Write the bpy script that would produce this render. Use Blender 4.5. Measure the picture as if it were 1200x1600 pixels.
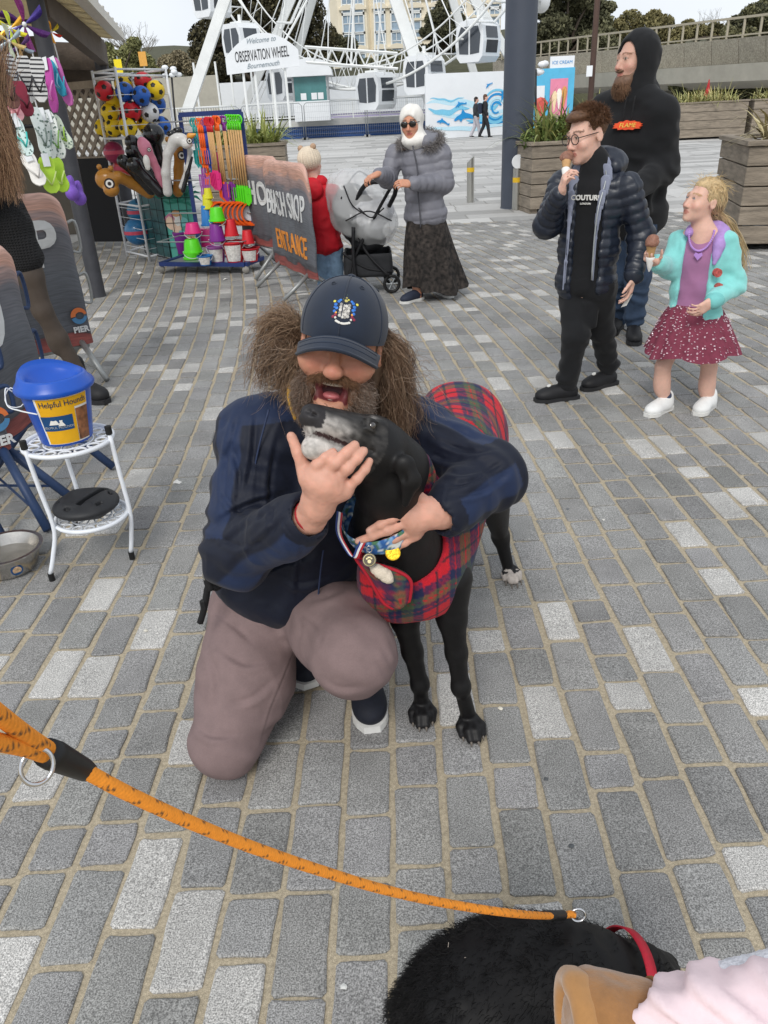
import bpy,bmesh,math,random
import numpy as np
from mathutils import Vector,Matrix
R_=math.radians
random.seed(7);RNG=np.random.default_rng(11)
for o in list(bpy.data.objects):bpy.data.objects.remove(o)
SC=bpy.context.scene;COL=SC.collection
CAM_H=1.5;PITCH=R_(27.7);ROLL=R_(2.9);FPX=1200.0
_f=np.array([0,math.cos(PITCH),-math.sin(PITCH)]);_r=np.array([1.,0,0]);_u=np.array([0,math.sin(PITCH),math.cos(PITCH)])
_xc=_r*math.cos(ROLL)-_u*math.sin(ROLL);_yc=_u*math.cos(ROLL)+_r*math.sin(ROLL);_C=np.array([0,0,CAM_H])
cd=bpy.data.cameras.new('camera');cam=bpy.data.objects.new('camera',cd);COL.objects.link(cam)
cam.matrix_world=Matrix([[_xc[i],_yc[i],-_f[i],_C[i]]for i in range(3)]+[[0,0,0,1]])
cd.sensor_fit='VERTICAL';cd.sensor_height=36;cd.lens=27.0;cd.clip_start=0.02;cd.clip_end=2000
SC.camera=cam
SUN_EL,SUN_AZ=44,195
w=bpy.data.worlds.new('World');SC.world=w;w.use_nodes=True
nt=w.node_tree;bg=nt.nodes['Background']
sk=nt.nodes.new('ShaderNodeTexSky');sk.sky_type='NISHITA';sk.sun_disc=False
sk.sun_elevation=R_(SUN_EL);sk.sun_rotation=R_(SUN_AZ);sk.air_density=1.0;sk.dust_density=1.0;sk.ozone_density=1.0
hs=nt.nodes.new('ShaderNodeHueSaturation');hs.inputs['Saturation'].default_value=0.22
nt.links.new(sk.outputs[0],hs.inputs['Color'])
tc=nt.nodes.new('ShaderNodeTexCoord');cn=nt.nodes.new('ShaderNodeTexNoise');cn.inputs['Scale'].default_value=3.2;cn.inputs['Detail'].default_value=5
cr=nt.nodes.new('ShaderNodeMapRange');cr.inputs[1].default_value=.3;cr.inputs[2].default_value=.7;cr.inputs[3].default_value=.92;cr.inputs[4].default_value=1.08
nt.links.new(tc.outputs['Generated'],cn.inputs['Vector']);nt.links.new(cn.outputs['Fac'],cr.inputs[0])
cs=nt.nodes.new('ShaderNodeVectorMath');cs.operation='SCALE';cs.inputs[0].default_value=(6.55,6.95,7.45);nt.links.new(cr.outputs[0],cs.inputs['Scale'])
mx=nt.nodes.new('ShaderNodeMix');mx.data_type='RGBA';mx.inputs[0].default_value=.82
nt.links.new(hs.outputs[0],mx.inputs[6]);nt.links.new(cs.outputs[0],mx.inputs[7]);nt.links.new(mx.outputs[2],bg.inputs['Color'])
bg.inputs['Strength'].default_value=0.11
sd=bpy.data.lights.new('sun','SUN');sd.energy=1.5;sd.angle=R_(22);sd.color=(1,.965,.91)
so=bpy.data.objects.new('sun',sd);COL.objects.link(so)
_sd=Vector((math.sin(R_(SUN_AZ))*math.cos(R_(SUN_EL)),math.cos(R_(SUN_AZ))*math.cos(R_(SUN_EL)),math.sin(R_(SUN_EL))))
so.rotation_euler=_sd.to_track_quat('Z','Y').to_euler();so.location=(0,0,20)
SC.view_settings.view_transform='Standard';SC.view_settings.look='None';SC.view_settings.exposure=0.3;SC.view_settings.gamma=1
SC.view_settings.use_curve_mapping=False
SC.render.engine='CYCLES'
def ray(px,py):return _xc*(px-600)/FPX-_yc*(py-800)/FPX+_f
def at(px,py,Y):
 d=ray(px,py);return _C+d*(Y/d[1])
def G(px,py,z=0.0):
 d=ray(px,py);return _C+d*((z-CAM_H)/d[2])
def V(*a):return np.array(a,float)
def nrm(v):v=np.asarray(v,float);return v/(np.linalg.norm(v)+1e-12)
def frame(fwd,up):
 f=nrm(fwd);r=nrm(np.cross(f,up));u=np.cross(r,f);return np.stack([r,f,u],1)
def s(h):
 h=h.lstrip('#');c=[int(h[i:i+2],16)/255 for i in(0,2,4)]
 return tuple(x/12.92 if x<=.04045 else((x+.055)/1.055)**2.4 for x in c)
MATS={}
def mat(name,rgb=(.5,.5,.5),rough=.6,var=.12,vs=18.,bump=0.,bs=150.,metal=0.,attr=False,spec=.4,sheen=0.,trans=0.,alpha=1.,emit=None,sss=0.,var2=None,aniso=None,coat=0.):
 if name in MATS:return MATS[name]
 m=bpy.data.materials.new(name);m.use_nodes=True;n=m.node_tree.nodes;L=m.node_tree.links;b=n['Principled BSDF']
 b.inputs['Roughness'].default_value=rough;b.inputs['Metallic'].default_value=metal
 b.inputs['Specular IOR Level'].default_value=spec
 if sheen:b.inputs['Sheen Weight'].default_value=sheen;b.inputs['Sheen Roughness'].default_value=.5
 if trans:b.inputs['Transmission Weight'].default_value=trans
 if alpha<1:b.inputs['Alpha'].default_value=alpha
 if coat:b.inputs['Coat Weight'].default_value=coat
 if sss:b.inputs['Subsurface Weight'].default_value=sss;b.inputs['Subsurface Radius'].default_value=(.012,.004,.002);b.inputs['Subsurface Scale'].default_value=1.0
 if emit:b.inputs['Emission Color'].default_value=(*emit[:3],1);b.inputs['Emission Strength'].default_value=emit[3]
 geo=n.new('ShaderNodeNewGeometry')
 mp=n.new('ShaderNodeMapping');L.new(geo.outputs['Position'],mp.inputs['Vector'])
 if aniso:mp.inputs['Scale'].default_value=aniso
 if attr:
  a=n.new('ShaderNodeAttribute');a.attribute_name='Col';src=a.outputs['Color']
 else:
  a=n.new('ShaderNodeRGB');a.outputs[0].default_value=(*rgb,1);src=a.outputs[0]
 if var:
  t=n.new('ShaderNodeTexNoise');t.inputs['Scale'].default_value=vs;t.inputs['Detail'].default_value=6;t.inputs['Roughness'].default_value=.65
  L.new(mp.outputs[0],t.inputs['Vector'])
  r=n.new('ShaderNodeMapRange');r.inputs[1].default_value=.3;r.inputs[2].default_value=.7
  r.inputs[3].default_value=1-var;r.inputs[4].default_value=1+var;L.new(t.outputs['Fac'],r.inputs[0])
  x=n.new('ShaderNodeVectorMath');x.operation='SCALE';L.new(src,x.inputs[0]);L.new(r.outputs[0],x.inputs['Scale']);src=x.outputs[0]
  if var2:
   t2=n.new('ShaderNodeTexNoise');t2.inputs['Scale'].default_value=var2[1];t2.inputs['Detail'].default_value=2
   L.new(geo.outputs['Position'],t2.inputs['Vector'])
   r2=n.new('ShaderNodeMapRange');r2.inputs[1].default_value=.35;r2.inputs[2].default_value=.65
   r2.inputs[3].default_value=1-var2[0];r2.inputs[4].default_value=1+var2[0];L.new(t2.outputs['Fac'],r2.inputs[0])
   x2=n.new('ShaderNodeVectorMath');x2.operation='SCALE';L.new(src,x2.inputs[0]);L.new(r2.outputs[0],x2.inputs['Scale']);src=x2.outputs[0]
  rr=n.new('ShaderNodeMapRange');rr.inputs[3].default_value=max(0,rough-.08);rr.inputs[4].default_value=min(1,rough+.1)
  L.new(t.outputs['Fac'],rr.inputs[0]);L.new(rr.outputs[0],b.inputs['Roughness'])
 L.new(src,b.inputs['Base Color'])
 if bump:
  t=n.new('ShaderNodeTexNoise');t.inputs['Scale'].default_value=bs;t.inputs['Detail'].default_value=4;L.new(mp.outputs[0],t.inputs['Vector'])
  bp=n.new('ShaderNodeBump');bp.inputs['Strength'].default_value=min(1,bump);bp.inputs['Distance'].default_value=.6/bs
  L.new(t.outputs['Fac'],bp.inputs['Height']);L.new(bp.outputs[0],b.inputs['Normal'])
 MATS[name]=m;return m
ROOTLOC={}
def tag(o,label=None,cat=None,group=None,kind=None):
 if label:o['label']=label
 if cat:o['category']=cat
 if group:o['group']=group
 if kind:o['kind']=kind
 return o
def thing(name,loc,label,cat,group=None):
 o=bpy.data.objects.new(name,None);COL.objects.link(o);o.location=tuple(map(float,loc));o.empty_display_size=.1
 ROOTLOC[o.name]=Vector(o.location);return tag(o,label,cat,group)
def mesh_obj(name,verts,faces,m=None,parent=None,smooth=False,col=None,mi=None,mats=None,uv=None):
 me=bpy.data.meshes.new(name);verts=np.asarray(verts,np.float32).reshape(-1,3)
 if isinstance(faces,np.ndarray):
  k=faces.shape[1];nf=len(faces)
  me.vertices.add(len(verts));me.vertices.foreach_set('co',verts.ravel())
  me.loops.add(nf*k);me.loops.foreach_set('vertex_index',faces.astype(np.int32).ravel())
  me.polygons.add(nf);me.polygons.foreach_set('loop_start',np.arange(0,nf*k,k,dtype=np.int32))
  me.update(calc_edges=True)
 else:
  me.from_pydata([tuple(map(float,v))for v in verts],[],faces);me.update()
 if smooth:me.polygons.foreach_set('use_smooth',np.ones(len(me.polygons),bool))
 for x in(mats or([m]if m else[])):me.materials.append(x)
 if mi is not None:me.polygons.foreach_set('material_index',np.asarray(mi,np.int32))
 if col is not None:
  ca=me.color_attributes.new('Col','FLOAT_COLOR','POINT');c=np.ones((len(verts),4),np.float32);c[:,:3]=col;ca.data.foreach_set('color',c.ravel())
 if uv is not None:
  at_=me.attributes.new('tuv','FLOAT_VECTOR','POINT');c=np.zeros((len(verts),3),np.float32);c[:,:np.shape(uv)[1]]=uv;at_.data.foreach_set('vector',c.ravel())
 o=bpy.data.objects.new(name,me);COL.objects.link(o)
 if parent is not None:
  o.parent=parent
  if parent.name in ROOTLOC:o.matrix_parent_inverse=Matrix.Translation(-ROOTLOC[parent.name])
 return o
def copy_tree(root,loc,label=None,group=None,rotz=None,scale=None):
 def rec(o,par):
  c=o.copy();COL.objects.link(c);c.parent=par
  if par is not None:c.matrix_parent_inverse=o.matrix_parent_inverse
  for ch in o.children:rec(ch,c)
  return c
 c=rec(root,None);c.location=tuple(map(float,loc))
 if rotz is not None:c.rotation_euler[2]=rotz
 if scale is not None:c.scale=(scale,)*3 if np.isscalar(scale)else scale
 if label:c['label']=label
 if group:c['group']=group
 return c
class MB:
 def __init__(self):self.v=[];self.f=[];self.m=[];self.cur=0;self.n=0;self.c=[];self.curc=None
 def add(self,vs,fs):
  vs=np.asarray(vs,float).reshape(-1,3);k=self.n
  self.v.append(vs);self.n+=len(vs)
  self.c+=[self.curc or(1,1,1)]*len(vs)
  for f in fs:self.f.append([i+k for i in f]);self.m.append(self.cur)
  return self
 def box(self,c,sz,Rm=None,bev=0.):
  x,y,z=np.asarray(sz,float)/2
  if bev>0:
   b=min(bev,x*.9,y*.9,z*.9);P=[]
   for sx in(-1,1):
    for sy in(-1,1):
     for sz_ in(-1,1):
      P+=[(sx*x,sy*(y-b),sz_*(z-b)),(sx*(x-b),sy*y,sz_*(z-b)),(sx*(x-b),sy*(y-b),sz_*z)]
   bm=bmesh.new()
   for p in P:bm.verts.new(p)
   bmesh.ops.convex_hull(bm,input=bm.verts);bmesh.ops.dissolve_limit(bm,angle_limit=.01,verts=bm.verts,edges=bm.edges)
   bm.verts.index_update();vs=np.array([v.co[:]for v in bm.verts]);fs=[[v.index for v in f.verts]for f in bm.faces];bm.free()
  else:
   vs=np.array([(a,b_,c_)for a in(-x,x)for b_ in(-y,y)for c_ in(-z,z)])
   fs=[(0,1,3,2),(4,6,7,5),(0,4,5,1),(2,3,7,6),(0,2,6,4),(1,5,7,3)]
  if Rm is not None:vs=vs@np.asarray(Rm).T
  return self.add(vs+np.asarray(c,float),fs)
 def bar(self,a,b,wd,dp,up=(0,0,1),bev=0.):
  a=np.asarray(a,float);b=np.asarray(b,float);L_=np.linalg.norm(b-a);d=(b-a)/L_
  up=np.asarray(up,float)
  if abs(d@up)>.98:up=V(1,0,0)if abs(d[0])<.9 else V(0,1,0)
  return self.box((a+b)/2,(wd,L_,dp),frame(d,up),bev)
 def tube(self,path,r,n=8,cap=True,close=False):
  P=np.asarray(path,float);k=len(P);r=np.broadcast_to(np.asarray(r,float),(k,))if np.ndim(r)<=1 else r
  if close:T=np.roll(P,-1,0)-np.roll(P,1,0)
  else:T=np.gradient(P,axis=0)
  T/=np.linalg.norm(T,axis=1,keepdims=True)+1e-12
  up=V(0,0,1)if abs(T[0][2])<.9 else V(1,0,0)
  N=np.cross(T[0],up);N/=np.linalg.norm(N);vs=[]
  th=np.arange(n)*2*math.pi/n
  for i in range(k):
   N=N-T[i]*(N@T[i]);N/=np.linalg.norm(N)+1e-12;B=np.cross(T[i],N)
   vs.append(P[i]+r[i]*(np.cos(th)[:,None]*N+np.sin(th)[:,None]*B))
  fs=[]
  for i in range(k if close else k-1):
   j=(i+1)%k
   for q in range(n):fs.append((i*n+q,i*n+(q+1)%n,j*n+(q+1)%n,j*n+q))
  if cap and not close:fs+=[tuple(range(n))[::-1],tuple((k-1)*n+q for q in range(n))]
  return self.add(np.concatenate(vs),fs)
 def cyl(self,a,b,r0,r1=None,n=12):return self.tube([a,b],[r0,r0 if r1 is None else r1],n)
 def lathe(self,prof,o=(0,0,0),Rm=None,n=24,capb=False,capt=False):
  th=np.arange(n)*2*math.pi/n;vs=[]
  for r,z in prof:vs.append(np.stack([r*np.cos(th),r*np.sin(th),np.full(n,z)],1))
  vs=np.concatenate(vs)
  if Rm is not None:vs=vs@np.asarray(Rm).T
  fs=[(i*n+q,i*n+(q+1)%n,(i+1)*n+(q+1)%n,(i+1)*n+q)for i in range(len(prof)-1)for q in range(n)]
  if capb:fs.append(tuple(range(n))[::-1])
  if capt:fs.append(tuple((len(prof)-1)*n+q for q in range(n)))
  return self.add(vs+np.asarray(o,float),fs)
 def ball(self,c,r,n=16,Rm=None):
  r=np.broadcast_to(np.asarray(r,float),(3,));m=n//2
  ph=np.linspace(0,math.pi,m+1)[1:-1];th=np.arange(n)*2*math.pi/n
  vs=[(0,0,1)]+[(math.sin(p)*math.cos(t),math.sin(p)*math.sin(t),math.cos(p))for p in ph for t in th]+[(0,0,-1)]
  fs=[(0,1+q,1+(q+1)%n)for q in range(n)]
  for i in range(m-2):fs+=[(1+i*n+q,1+(i+1)*n+q,1+(i+1)*n+(q+1)%n,1+i*n+(q+1)%n)for q in range(n)]
  e=len(vs)-1;fs+=[(e,1+(m-2)*n+(q+1)%n,1+(m-2)*n+q)for q in range(n)]
  vs=np.array(vs)*r
  if Rm is not None:vs=vs@np.asarray(Rm).T
  return self.add(vs+np.asarray(c,float),fs)
 def prism(self,pts,o,ax,ay,az,d):
  p=np.asarray(pts,float);n=len(p);o,ax,ay,az=[np.asarray(q,float)for q in(o,ax,ay,az)]
  a=o+p[:,:1]*ax+p[:,1:2]*ay;b=a+az*d
  return self.add(np.concatenate([a,b]),[tuple(range(n))[::-1],tuple(range(n,2*n))]+[(i,(i+1)%n,n+(i+1)%n,n+i)for i in range(n)])
 def grid(self,P):
  a,b,_=P.shape
  return self.add(P.reshape(-1,3),[(i*b+j,(i+1)*b+j,(i+1)*b+j+1,i*b+j+1)for i in range(a-1)for j in range(b-1)])
 def verts(self):return np.concatenate(self.v)
 def build(self,name,m,parent=None,smooth=False,col=None,fix=True,autos=None):
  usec=any(c!=(1,1,1)for c in self.c)if col is None else False
  o=mesh_obj(name,self.verts(),self.f,None if isinstance(m,list)else m,parent,smooth,col=(np.array(self.c)if usec else col),mi=self.m if isinstance(m,list)else None,mats=m if isinstance(m,list)else None)
  if fix:
   bm=bmesh.new();bm.from_mesh(o.data);bmesh.ops.recalc_face_normals(bm,faces=bm.faces);bm.to_mesh(o.data);bm.free()
  if autos:o.data.set_sharp_from_angle(angle=R_(autos))
  return o
def text_mesh(body,size,o,ax,ay,depth=.002,align='CENTER',xs=1.0,bold=0.,shear=0.,spacing=1.0):
 cu=bpy.data.curves.new('lettering','FONT');cu.body=body;cu.size=size;cu.align_x=align;cu.align_y='CENTER';cu.extrude=depth;cu.offset=bold;cu.shear=shear;cu.space_character=spacing;cu.resolution_u=4
 ob=bpy.data.objects.new('lettering',cu);COL.objects.link(ob)
 me=bpy.data.meshes.new_from_object(ob);bpy.data.objects.remove(ob)
 v=np.array([q.co[:]for q in me.vertices]).reshape(-1,3);f=[list(p.vertices)for p in me.polygons]
 ax=nrm(ax);ay=nrm(ay);az=np.cross(ax,ay)
 bpy.data.meshes.remove(me);bpy.data.curves.remove(cu)
 return np.asarray(o,float)+v[:,:1]*xs*ax+v[:,1:2]*ay+v[:,2:3]*az,f
def lettering(name,body,size,o,ax,ay,m,parent,**k):
 v,f=text_mesh(body,size,o,ax,ay,**k);return mesh_obj(name,v,f,m,parent)
def spline(P,n):
 P=np.asarray(P,float);Q=np.concatenate([[2*P[0]-P[1]],P,[2*P[-1]-P[-2]]]);out=[]
 for t in np.linspace(0,len(P)-1-1e-6,n):
  i=int(t);u=t-i;a,b,c,d=Q[i:i+4]
  out.append(.5*(2*b+(c-a)*u+(2*a-5*b+4*c-d)*u*u+(3*b-a-3*c+d)*u**3))
 return np.array(out)
def noise3(p,scale=1.,seed=0):
 q=np.asarray(p,float)*scale+np.array([17.3,5.1,9.7])*(seed+1);i=np.floor(q).astype(np.int64);f=q-i;f=f*f*(3-2*f)
 def h(x,y,z):
  n=(x*374761393+y*668265263+z*2147483647+seed*974634777)&0xffffffff
  n=((n^(n>>13))*1274126177)&0xffffffff;return((n^(n>>16))&0xffff)/32767.5-1
 x,y,z=i[...,0],i[...,1],i[...,2];a,b,c=f[...,0],f[...,1],f[...,2]
 l=lambda u,v,t:u+(v-u)*t
 return l(l(l(h(x,y,z),h(x+1,y,z),a),l(h(x,y+1,z),h(x+1,y+1,z),a),b),l(l(h(x,y,z+1),h(x+1,y,z+1),a),l(h(x,y+1,z+1),h(x+1,y+1,z+1),a),b),c)
def rc(a,b,ra,rb,k=.02,sq=None):
 a,b=np.asarray(a,float),np.asarray(b,float);m=max(ra,rb)
 def fn(p):
  if sq is not None:
   ax=nrm(sq[0]);mid=(a+b)/2;d=(p-mid)@ax;p=p+ax*(d*(1/sq[1]-1))[...,None]
  ba=b-a;t=np.clip(((p-a)@ba)/(ba@ba+1e-12),0,1)
  return np.linalg.norm(p-(a+t[...,None]*ba),axis=-1)-(ra+(rb-ra)*t)
 mm=m*max(1,sq[1]if sq is not None else 1)
 return(fn,np.minimum(a,b)-mm,np.maximum(a,b)+mm,k,1)
def chain(P,r,k=.02):return[rc(P[i],P[i+1],r[i],r[i+1],k)for i in range(len(P)-1)]
def el(c,r,Rm=None,k=.02,sgn=1):
 c=np.asarray(c,float);r=np.broadcast_to(np.asarray(r,float),(3,));Rm=np.eye(3)if Rm is None else np.asarray(Rm)
 def fn(p):
  q=(p-c)@Rm;k0=np.linalg.norm(q/r,axis=-1);k1=np.linalg.norm(q/(r*r),axis=-1)+1e-9;return k0*(k0-1)/k1
 m=max(r);return(fn,c-m,c+m,k,sgn)
def cut(p):return(p[0],p[1],p[2],p[3],-1)
def rbox(c,h,rad,Rm=None,k=.02,sgn=1):
 c=np.asarray(c,float);h=np.asarray(h,float);Rm=np.eye(3)if Rm is None else np.asarray(Rm)
 def fn(p):
  q=np.abs((p-c)@Rm)-(h-rad);return np.linalg.norm(np.maximum(q,0),axis=-1)+np.minimum(q.max(-1),0)-rad
 m=np.linalg.norm(h);return(fn,c-m,c+m,k,sgn)
def half(o,n,k=.004):
 o=np.asarray(o,float);n=nrm(n)
 return(lambda p:-((p-o)@n),None,None,k,-1)
def solid(prims,res,pad=None):
 pos=[p for p in prims if p[4]>0 and p[1]is not None];pad=pad or 3*res
 lo=np.min([p[1]-p[3]for p in pos],0)-pad;hi=np.max([p[2]+p[3]for p in pos],0)+pad
 n=np.ceil((hi-lo)/res).astype(int)+1;F=np.full(n,.2,np.float32)
 ax=[lo[i]+np.arange(n[i])*res for i in range(3)]
 for fn,a,b,k,sg in prims:
  if a is None:i0,i1=np.zeros(3,int),n
  else:
   mg=k+2*res;i0=np.clip(np.floor((a-mg-lo)/res).astype(int),0,n);i1=np.clip(np.ceil((b+mg-lo)/res).astype(int)+1,0,n)
  if np.any(i1<=i0):continue
  sl=tuple(slice(i0[i],i1[i])for i in range(3))
  p=np.stack(np.meshgrid(*[ax[i][sl[i]]for i in range(3)],indexing='ij'),-1);d=fn(p).astype(np.float32);f=F[sl]
  if sg>0:
   h=np.maximum(k-np.abs(f-d),0)/k;F[sl]=np.minimum(f,d)-h*h*k*.25
  else:
   d=-d;h=np.maximum(k-np.abs(f-d),0)/k;F[sl]=np.maximum(f,d)+h*h*k*.25
 S=F<0;n1=n-1
 cnt=np.zeros(n1,np.int8)
 for c in[(i,j,k)for i in(0,1)for j in(0,1)for k in(0,1)]:cnt+=S[c[0]:n1[0]+c[0],c[1]:n1[1]+c[1],c[2]:n1[2]+c[2]]
 cell=np.argwhere((cnt>0)&(cnt<8));idx=np.full(n1,-1,np.int32);idx[tuple(cell.T)]=np.arange(len(cell))
 acc=np.zeros((len(cell),3));num=np.zeros(len(cell))
 for d in range(3):
  e=np.eye(3,dtype=int)[d];o1,o2=[np.eye(3,dtype=int)[q]for q in range(3)if q!=d]
  for a in(0,1):
   for b in(0,1):
    c0=cell+a*o1+b*o2;c1=c0+e;f0=F[tuple(c0.T)];f1=F[tuple(c1.T)];x=(f0<0)!=(f1<0)
    t=np.where(x,f0/(f0-f1+1e-20),0);acc+=np.where(x[:,None],(c0-cell)+t[:,None]*e,0);num+=x
 vs=lo+(cell+acc/num[:,None])*res;quads=[]
 for d in range(3):
  e=np.eye(3,dtype=int)[d];o1=np.eye(3,dtype=int)[(d+1)%3];o2=np.eye(3,dtype=int)[(d+2)%3]
  A=S[tuple(slice(0,n[q]-(1 if q==d else 0))for q in range(3))];B=S[tuple(slice(1 if q==d else 0,n[q])for q in range(3))]
  ed=np.argwhere(A!=B);ed=ed[np.all((ed[:,[(d+1)%3,(d+2)%3]]>0),1)]
  ed=ed[(ed[:,(d+1)%3]<n1[(d+1)%3])&(ed[:,(d+2)%3]<n1[(d+2)%3])]
  if not len(ed):continue
  q=np.stack([idx[tuple((ed-o1-o2).T)],idx[tuple((ed-o2).T)],idx[tuple(ed.T)],idx[tuple((ed-o1).T)]],1)
  fl=~S[tuple(ed.T)];q[fl]=q[fl][:,::-1];quads.append(q)
 return vs,np.concatenate(quads)
def vnormals(v,f):
 n=np.cross(v[f[:,2]]-v[f[:,0]],v[f[:,3]]-v[f[:,1]]);N=np.zeros_like(v)
 for i in range(4):np.add.at(N,f[:,i],n)
 return N/(np.linalg.norm(N,axis=1,keepdims=True)+1e-12)
def soften(v,f,it=1,lam=.5):
 e=np.concatenate([f[:,[0,1]],f[:,[1,2]],f[:,[2,3]],f[:,[3,0]]]);dg=np.bincount(e.ravel(),minlength=len(v))[:,None]
 for _ in range(it):
  a=np.zeros_like(v);np.add.at(a,e[:,0],v[e[:,1]]);np.add.at(a,e[:,1],v[e[:,0]]);v=v+lam*(a/np.maximum(dg,1)-v)
 return v
def solid_obj(name,prims,res,m,parent=None,col=None,disp=None,it=1,uv=None):
 v,f=solid(prims,res);v=soften(v,f,it)
 if disp is not None:v=v+vnormals(v,f)*np.asarray(disp(v))[:,None]
 c=col(v)if callable(col)else(None if col is None else np.tile(col,(len(v),1)))
 return mesh_obj(name,v,f,m,parent,True,col=c,uv=uv(v)if uv else None)
def wrinkle(amp,sc,stretch=(1,1,1),seed=0):
 st=np.array(stretch,float)
 def fn(v):
  q=v*st;w_=np.stack([noise3(q,sc*.6,seed+5),noise3(q,sc*.6,seed+6),noise3(q,sc*.6,seed+7)],1)*.6/sc
  a=noise3(q+w_,sc,seed);b=noise3(q+w_,sc*2.1,seed+1);return amp*((1-2*np.abs(a))*.6+.4*b)
 return fn
def creases(v,f,lines,w_=5.,amp=.006):
 n=vnormals(v,f);q=v-_C;z=q@_f;px=np.stack([600+FPX*(q@_xc)/z,800-FPX*(q@_yc)/z],1);face=np.clip(-(n*q).sum(1)/np.linalg.norm(q,axis=1),0,1);out=np.zeros(len(v))
 for ln in lines:
  P=spline([(*p,0)for p in ln],12)[:,:2];d=np.full(len(v),1e9);tt=np.zeros(len(v));sg=np.zeros(len(v))
  for i in range(11):
   a,b=P[i],P[i+1];ba=b-a;t=np.clip(((px-a)@ba)/(ba@ba+1e-9),0,1);r=px-(a+t[:,None]*ba);dd=np.hypot(*r.T);m=dd<d;d=np.where(m,dd,d);tt=np.where(m,(i+t)/11,tt);sg=np.where(m,np.sign(ba[0]*r[:,1]-ba[1]*r[:,0]),sg)
  s_=d*sg;out+=amp*np.sin(math.pi*np.clip(tt*.96+.02,0,1))**.6*(1.0*np.exp(-((s_-w_*1.1)/w_)**2)-np.exp(-((s_+w_*.5)/(w_*.75))**2))
 return v+n*(out*face)[:,None]
def strands(P,r0,r1,n=3):
 P=np.asarray(P,float);c,k,_=P.shape;T=np.gradient(P,axis=1);T/=np.linalg.norm(T,axis=2,keepdims=True)+1e-12
 ref=np.where(np.abs(T[...,2:3])<.9,V(0,0,1),V(1,0,0));N=np.cross(T,ref);N/=np.linalg.norm(N,axis=2,keepdims=True)+1e-12;B=np.cross(T,N)
 rad=np.linspace(1,0,k)**.7;rad=(r1+(r0-r1)*rad)[None,:,None,None];th=(np.arange(n)*2*math.pi/n)
 X=P[:,:,None]+rad*(np.cos(th)[None,None,:,None]*N[:,:,None]+np.sin(th)[None,None,:,None]*B[:,:,None])
 ids=np.arange(c*k*n).reshape(c,k,n);q=np.roll(ids,-1,2)
 F_=np.stack([ids[:,:-1],q[:,:-1],q[:,1:],ids[:,1:]],-1).reshape(-1,4)
 return X.reshape(-1,3),F_
# ================================================================ ground and paving
def rowx(x0,y):return x0-.0145*(y-2.4)**2
m_stone=mat('granite_setts',attr=True,rough=.82,var=.22,vs=150,bump=.7,bs=300,var2=(.5,330),spec=.3)
def stone_nodes():
 m=m_stone;n=m.node_tree.nodes;L=m.node_tree.links;b=n['Principled BSDF'];src=b.inputs['Base Color'].links[0].from_socket
 g=n.new('ShaderNodeNewGeometry');t=n.new('ShaderNodeTexNoise');t.inputs['Scale'].default_value=2.3;t.inputs['Detail'].default_value=8;t.inputs['Roughness'].default_value=.7
 L.new(g.outputs['Position'],t.inputs['Vector']);r=n.new('ShaderNodeMapRange');r.inputs[1].default_value=.35;r.inputs[2].default_value=.7;r.inputs[3].default_value=1.14;r.inputs[4].default_value=.7
 L.new(t.outputs['Fac'],r.inputs[0]);x=n.new('ShaderNodeVectorMath');x.operation='SCALE';L.new(src,x.inputs[0]);L.new(r.outputs[0],x.inputs['Scale']);L.new(x.outputs[0],b.inputs['Base Color'])
stone_nodes()
m_joint=mat('sandy_joint',s('#ab9f89'),rough=.95,var=.3,vs=120,bump=1.,bs=300,var2=(.35,700))
gm=MB();gm.grid(np.array([[(x,y,-.007)for y in(-30,0,6,11.6)]for x in(-40,-4,4,40)]))
ground=gm.build('ground',m_joint);tag(ground,kind='structure')
m_far=mat('pale_paving_joint',s('#9c9890'),rough=.9,var=.15,vs=3)
gm=MB();gm.grid(np.array([[(x,y,-.011)for y in(11.55,60,300,1500)]for x in(-900,-60,60,900)]))
far=gm.build('far_pavement',m_far);tag(far,kind='structure')
def paver(c,w_,l_,h=.018,rnd=None,skew=0.):
 rnd=rnd or random;j=lambda a:rnd.uniform(-a,a);e=.0045
 P=[]
 n=3
 for(sx,sy)in((-1,-1),(1,-1),(1,1),(-1,1)):
  P.append((sx*w_/2+j(.0035)+skew*sy*l_/2,sy*l_/2+j(.0035)))
 O=[]
 for i in range(4):
  a,b=P[i],P[(i+1)%4];d=(b[0]-a[0],b[1]-a[1]);L_=math.hypot(*d);nn=(-d[1]/L_,d[0]/L_)
  ca=min(.007,.1*L_)/L_
  for t in(ca,.35,.68,1-ca):O.append((a[0]+d[0]*t+nn[0]*j(.0022),a[1]+d[1]*t+nn[1]*j(.0022)))
 k=len(O);cx,cy,cz=c;t=j(.0015);tx,ty=j(.02),j(.012)
 top=[(cx+x*(1-e/w_*2),cy+y*(1-e/l_*2),cz+t+tx*x+ty*y)for x,y in O];mid=[(cx+x,cy+y,cz-.0035+t)for x,y in O];bot=[(cx+x,cy+y,cz-h)for x,y in O]
 vs=top+mid+bot;fs=[tuple(range(k))]
 for q in(0,k):fs+=[(q+i,q+k+i,q+k+(i+1)%k,q+(i+1)%k)for i in range(k)]
 return vs,fs
def stone_col(pale=None):
 q=random.random()
 if pale if pale is not None else q<.13:b=random.uniform(.42,.52);return(b,b*.975,b*.93)
 b=random.uniform(.245,.305)if random.random()>.1 else random.uniform(.205,.245)
 return(b*1.01,b*random.uniform(.99,1.005),b*random.uniform(.955,.985))
cand=[]
pitch=.1215
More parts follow.
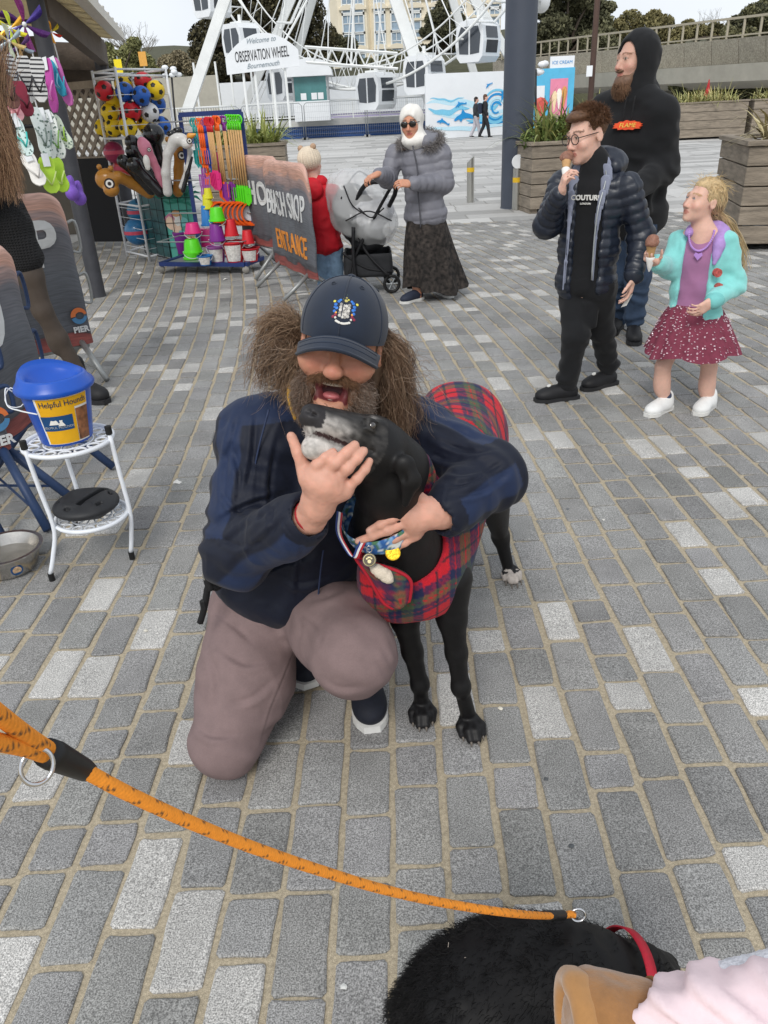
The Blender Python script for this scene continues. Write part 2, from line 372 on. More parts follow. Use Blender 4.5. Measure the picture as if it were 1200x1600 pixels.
for i in range(-95,110):
 x0=-.093+.0145*1.55**2+i*pitch;y=.25+random.uniform(0,.2);last=False
 while y<11.5:
  L_=random.choice([.205,.215,.225,.2,.16,.13,.11,.19]);gap=random.uniform(.010,.018)
  yc_=y+L_/2;xc_=rowx(x0,yc_)
  if abs(xc_)<.62*yc_+1.05 and xc_>-.55*yc_-1.4:
   pale=(random.random()<(.14 if yc_<5 else .18))and not last;last=pale
   cand.append((xc_,yc_,pitch-random.uniform(.014,.021),L_,pale,rowx(x0,yc_+.05)-rowx(x0,yc_-.05)))
  y+=L_+gap
def seen(c):
 q=np.array([c[0],c[1],0])-_C;z=q@_f
 if z<.2:return 0
 px,py=600+FPX*(q@_xc)/z,800-FPX*(q@_yc)/z
 if not(-40<px<1240 and-40<py<1660):return 0
 return c[2]*c[3]/z**3
cand.sort(key=lambda c:-seen(c))
rest_v,rest_f,rest_c,nb=[],[],[],0
for q,c in enumerate(cand):
 if q<300:
  vs,fs=paver((0,0,0),c[2],c[3],skew=c[5]*10);o=mesh_obj('paving_stone',vs,fs,m_stone,ground,col=np.tile(stone_col(c[4]),(len(vs),1)));o.location=(c[0],c[1],0)
 else:
  vs,fs=paver((c[0],c[1],0),c[2],c[3],skew=c[5]*10);rest_v+=vs;rest_f+=[[i+nb for i in f]for f in fs];rest_c+=[stone_col(c[4])]*len(vs);nb+=len(vs)
o=mesh_obj('paving_stones',rest_v,rest_f,m_stone,ground,col=rest_c);o['kind']='stuff'
m_slab=mat('pale_slabs',attr=True,rough=.8,var=.08,vs=9,bump=.2,bs=60)
mb=MB()
y=11.62
while y<62:
 d=.45 if y<30 else .9;x=-34-random.random()
 while x<36:
  l_=random.choice([.6,.9,1.2])*(1 if y<30 else 2)
  if abs(x)<.62*y+2:
   b=random.choice([.44,.47,.5,.53,.33,.38]);mb.curc=(b,b*.985,b*.955)
   X=[x,x+l_-.012];Y=[y,y+d-.012];z=random.uniform(-.0015,.0015)-.002
   mb.add([(X[0],Y[0],z),(X[1],Y[0],z),(X[1],Y[1],z),(X[0],Y[1],z),(X[0],Y[0],-.01),(X[1],Y[0],-.01)],[(0,1,2,3),(4,5,1,0)])
  x+=l_
 y+=d
o=mb.build('paving_slabs',m_slab,far,fix=False);o['kind']='stuff'
# ================================================================ the square: wheel, hotel, flyover, trees, planters
m_white=mat('white_steel',s('#e9ebea'),rough=.45,var=.06,vs=1.5)
m_white2=mat('white_cladding',s('#e6e9ec'),rough=.5,var=.04,vs=.8)
m_glass=mat('dark_glass',s('#3a4048'),rough=.08,var=.2,vs=1.2,spec=.8)
m_black=mat('black_steel',s('#1c1d20'),rough=.5,var=.1)
m_grey=mat('grey_steel',s('#a5a9ab'),rough=.4,var=.1,metal=.5)
m_blue_board=mat('navy_board',s('#1f4a86'),rough=.5,var=.12,vs=2)
m_lilac=mat('lilac_hoarding',s('#b9aed2'),rough=.6,var=.06,vs=1)
m_deck=mat('grey_deck',s('#b4b4b2'),rough=.8,var=.12,vs=2)
YAW=R_(42);hW=V(math.cos(YAW),-math.sin(YAW),0);nW=V(-math.sin(YAW),-math.cos(YAW),0)
WC=at(549,-372,54);RW=WC[2]-2.6
wheel=thing('observation_wheel',(WC[0],WC[1],0),'huge white observation wheel on slanting legs rising out of the frame','ferris wheel')
def wp(a,r,o=0.):return WC+hW*(r*math.sin(a))+V(0,0,1)*(-r*math.cos(a))+nW*o
NG=36
for sgn in(-1,1):
 mb=MB();A=np.linspace(0,2*math.pi,145)[:-1]
 mb.tube([wp(a,RW,sgn*.85)for a in A],.075,8,close=True);mb.tube([wp(a,RW-1.2,sgn*.85)for a in A],.045,8,close=True)
 for i in range(144):
  a0,a1=2*math.pi*i/144,2*math.pi*(i+1)/144
  mb.cyl(wp(a0,RW if i%2 else RW-1.2,sgn*.85),wp(a1,RW-1.2 if i%2 else RW,sgn*.85),.022,n=4)
 mb.build('rim',m_white,wheel,True)
for i in range(72):
 a=2*math.pi*i/72;mb=MB();mb.cyl(wp(a,RW,-.85),wp(a,RW,.85),.05,n=5);mb.build('rim_brace',m_white,wheel,True)
for i in range(36):
 a=2*math.pi*i/36;mb=MB()
 for sgn in(-1,1):mb.cyl(wp(a,.8,sgn*1.4),wp(a,RW-1.2,sgn*.85),.035,n=5)
 mb.build('spoke',m_white,wheel)
mb=MB();mb.cyl(WC-nW*3,WC+nW*3,.8,n=20);mb.build('hub',m_white,wheel,True)
def box_truss(a,b,wd,m,name,n=10):
 mb=MB();d=nrm(b-a);Rm=frame(d,V(0,-1,0));L_=np.linalg.norm(b-a)
 mb.bar(a,b,wd,wd*.8,up=(0,-1,0));
 o=mb.build(name,m,wheel)
 lb=MB();off=Rm[:,0]*(wd*.95);k=int(L_/.7)
 lb.cyl(a+off*1.0,b+off*1.0,.035,n=5);lb.cyl(a+off*1.55,b+off*1.55,.035,n=5)
 for i in range(k):p=a+(b-a)*(i+.5)/k;lb.cyl(p+off,p+off*1.55,.025,n=4)
 return o,lb
legs=[((292,176),53,.6,3),((383,166),62,.5,-3),((455,120),64,.48,-2),((676,172),52,.66,3),((752,155),60,.48,-3),((858,168),54,.5,2)]
for(p,Y,wd,off)in legs:
 b=at(p[0],p[1],Y);b=V(b[0],b[1],.3)if b[2]<1.2 else b
 t_=WC+nW*off
 o,lb=box_truss(b,t_,wd,m_white,'support_leg')
 if p[0]in(383,453):lb.build('ladder',m_white,o)
for(p,q,Y)in[((430,92),(480,0),55),((437,70),(446,0),58),((548,110),(556,-60),55),((588,120),(600,-60),57),((652,120),(640,-40),58),((690,95),(655,-40),58),((432,35),(455,36),56),((455,36),(483,-30),56)]:
 mb=MB();mb.cyl(at(*p,Y),at(*q,Y),.075,n=6);mb.build('tie_rod',m_white,wheel)
def gondola(c,big=1.0):
 g=thing('gondola',c-V(0,0,1.1*big),None,'gondola');Rm=np.stack([hW,nW,V(0,0,1)],1)
 cr=[(-.62,-.98),(.62,-.98),(.86,-.72),(.95,0),(.86,.72),(.62,1.0),(-.62,1.0),(-.86,.72),(-.95,0),(-.86,-.72)]
 mb=MB();pts=np.array(cr)*big
 mb.prism(pts,c-nW*.85*big,hW,V(0,0,1),nW,1.7*big);mb.build('cabin_body',m_white2,g)
 for sd_ in(-1,1):
  p2=np.array([(-.66,-.55),(-.06,-.6),(-.06,.72),(-.56,.72),(-.74,.3)])*big;p3=np.array([(.06,-.6),(.66,-.55),(.74,.3),(.56,.72),(.06,.72)])*big
  for pp in(p2,p3):
   mb=MB();mb.prism(pp,c+nW*sd_*(.851*big),hW,V(0,0,1),nW*sd_,.02);mb.build('window_pane',m_glass,g)
 for sd_ in(-1,1):
  for(z0,z1)in((-.55,.05),(.15,.7)):
   zz=np.array([z0,z1])*big;xe=lambda z:(.955-.16*abs(z)/1.0)*big
   mb=MB();a=[c+hW*sd_*xe(z/big)+V(0,0,z)+nW*y_*big for z in zz for y_ in(-.55,.55)];a2=[q+hW*sd_*.03 for q in a]
   mb.add(a+a2,[(4,5,7,6),(0,1,5,4),(2,3,7,6),(0,2,6,4),(1,3,7,5)]);mb.build('end_pane',m_glass,g)
 mb=MB();mb.box(c+V(0,0,1.05*big),(1.1*big,.7*big,.16*big),Rm);mb.cyl(c+V(0,0,1.1*big),c+V(0,0,1.5*big),.1,n=8);mb.build('roof_unit',m_white,g)
 return g
GL=[((330,0),58,'white gondola cut off by the top edge beside the leftmost wheel leg'),((378,66),57,'white gondola hanging just above the arched sign board'),((444,132),60,'white gondola low behind the right end of the arched sign board'),((588,143),52.5,'white gondola standing left of the truss leg above the railings'),((663,118),51,'white gondola behind the wide latticed wheel leg'),((747,66),49,'large white gondola beside the dark lamp column')]
for p,Y,lab in GL:
 g=gondola(at(p[0],p[1],Y),.98);g['label']=lab;g['group']='gondolas on the observation wheel'
mb=MB()
a,b=at(478,97,50),at(622,107,50);up=V(0,0,1)
for o_ in(V(0,0,0),V(0,0,.75),V(0,.8,0),V(0,.8,.75)):mb.cyl(a+o_,b+o_,.06,n=5)
for i in range(14):
 t0,t1=i/14,(i+1)/14;z0,z1=(0,.75)if i%2 else(.75,0)
 for yy in(0,.8):mb.cyl(a+(b-a)*t0+V(0,yy,z0),a+(b-a)*t1+V(0,yy,z1),.035,n=4)
mb.build('service_truss',m_white,wheel)
sg=thing('arched_sign_board',at(411,115,47),'white arched sign board reading observation wheel under the gondolas','sign')
o=at(355,117,47);ax=nrm(at(468,103,47.5)-o);ay=V(0,0,1);az=nrm(np.cross(ax,ay));W_=np.linalg.norm(at(468,103,47.5)-o)
pts=[(0,0),(W_,0),(W_,.75)]+[(W_*(1-t),.72+.98*math.sin(math.pi*t)**.8)for t in np.linspace(.04,.96,16)]+[(0,.75)]
mb=MB();mb.prism(pts,o,ax,ay,-az,.12);mb.build('board',m_white2,sg)
m_ink=mat('black_ink',s('#2c2d30'),rough=.7,var=.05)
lettering('lettering','OBSERVATION WHEEL',.7,o+ax*W_*.5+ay*.72+az*.012,ax,ay,m_ink,sg,xs=.4,depth=.01)
m_inkg=mat('grey_ink',s('#8e9aa2'),rough=.7,var=.05)
lettering('small_lettering','Welcome to',.34,o+ax*W_*.5+ay*1.38+az*.012,ax,ay,m_inkg,sg,xs=.9,depth=.008,shear=.4)
lettering('small_lettering','Bournemouth',.34,o+ax*W_*.5+ay*.26+az*.012,ax,ay,m_inkg,sg,xs=.9,depth=.008,shear=.4)
for t in(.22,.38,.62,.8):
 mb=MB();q=o+ax*W_*t-az*.2;mb.cyl(V(q[0],q[1],.8),q+V(0,0,.4),.07,n=6);mb.build('support_post',m_white,sg)
pl=thing('wheel_platform',at(520,212,49),'raised platform with navy skirting and white railings below the wheel','platform')
A_,B_=G(405,216),G(662,214);A_=V(A_[0],47,0);B_=V(B_[0],46,0);A_=V(-12.5,56.5,0);B_=V(4.4,54,0)
dx=nrm(B_-A_);dn=V(-dx[1],dx[0],0);LP_=np.linalg.norm(B_-A_)
mb=MB();mb.bar(A_+V(0,0,.35)+dn*5,B_+V(0,0,.35)+dn*5,10,.68);mb.build('skirting',m_blue_board,pl)
for zz in(.2,.42):
 mb=MB();mb.bar(A_+V(0,0,zz)-dn*.03,B_+V(0,0,zz)-dn*.03,.05,.035);mb.build('skirting_batten',mat('navy_batten',s('#16376a'),rough=.5),pl)
mb=MB();mb.bar(A_+V(0,0,.86)+dn*4.9,B_+V(0,0,.86)+dn*4.9,10.2,.34);mb.build('deck',m_deck,pl)
n_=int(LP_/1.6)
mb=MB();mb.bar(A_+V(0,0,2.1),B_+V(0,0,2.1),.06,.06);mb.bar(A_+V(0,0,1.22),B_+V(0,0,1.22),.05,.05);mb.build('handrail',m_white,pl)
for i in range(n_+1):mb=MB();p=A_+(B_-A_)*i/n_;mb.bar(p+V(0,0,1.03),p+V(0,0,2.12),.07,.07);mb.build('rail_post',m_white,pl)
mb=MB()
for i in range(int(LP_/.16)):p=A_+(B_-A_)*(i+.5)*.16/LP_;mb.bar(p+V(0,0,1.22),p+V(0,0,2.1),.03,.03)
mb.build('balusters',m_white,pl)['kind']='stuff'
mb=MB();q=A_+dn*9.5;q2=B_+dn*9.5;mb.bar(q+V(0,0,2.5),q2+V(0,0,2.5),.1,2.4);mb.build('rear_panel',m_white2,pl)
for i in range(5):
 mb=MB();p=at([312,345,367,398,428][i],[172,170,168,166,166][i],56.6);mb.cyl(V(p[0],p[1],1),V(p[0],p[1],4.6),.07,n=6);mb.build('mast',m_white,pl)
c=at(487,165,53.6);tb=thing('ticket_booth',V(c[0],c[1],1.0),'white ticket booth with glazed hatch and curved roof on the platform','booth')
bx=c[0];by=c[1]+.8;mb=MB();mb.box((bx,by,1.55),(2.2,1.6,1.1));mb.build('counter_wall',m_white2,tb)
for xx in(-1.05,1.05):mb=MB();mb.box((bx+xx,by,2.75),(.1,1.6,1.3));mb.build('side_frame',m_grey,tb)
mb=MB();mb.box((bx,by-.75,2.75),(1.96,.04,1.3));mb.build('glazing',mat('green_glass',s('#4d7f80'),rough=.1,var=.2,vs=1),tb)
for xx in(-.45,.2,.6):mb=MB();mb.box((bx+xx,by-.79,2.35),(.34,.02,.36));mb.build('notice',m_white2,tb)
mb=MB();mb.prism([(-1.4,0),(1.4,0),(1.35,.35),(.9,.8),(0,.98),(-.9,.8),(-1.35,.35)],V(bx,by-1.2,3.42),(1,0,0),(0,0,1),(0,1,0),2.3);mb.build('roof',m_white2,tb)
def crowd_barrier(a,b,lab):
 t=thing('site_barrier',(a+b)/2,lab,'barrier','mesh barriers along the wheel');d=nrm(b-a);L_=np.linalg.norm(b-a);h=2.0
 mb=MB();P=[a+V(0,0,.12)]+[a+V(0,0,h-.15),a+d*.15+V(0,0,h),b-d*.15+V(0,0,h),b+V(0,0,h-.15),b+V(0,0,.12)]
 mb.tube(P,.028,6);mb.build('frame',m_grey,t,True)
 for q in(a,b):mb=MB();mb.box(q+V(0,0,.06),(.25,.7,.12));mb.build('foot',mat('concrete_foot',s('#9a9a98'),rough=.9),t)
 mb=MB()
 for i in range(int(L_/.12)):p=a+d*(.12*(i+.5));mb.cyl(p+V(0,0,.15),p+V(0,0,h),.004,n=3)
 for z in np.arange(.3,h,.3):mb.cyl(a+V(0,0,z),b+V(0,0,z),.004,n=3)
 mb.build('wire_mesh',m_grey,t)['kind']='stuff'
xs_=[-11.2,-7.4,-3.6,.2,4.0]
for i,lab in enumerate(['mesh crowd barrier farthest left, behind the ball cage','mesh crowd barrier behind the spade rack and grass planter','mesh crowd barrier in front of the ticket booth','mesh crowd barrier left of the painted wave hoarding']):
 crowd_barrier(V(xs_[i],52.6-.1*i,0),V(xs_[i+1]-.12,52.5-.1*i,0),lab)
ha,hb=V(3.1,43.4,0),V(7.9,45.0,0);hd=nrm(hb-ha);hn=V(hd[1],-hd[0],0)
ho=thing('wave_hoarding',(ha+hb)/2,'white hoarding painted with blue waves and dolphins behind two walkers','hoarding')
mb=MB();mb.bar(ha+V(0,0,1.45),hb+V(0,0,1.45),.12,2.9);mb.build('panel',m_white2,ho)
m_aq=mat('aqua_paint',s('#7cc6e4'),rough=.6,var=.1);m_bl=mat('blue_paint',s('#1f8fd0'),rough=.6,var=.08);m_pb=mat('pale_blue_paint',s('#bfe2f0'),rough=.6,var=.08)
def on_h(x,z,m,poly,name,d=.004):
 mb=MB();o_=ha+hn*(.061+d);mb.prism([(x+p[0],z+p[1])for p in poly],o_,hd,V(0,0,1),hn,.003);mb.build(name,m,ho)
def band(x0,x1,z,amp,th,ph,m,d,taper=True):
 X=np.linspace(x0,x1,26);t=(X-x0)/(x1-x0);c_=z+amp*np.sin(t*7+ph)+amp*.4*np.sin(t*17+ph);w_=th*(np.sin(math.pi*t)**.6 if taper else 1)
 on_h(0,0,m,list(zip(X,c_+w_/2+.005))+list(zip(X[::-1],(c_-w_/2)[::-1])),'painted_wave',d)
band(.0,4.8,1.55,.12,.3,.3,m_pb,.0);band(.3,5.2,1.0,.1,.22,1.4,m_pb,.006);band(2.2,5.0,.72,.05,.26,2.4,m_aq,.009);band(2.3,4.9,.6,.03,.1,.4,m_bl,.013);band(2.6,4.9,.82,.12,.3,.9,m_aq,.012);band(2.7,4.9,1.45,.2,.2,2.2,m_aq,.016);band(.1,2.4,1.25,.1,.26,1.9,m_aq,.014);band(.1,4.6,.42,.05,.2,.9,m_pb,.015);band(.2,2.1,1.75,.07,.08,.5,m_aq,.01)
for k in range(4):
 th=np.linspace(.4,5.4,22);r0=.95-.2*k;on_h(3.9,1.25,[m_aq,m_bl,m_pb,m_bl][k],[(r0*math.cos(a)*(1-.05*a),r0*math.sin(a)*(1-.05*a))for a in th]+[((r0-.11)*math.cos(a)*(1-.05*a),(r0-.11)*math.sin(a)*(1-.05*a))for a in th[::-1]],'painted_curl',.02+.004*k)
DO=np.array([(0,.05),(.18,.2),(.42,.3),(.52,.52),(.66,.34),(.95,.25),(1.25,.08),(1.42,.16),(1.45,.02),(1.35,-.1),(1.15,0),(.8,.08),(.5,.06),(.4,-.08),(.3,.07),(.1,.0)])
for(x,z,sc,rot)in[(1.5,.75,1.0,.05),(4.2,1.55,.62,.9),(3.3,2.15,.3,.6),(.55,.75,.5,-.2),(4.3,.55,.4,.5),(1.6,1.35,.45,.3)]:
 ca,sa=math.cos(rot)*sc,math.sin(rot)*sc;on_h(x,z,m_bl,[(p[0]*ca-p[1]*sa,p[0]*sa+p[1]*ca)for p in DO],'painted_dolphin',.04)
m_cream=mat('cream_render',s('#e6dcc6'),rough=.85,var=.07,vs=.6,bump=.15,bs=8);m_wf=mat('window_white',s('#e4e6e4'),rough=.5,var=.04);m_pane=mat('hotel_glass',s('#8fa3b4'),rough=.12,var=.35,vs=.7,spec=.7)
m_trim=mat('cream_trim',s('#e2d8c2'),rough=.8,var=.05)
YH=120.;hx0,hx1=at(535,60,YH)[0],at(782,60,YH)[0];ht=thing('hotel_building',V((hx0+hx1)/2,YH,0),'cream hotel with sash windows and cornices behind the wheel','building')
mb=MB();mb.box(((hx0+hx1)/2,YH+8,16),(hx1-hx0,16,32));mb.build('wall',m_cream,ht)
z_rows=[at(600,y_,YH)[2]for y_ in(98,66,36,6,-26,-58)]
for zr in z_rows:
 mb=MB();mb.box(((hx0+hx1)/2,YH-.12,zr-1.9),(hx1-hx0+.2,.3,.28));mb.build('string_course',m_trim,ht)
for bxp in(552,607):
 x_=at(bxp,60,YH)[0];mb=MB();mb.prism([(-2.9,0),(-1.9,-1.3),(1.9,-1.3),(2.9,0)],V(x_,YH,0),(1,0,0),(0,1,0),(0,0,1),31);mb.build('bay',m_cream,ht)
for zi,zr in enumerate(z_rows):
 for xp in(545,562,594,619,650,683,716,748,772):
  x_=at(xp,60,YH)[0];yy=YH-1.3 if xp in(545,562,594,619)else YH;wd,hh=1.15,2.1
  mb=MB();z=zr
  for sx in(-1,1):mb.box((x_+sx*(wd/2+.09),yy-.06,z),(.18,.26,hh+.36))
  for sz in(-1,1):mb.box((x_,yy-.06,z+sz*(hh/2+.09)),(wd,.26,.18))
  mb.box((x_,yy-.04,z),(wd,.12,.1));mb.box((x_,yy-.04,z+.6),(.08,.12,1.2));fr=mb.build('window_frame',m_wf,ht)
  mb=MB();mb.box((x_,yy+.0,z),(wd,.06,hh));mb.build('pane',m_pane,fr)
  if zi%2==0:mb=MB();mb.prism([(-1.05,0),(1.05,0),(1.05,.18),(.6,.5),(0,.62),(-.6,.5),(-1.05,.18)],V(x_,yy-.3,z+1.5),(1,0,0),(0,0,1),(0,1,0),.3);mb.build('window_hood',m_trim,ht)
def leaf_cloud(clumps,n,size,flat=.6,seed=0):
 rg=np.random.default_rng(seed);V_,F_=[],[];tot=sum(c[1]**2 for c in clumps)
 P,S_=[],[]
 for c,r,sq in clumps:
  k=max(8,int(n*r*r/tot));d=rg.normal(size=(k,3));d/=np.linalg.norm(d,axis=1,keepdims=True);rr=r*rg.uniform(.35,1.08,(k,1))**.6
  P.append(np.asarray(c)+d*rr*np.array([1,1,sq]))
 P=np.concatenate(P);k=len(P);a=rg.normal(size=(k,3));a/=np.linalg.norm(a,axis=1,keepdims=True);b=np.cross(a,rg.normal(size=(k,3)));b/=np.linalg.norm(b,axis=1,keepdims=True)
 sz=size*rg.uniform(.5,1.3,(k,1));vs=np.stack([P-a*sz,P-b*sz*flat,P+a*sz,P+b*sz*flat],1).reshape(-1,3)
 return vs,np.arange(4*k).reshape(k,4),P
m_bark=mat('bark',s('#5a5046'),rough=.9,var=.25,vs=6,bump=.5,bs=20)
def leafm(name,c1,c2):
 if name in MATS:return MATS[name]
 m=mat(name,rough=.7,attr=True,var=.25,vs=1.1,spec=.2);return m
m_leaf=leafm('foliage',0,0)
def tree(name,base,h,clumps,n,size,c1,c2,label,trunk_r=.3,seed=0,group=None,cat='tree',limbs=True):
 t=thing(name,base,label,cat,group);base=np.asarray(base,float);rg=np.random.default_rng(seed)
 mb=MB();top=base+V(rg.uniform(-.3,.3),0,h*.8);mb.tube([base,base+V(rg.uniform(-.02,.02)*h,0,h*.35),top],[trunk_r,trunk_r*.75,trunk_r*.25],8)
 if limbs:
  for c,r,sq in clumps:
   a=base+(top-base)*rg.uniform(.35,.75);mid=(a+np.asarray(c))/2+V(0,0,.06*h);mb.tube(spline([a,mid,c],5),[trunk_r*.4,trunk_r*.33,trunk_r*.25,trunk_r*.17,trunk_r*.08],5)
 mb.build('trunk',m_bark,t,True)
 vs,f,P=leaf_cloud(clumps,int(n*1.9),size*.68,seed=seed);k=len(P)
 ph=noise3(P,1.4/max(.5,size*6),seed)*.5+rg.normal(0,.25,k);mixv=np.clip(.5+ph,0,1)[:,None];col=1.7*(np.array(c1)*(1-mixv)+np.array(c2)*mixv)
 mesh_obj('crown',vs,f,m_leaf,t,col=np.repeat(col,4,0))
 return t
DK1,DK2=s('#2c2e24'),s('#504f3a');OL1,OL2=s('#3f4230'),s('#6a684c');BR1,BR2=s('#4c4736'),s('#78704f')
def clumps_px(lst,Y,dy=2.):
 rg=random.Random(len(lst));sc=Y*.885/FPX
 return[(at(x,y_,Y+rg.uniform(-dy,dy)),r*sc,q)for x,y_,r,q in lst]
def px_tree(name,px,Y,lst,n,size,c1,c2,label,tr=.35,seed=0,group=None,limbs=True):
 b=at(px,150,Y);base=V(b[0],b[1],0);cl=clumps_px(lst,Y);h=max(c[0][2]for c in cl);return tree(name,base,h,cl,n,size,c1,c2,label,tr,seed,group,limbs=limbs)
GT='trees behind the square'
px_tree('pine_tree',405,75,[(330,60,34,.7),(352,22,32,.7),(390,8,40,.7),(425,40,42,.8),(372,88,34,.7),(330,105,28,.6),(405,105,32,.7),(450,85,34,.8),(470,20,36,.8),(498,60,30,.8),(440,-20,40,.8),(380,-40,36,.8),(312,82,18,.6),(345,125,22,.6),(490,100,26,.8)],17000,.26,s('#2b2a20'),s('#4e4934'),'broad dark pine tree behind the left legs of the wheel',.6,3,GT)
px_tree('pine_tree',692,96,[(685,30,20,.7),(672,50,16,.6),(700,52,20,.6),(690,75,22,.6),(715,70,15,.6),(662,78,12,.6),(695,10,14,.7),(715,30,12,.6),(725,100,14,.7)],8000,.24,DK1,DK2,'dark pine tree in front of the right half of the hotel',.35,5,GT)
px_tree('shrub_tree',615,92,[(615,95,17,.8),(595,98,13,.7),(640,90,15,.7),(655,98,14,.7),(575,100,12,.6),(625,108,14,.7)],6000,.2,OL1,OL2,'bushy olive green shrub below the hotel windows',.2,6,GT)
px_tree('pine_tree',545,98,[(545,70,14,.7),(535,85,16,.7),(552,92,14,.6),(528,62,9,.7)],3500,.22,DK1,DK2,'small dark pine at the left corner of the hotel',.3,7,GT)
px_tree('pine_tree',880,80,[(850,10,24,.7),(880,0,28,.7),(915,18,26,.7),(868,40,24,.7),(900,48,24,.7),(935,35,22,.7),(845,55,22,.7),(925,62,20,.7),(890,-28,26,.8),(850,-20,22,.8),(948,12,14,.6),(870,70,20,.7),(940,55,20,.7),(955,75,18,.7),(905,78,20,.7),(845,80,18,.7),(925,0,18,.7)],13000,.25,s('#37382a'),s('#62614a'),'tall green pine tree right of the dark lamp column',.5,8,GT)
px_tree('shrub_tree',1000,84,[(960,50,20,.8),(985,35,20,.8),(1010,45,22,.8),(1035,38,18,.7),(1000,62,20,.7),(960,68,18,.7),(1040,62,16,.7),(1022,25,12,.7),(1065,52,16,.7),(1090,50,16,.7),(1115,48,15,.7),(1075,38,10,.7),(1140,55,14,.7),(1055,70,14,.7)],9000,.22,s('#43412c'),s('#716a49'),'brownish green tree rising behind the man in the black hood',.35,9,GT)
px_tree('pine_tree',1175,82,[(1155,38,18,.7),(1180,22,20,.7),(1200,35,22,.7),(1165,55,16,.7),(1195,12,16,.7),(1215,50,20,.7),(1140,50,12,.7)],8000,.22,DK1,OL2,'dark evergreen tree at the right edge above the flyover railing',.35,10,GT)
px_tree('shrub_tree',190,66,[(180,95,18,.8),(205,85,18,.8),(225,98,16,.8),(165,80,14,.8),(200,110,18,.7),(235,112,14,.7),(150,105,16,.8),(170,118,14,.8),(130,110,16,.8),(105,115,16,.8),(210,68,10,.8)],9000,.2,s('#4e5136'),s('#76754e'),'olive green thicket behind the ball cage',.25,11,GT)
px_tree('shrub_tree',275,70,[(262,100,15,.8),(280,92,14,.8),(295,105,14,.8),(270,115,14,.7),(252,112,10,.7)],5000,.16,s('#5d5646'),s('#7c735c'),'brown leafless thicket left of the broad pine',.2,12,GT)
for i,(x,lab)in enumerate([(1095,'dark shrub in the shade under the flyover beside the man'),(1165,'dark shrub in the shade under the flyover at the right edge')]):
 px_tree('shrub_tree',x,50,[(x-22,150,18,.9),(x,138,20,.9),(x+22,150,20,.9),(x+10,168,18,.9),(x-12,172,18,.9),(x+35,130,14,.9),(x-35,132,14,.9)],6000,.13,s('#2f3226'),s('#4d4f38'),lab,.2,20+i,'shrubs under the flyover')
def bare_tree(base,h,spread,label,seed=2,col=None):
 rg=random.Random(seed);t=thing('bare_tree',base,label,'tree');mb=MB();tw=MB()
 def grow(p,d,L_,r,lev):
  q=p+d*L_;m_=(p+q)/2+V(rg.uniform(-1,1),rg.uniform(-1,1),0)*L_*.06
  (mb if lev<3 else tw).tube([p,m_,q],[r,r*.85,r*.7],6 if lev<3 else 3,cap=False)
  if lev>=7:return
  for _ in range(3 if lev in(1,2,4)else 2):
   e=nrm(d+V(rg.uniform(-1,1),rg.uniform(-1,1),rg.uniform(-.35,.6))*spread*(1 if lev>0 else .8));grow(q,e,L_*rg.uniform(.62,.86),r*.62,lev+1)
 grow(np.asarray(base,float),V(0,0,1),h*.27,h*.028,0)
 mb.build('trunk',m_bark,t,True);tw.build('crown',mat('twig',s('#7b7566'),rough=.9,var=.15),t,True,fix=False)
b=at(232,140,72);bare_tree(V(b[0],b[1],0),at(232,18,72)[2]*.98,.75,'round leafless tree against the sky above the ball cage')
b=at(1085,120,88);bare_tree(V(b[0],b[1],0),at(1085,12,88)[2]*.95,.8,'leafless tree against the sky above the flyover',5)
m_conc=mat('pebbledash_concrete',s('#a09a8c'),rough=.9,var=.12,vs=2.0,bump=.6,bs=30,var2=(.25,14));m_conc2=mat('smooth_concrete',s('#a8a498'),rough=.85,var=.12,vs=1.2,bump=.2,bs=12)
fa,fb=at(770,110,66),at(1240,75,40);fl=thing('flyover',V(fb[0],fb[1],0),'grey concrete flyover with pebbledash parapet crossing at the right','bridge')
def fl_pt(t,z):p=fa+(fb-fa)*t;return V(p[0],p[1],z)
zt0,zb0=at(836,89,62)[2],at(836,128,62)[2];zt1,zb1=at(1200,55,42)[2],at(1200,104,42)[2]
fd=nrm((fb-fa)*V(1,1,0));fn_=V(fd[1],-fd[0],0)
P_=lambda x,y_,Y:at(x,y_,Y)
n_pan=11
for i in range(n_pan):
 t0,t1=i/n_pan,(i+1)/n_pan-.002;Y0,Y1=66-26*t0,66-26*t1;x0,x1=770+470*t0,770+470*t1
 tp=lambda x:89-(x-836)*34/364;bt=lambda x:120-(x-836)*24/364
 a,b,c_,d_=P_(x0,bt(x0),Y0),P_(x1,bt(x1),Y1),P_(x1,tp(x1),Y1),P_(x0,tp(x0),Y0);k=-fn_*.3
 mb=MB();mb.add([a,b,c_,d_,a+k,b+k,c_+k,d_+k],[(0,1,2,3),(4,5,6,7),(0,1,5,4),(1,2,6,5),(2,3,7,6),(3,0,4,7)]);mb.build('parapet_panel',m_conc,fl)
mb=MB()
Q=[]
for(x,Y)in((770,66),(1240,40)):
 a=P_(x,120-(x-836)*24/364+.5,Y);Q+=[a+fn_*.15,a+V(0,0,-.75)+fn_*.0,a+V(0,0,-1.1)-fn_*1.6,a-fn_*5+V(0,0,-1.1),a-fn_*5]
mb.add(Q,[(0,1,6,5),(1,2,7,6),(2,3,8,7),(3,4,9,8),(4,0,5,9),(0,1,2,3,4),(5,6,7,8,9)]);mb.build('deck',m_conc2,fl)
mb=MB();tpz=lambda x:89-(x-836)*34/364
ra,rb=P_(770,tpz(770),66)-fn_*.15,P_(1240,tpz(1240),40)-fn_*.15
m_rail=mat('fawn_rail',s('#a79f8c'),rough=.6,var=.1)
mb.bar(ra+V(0,0,.85),rb+V(0,0,.85),.1,.1);mb.bar(ra+V(0,0,.12),rb+V(0,0,.12),.06,.06);mb.build('handrail',m_rail,fl)
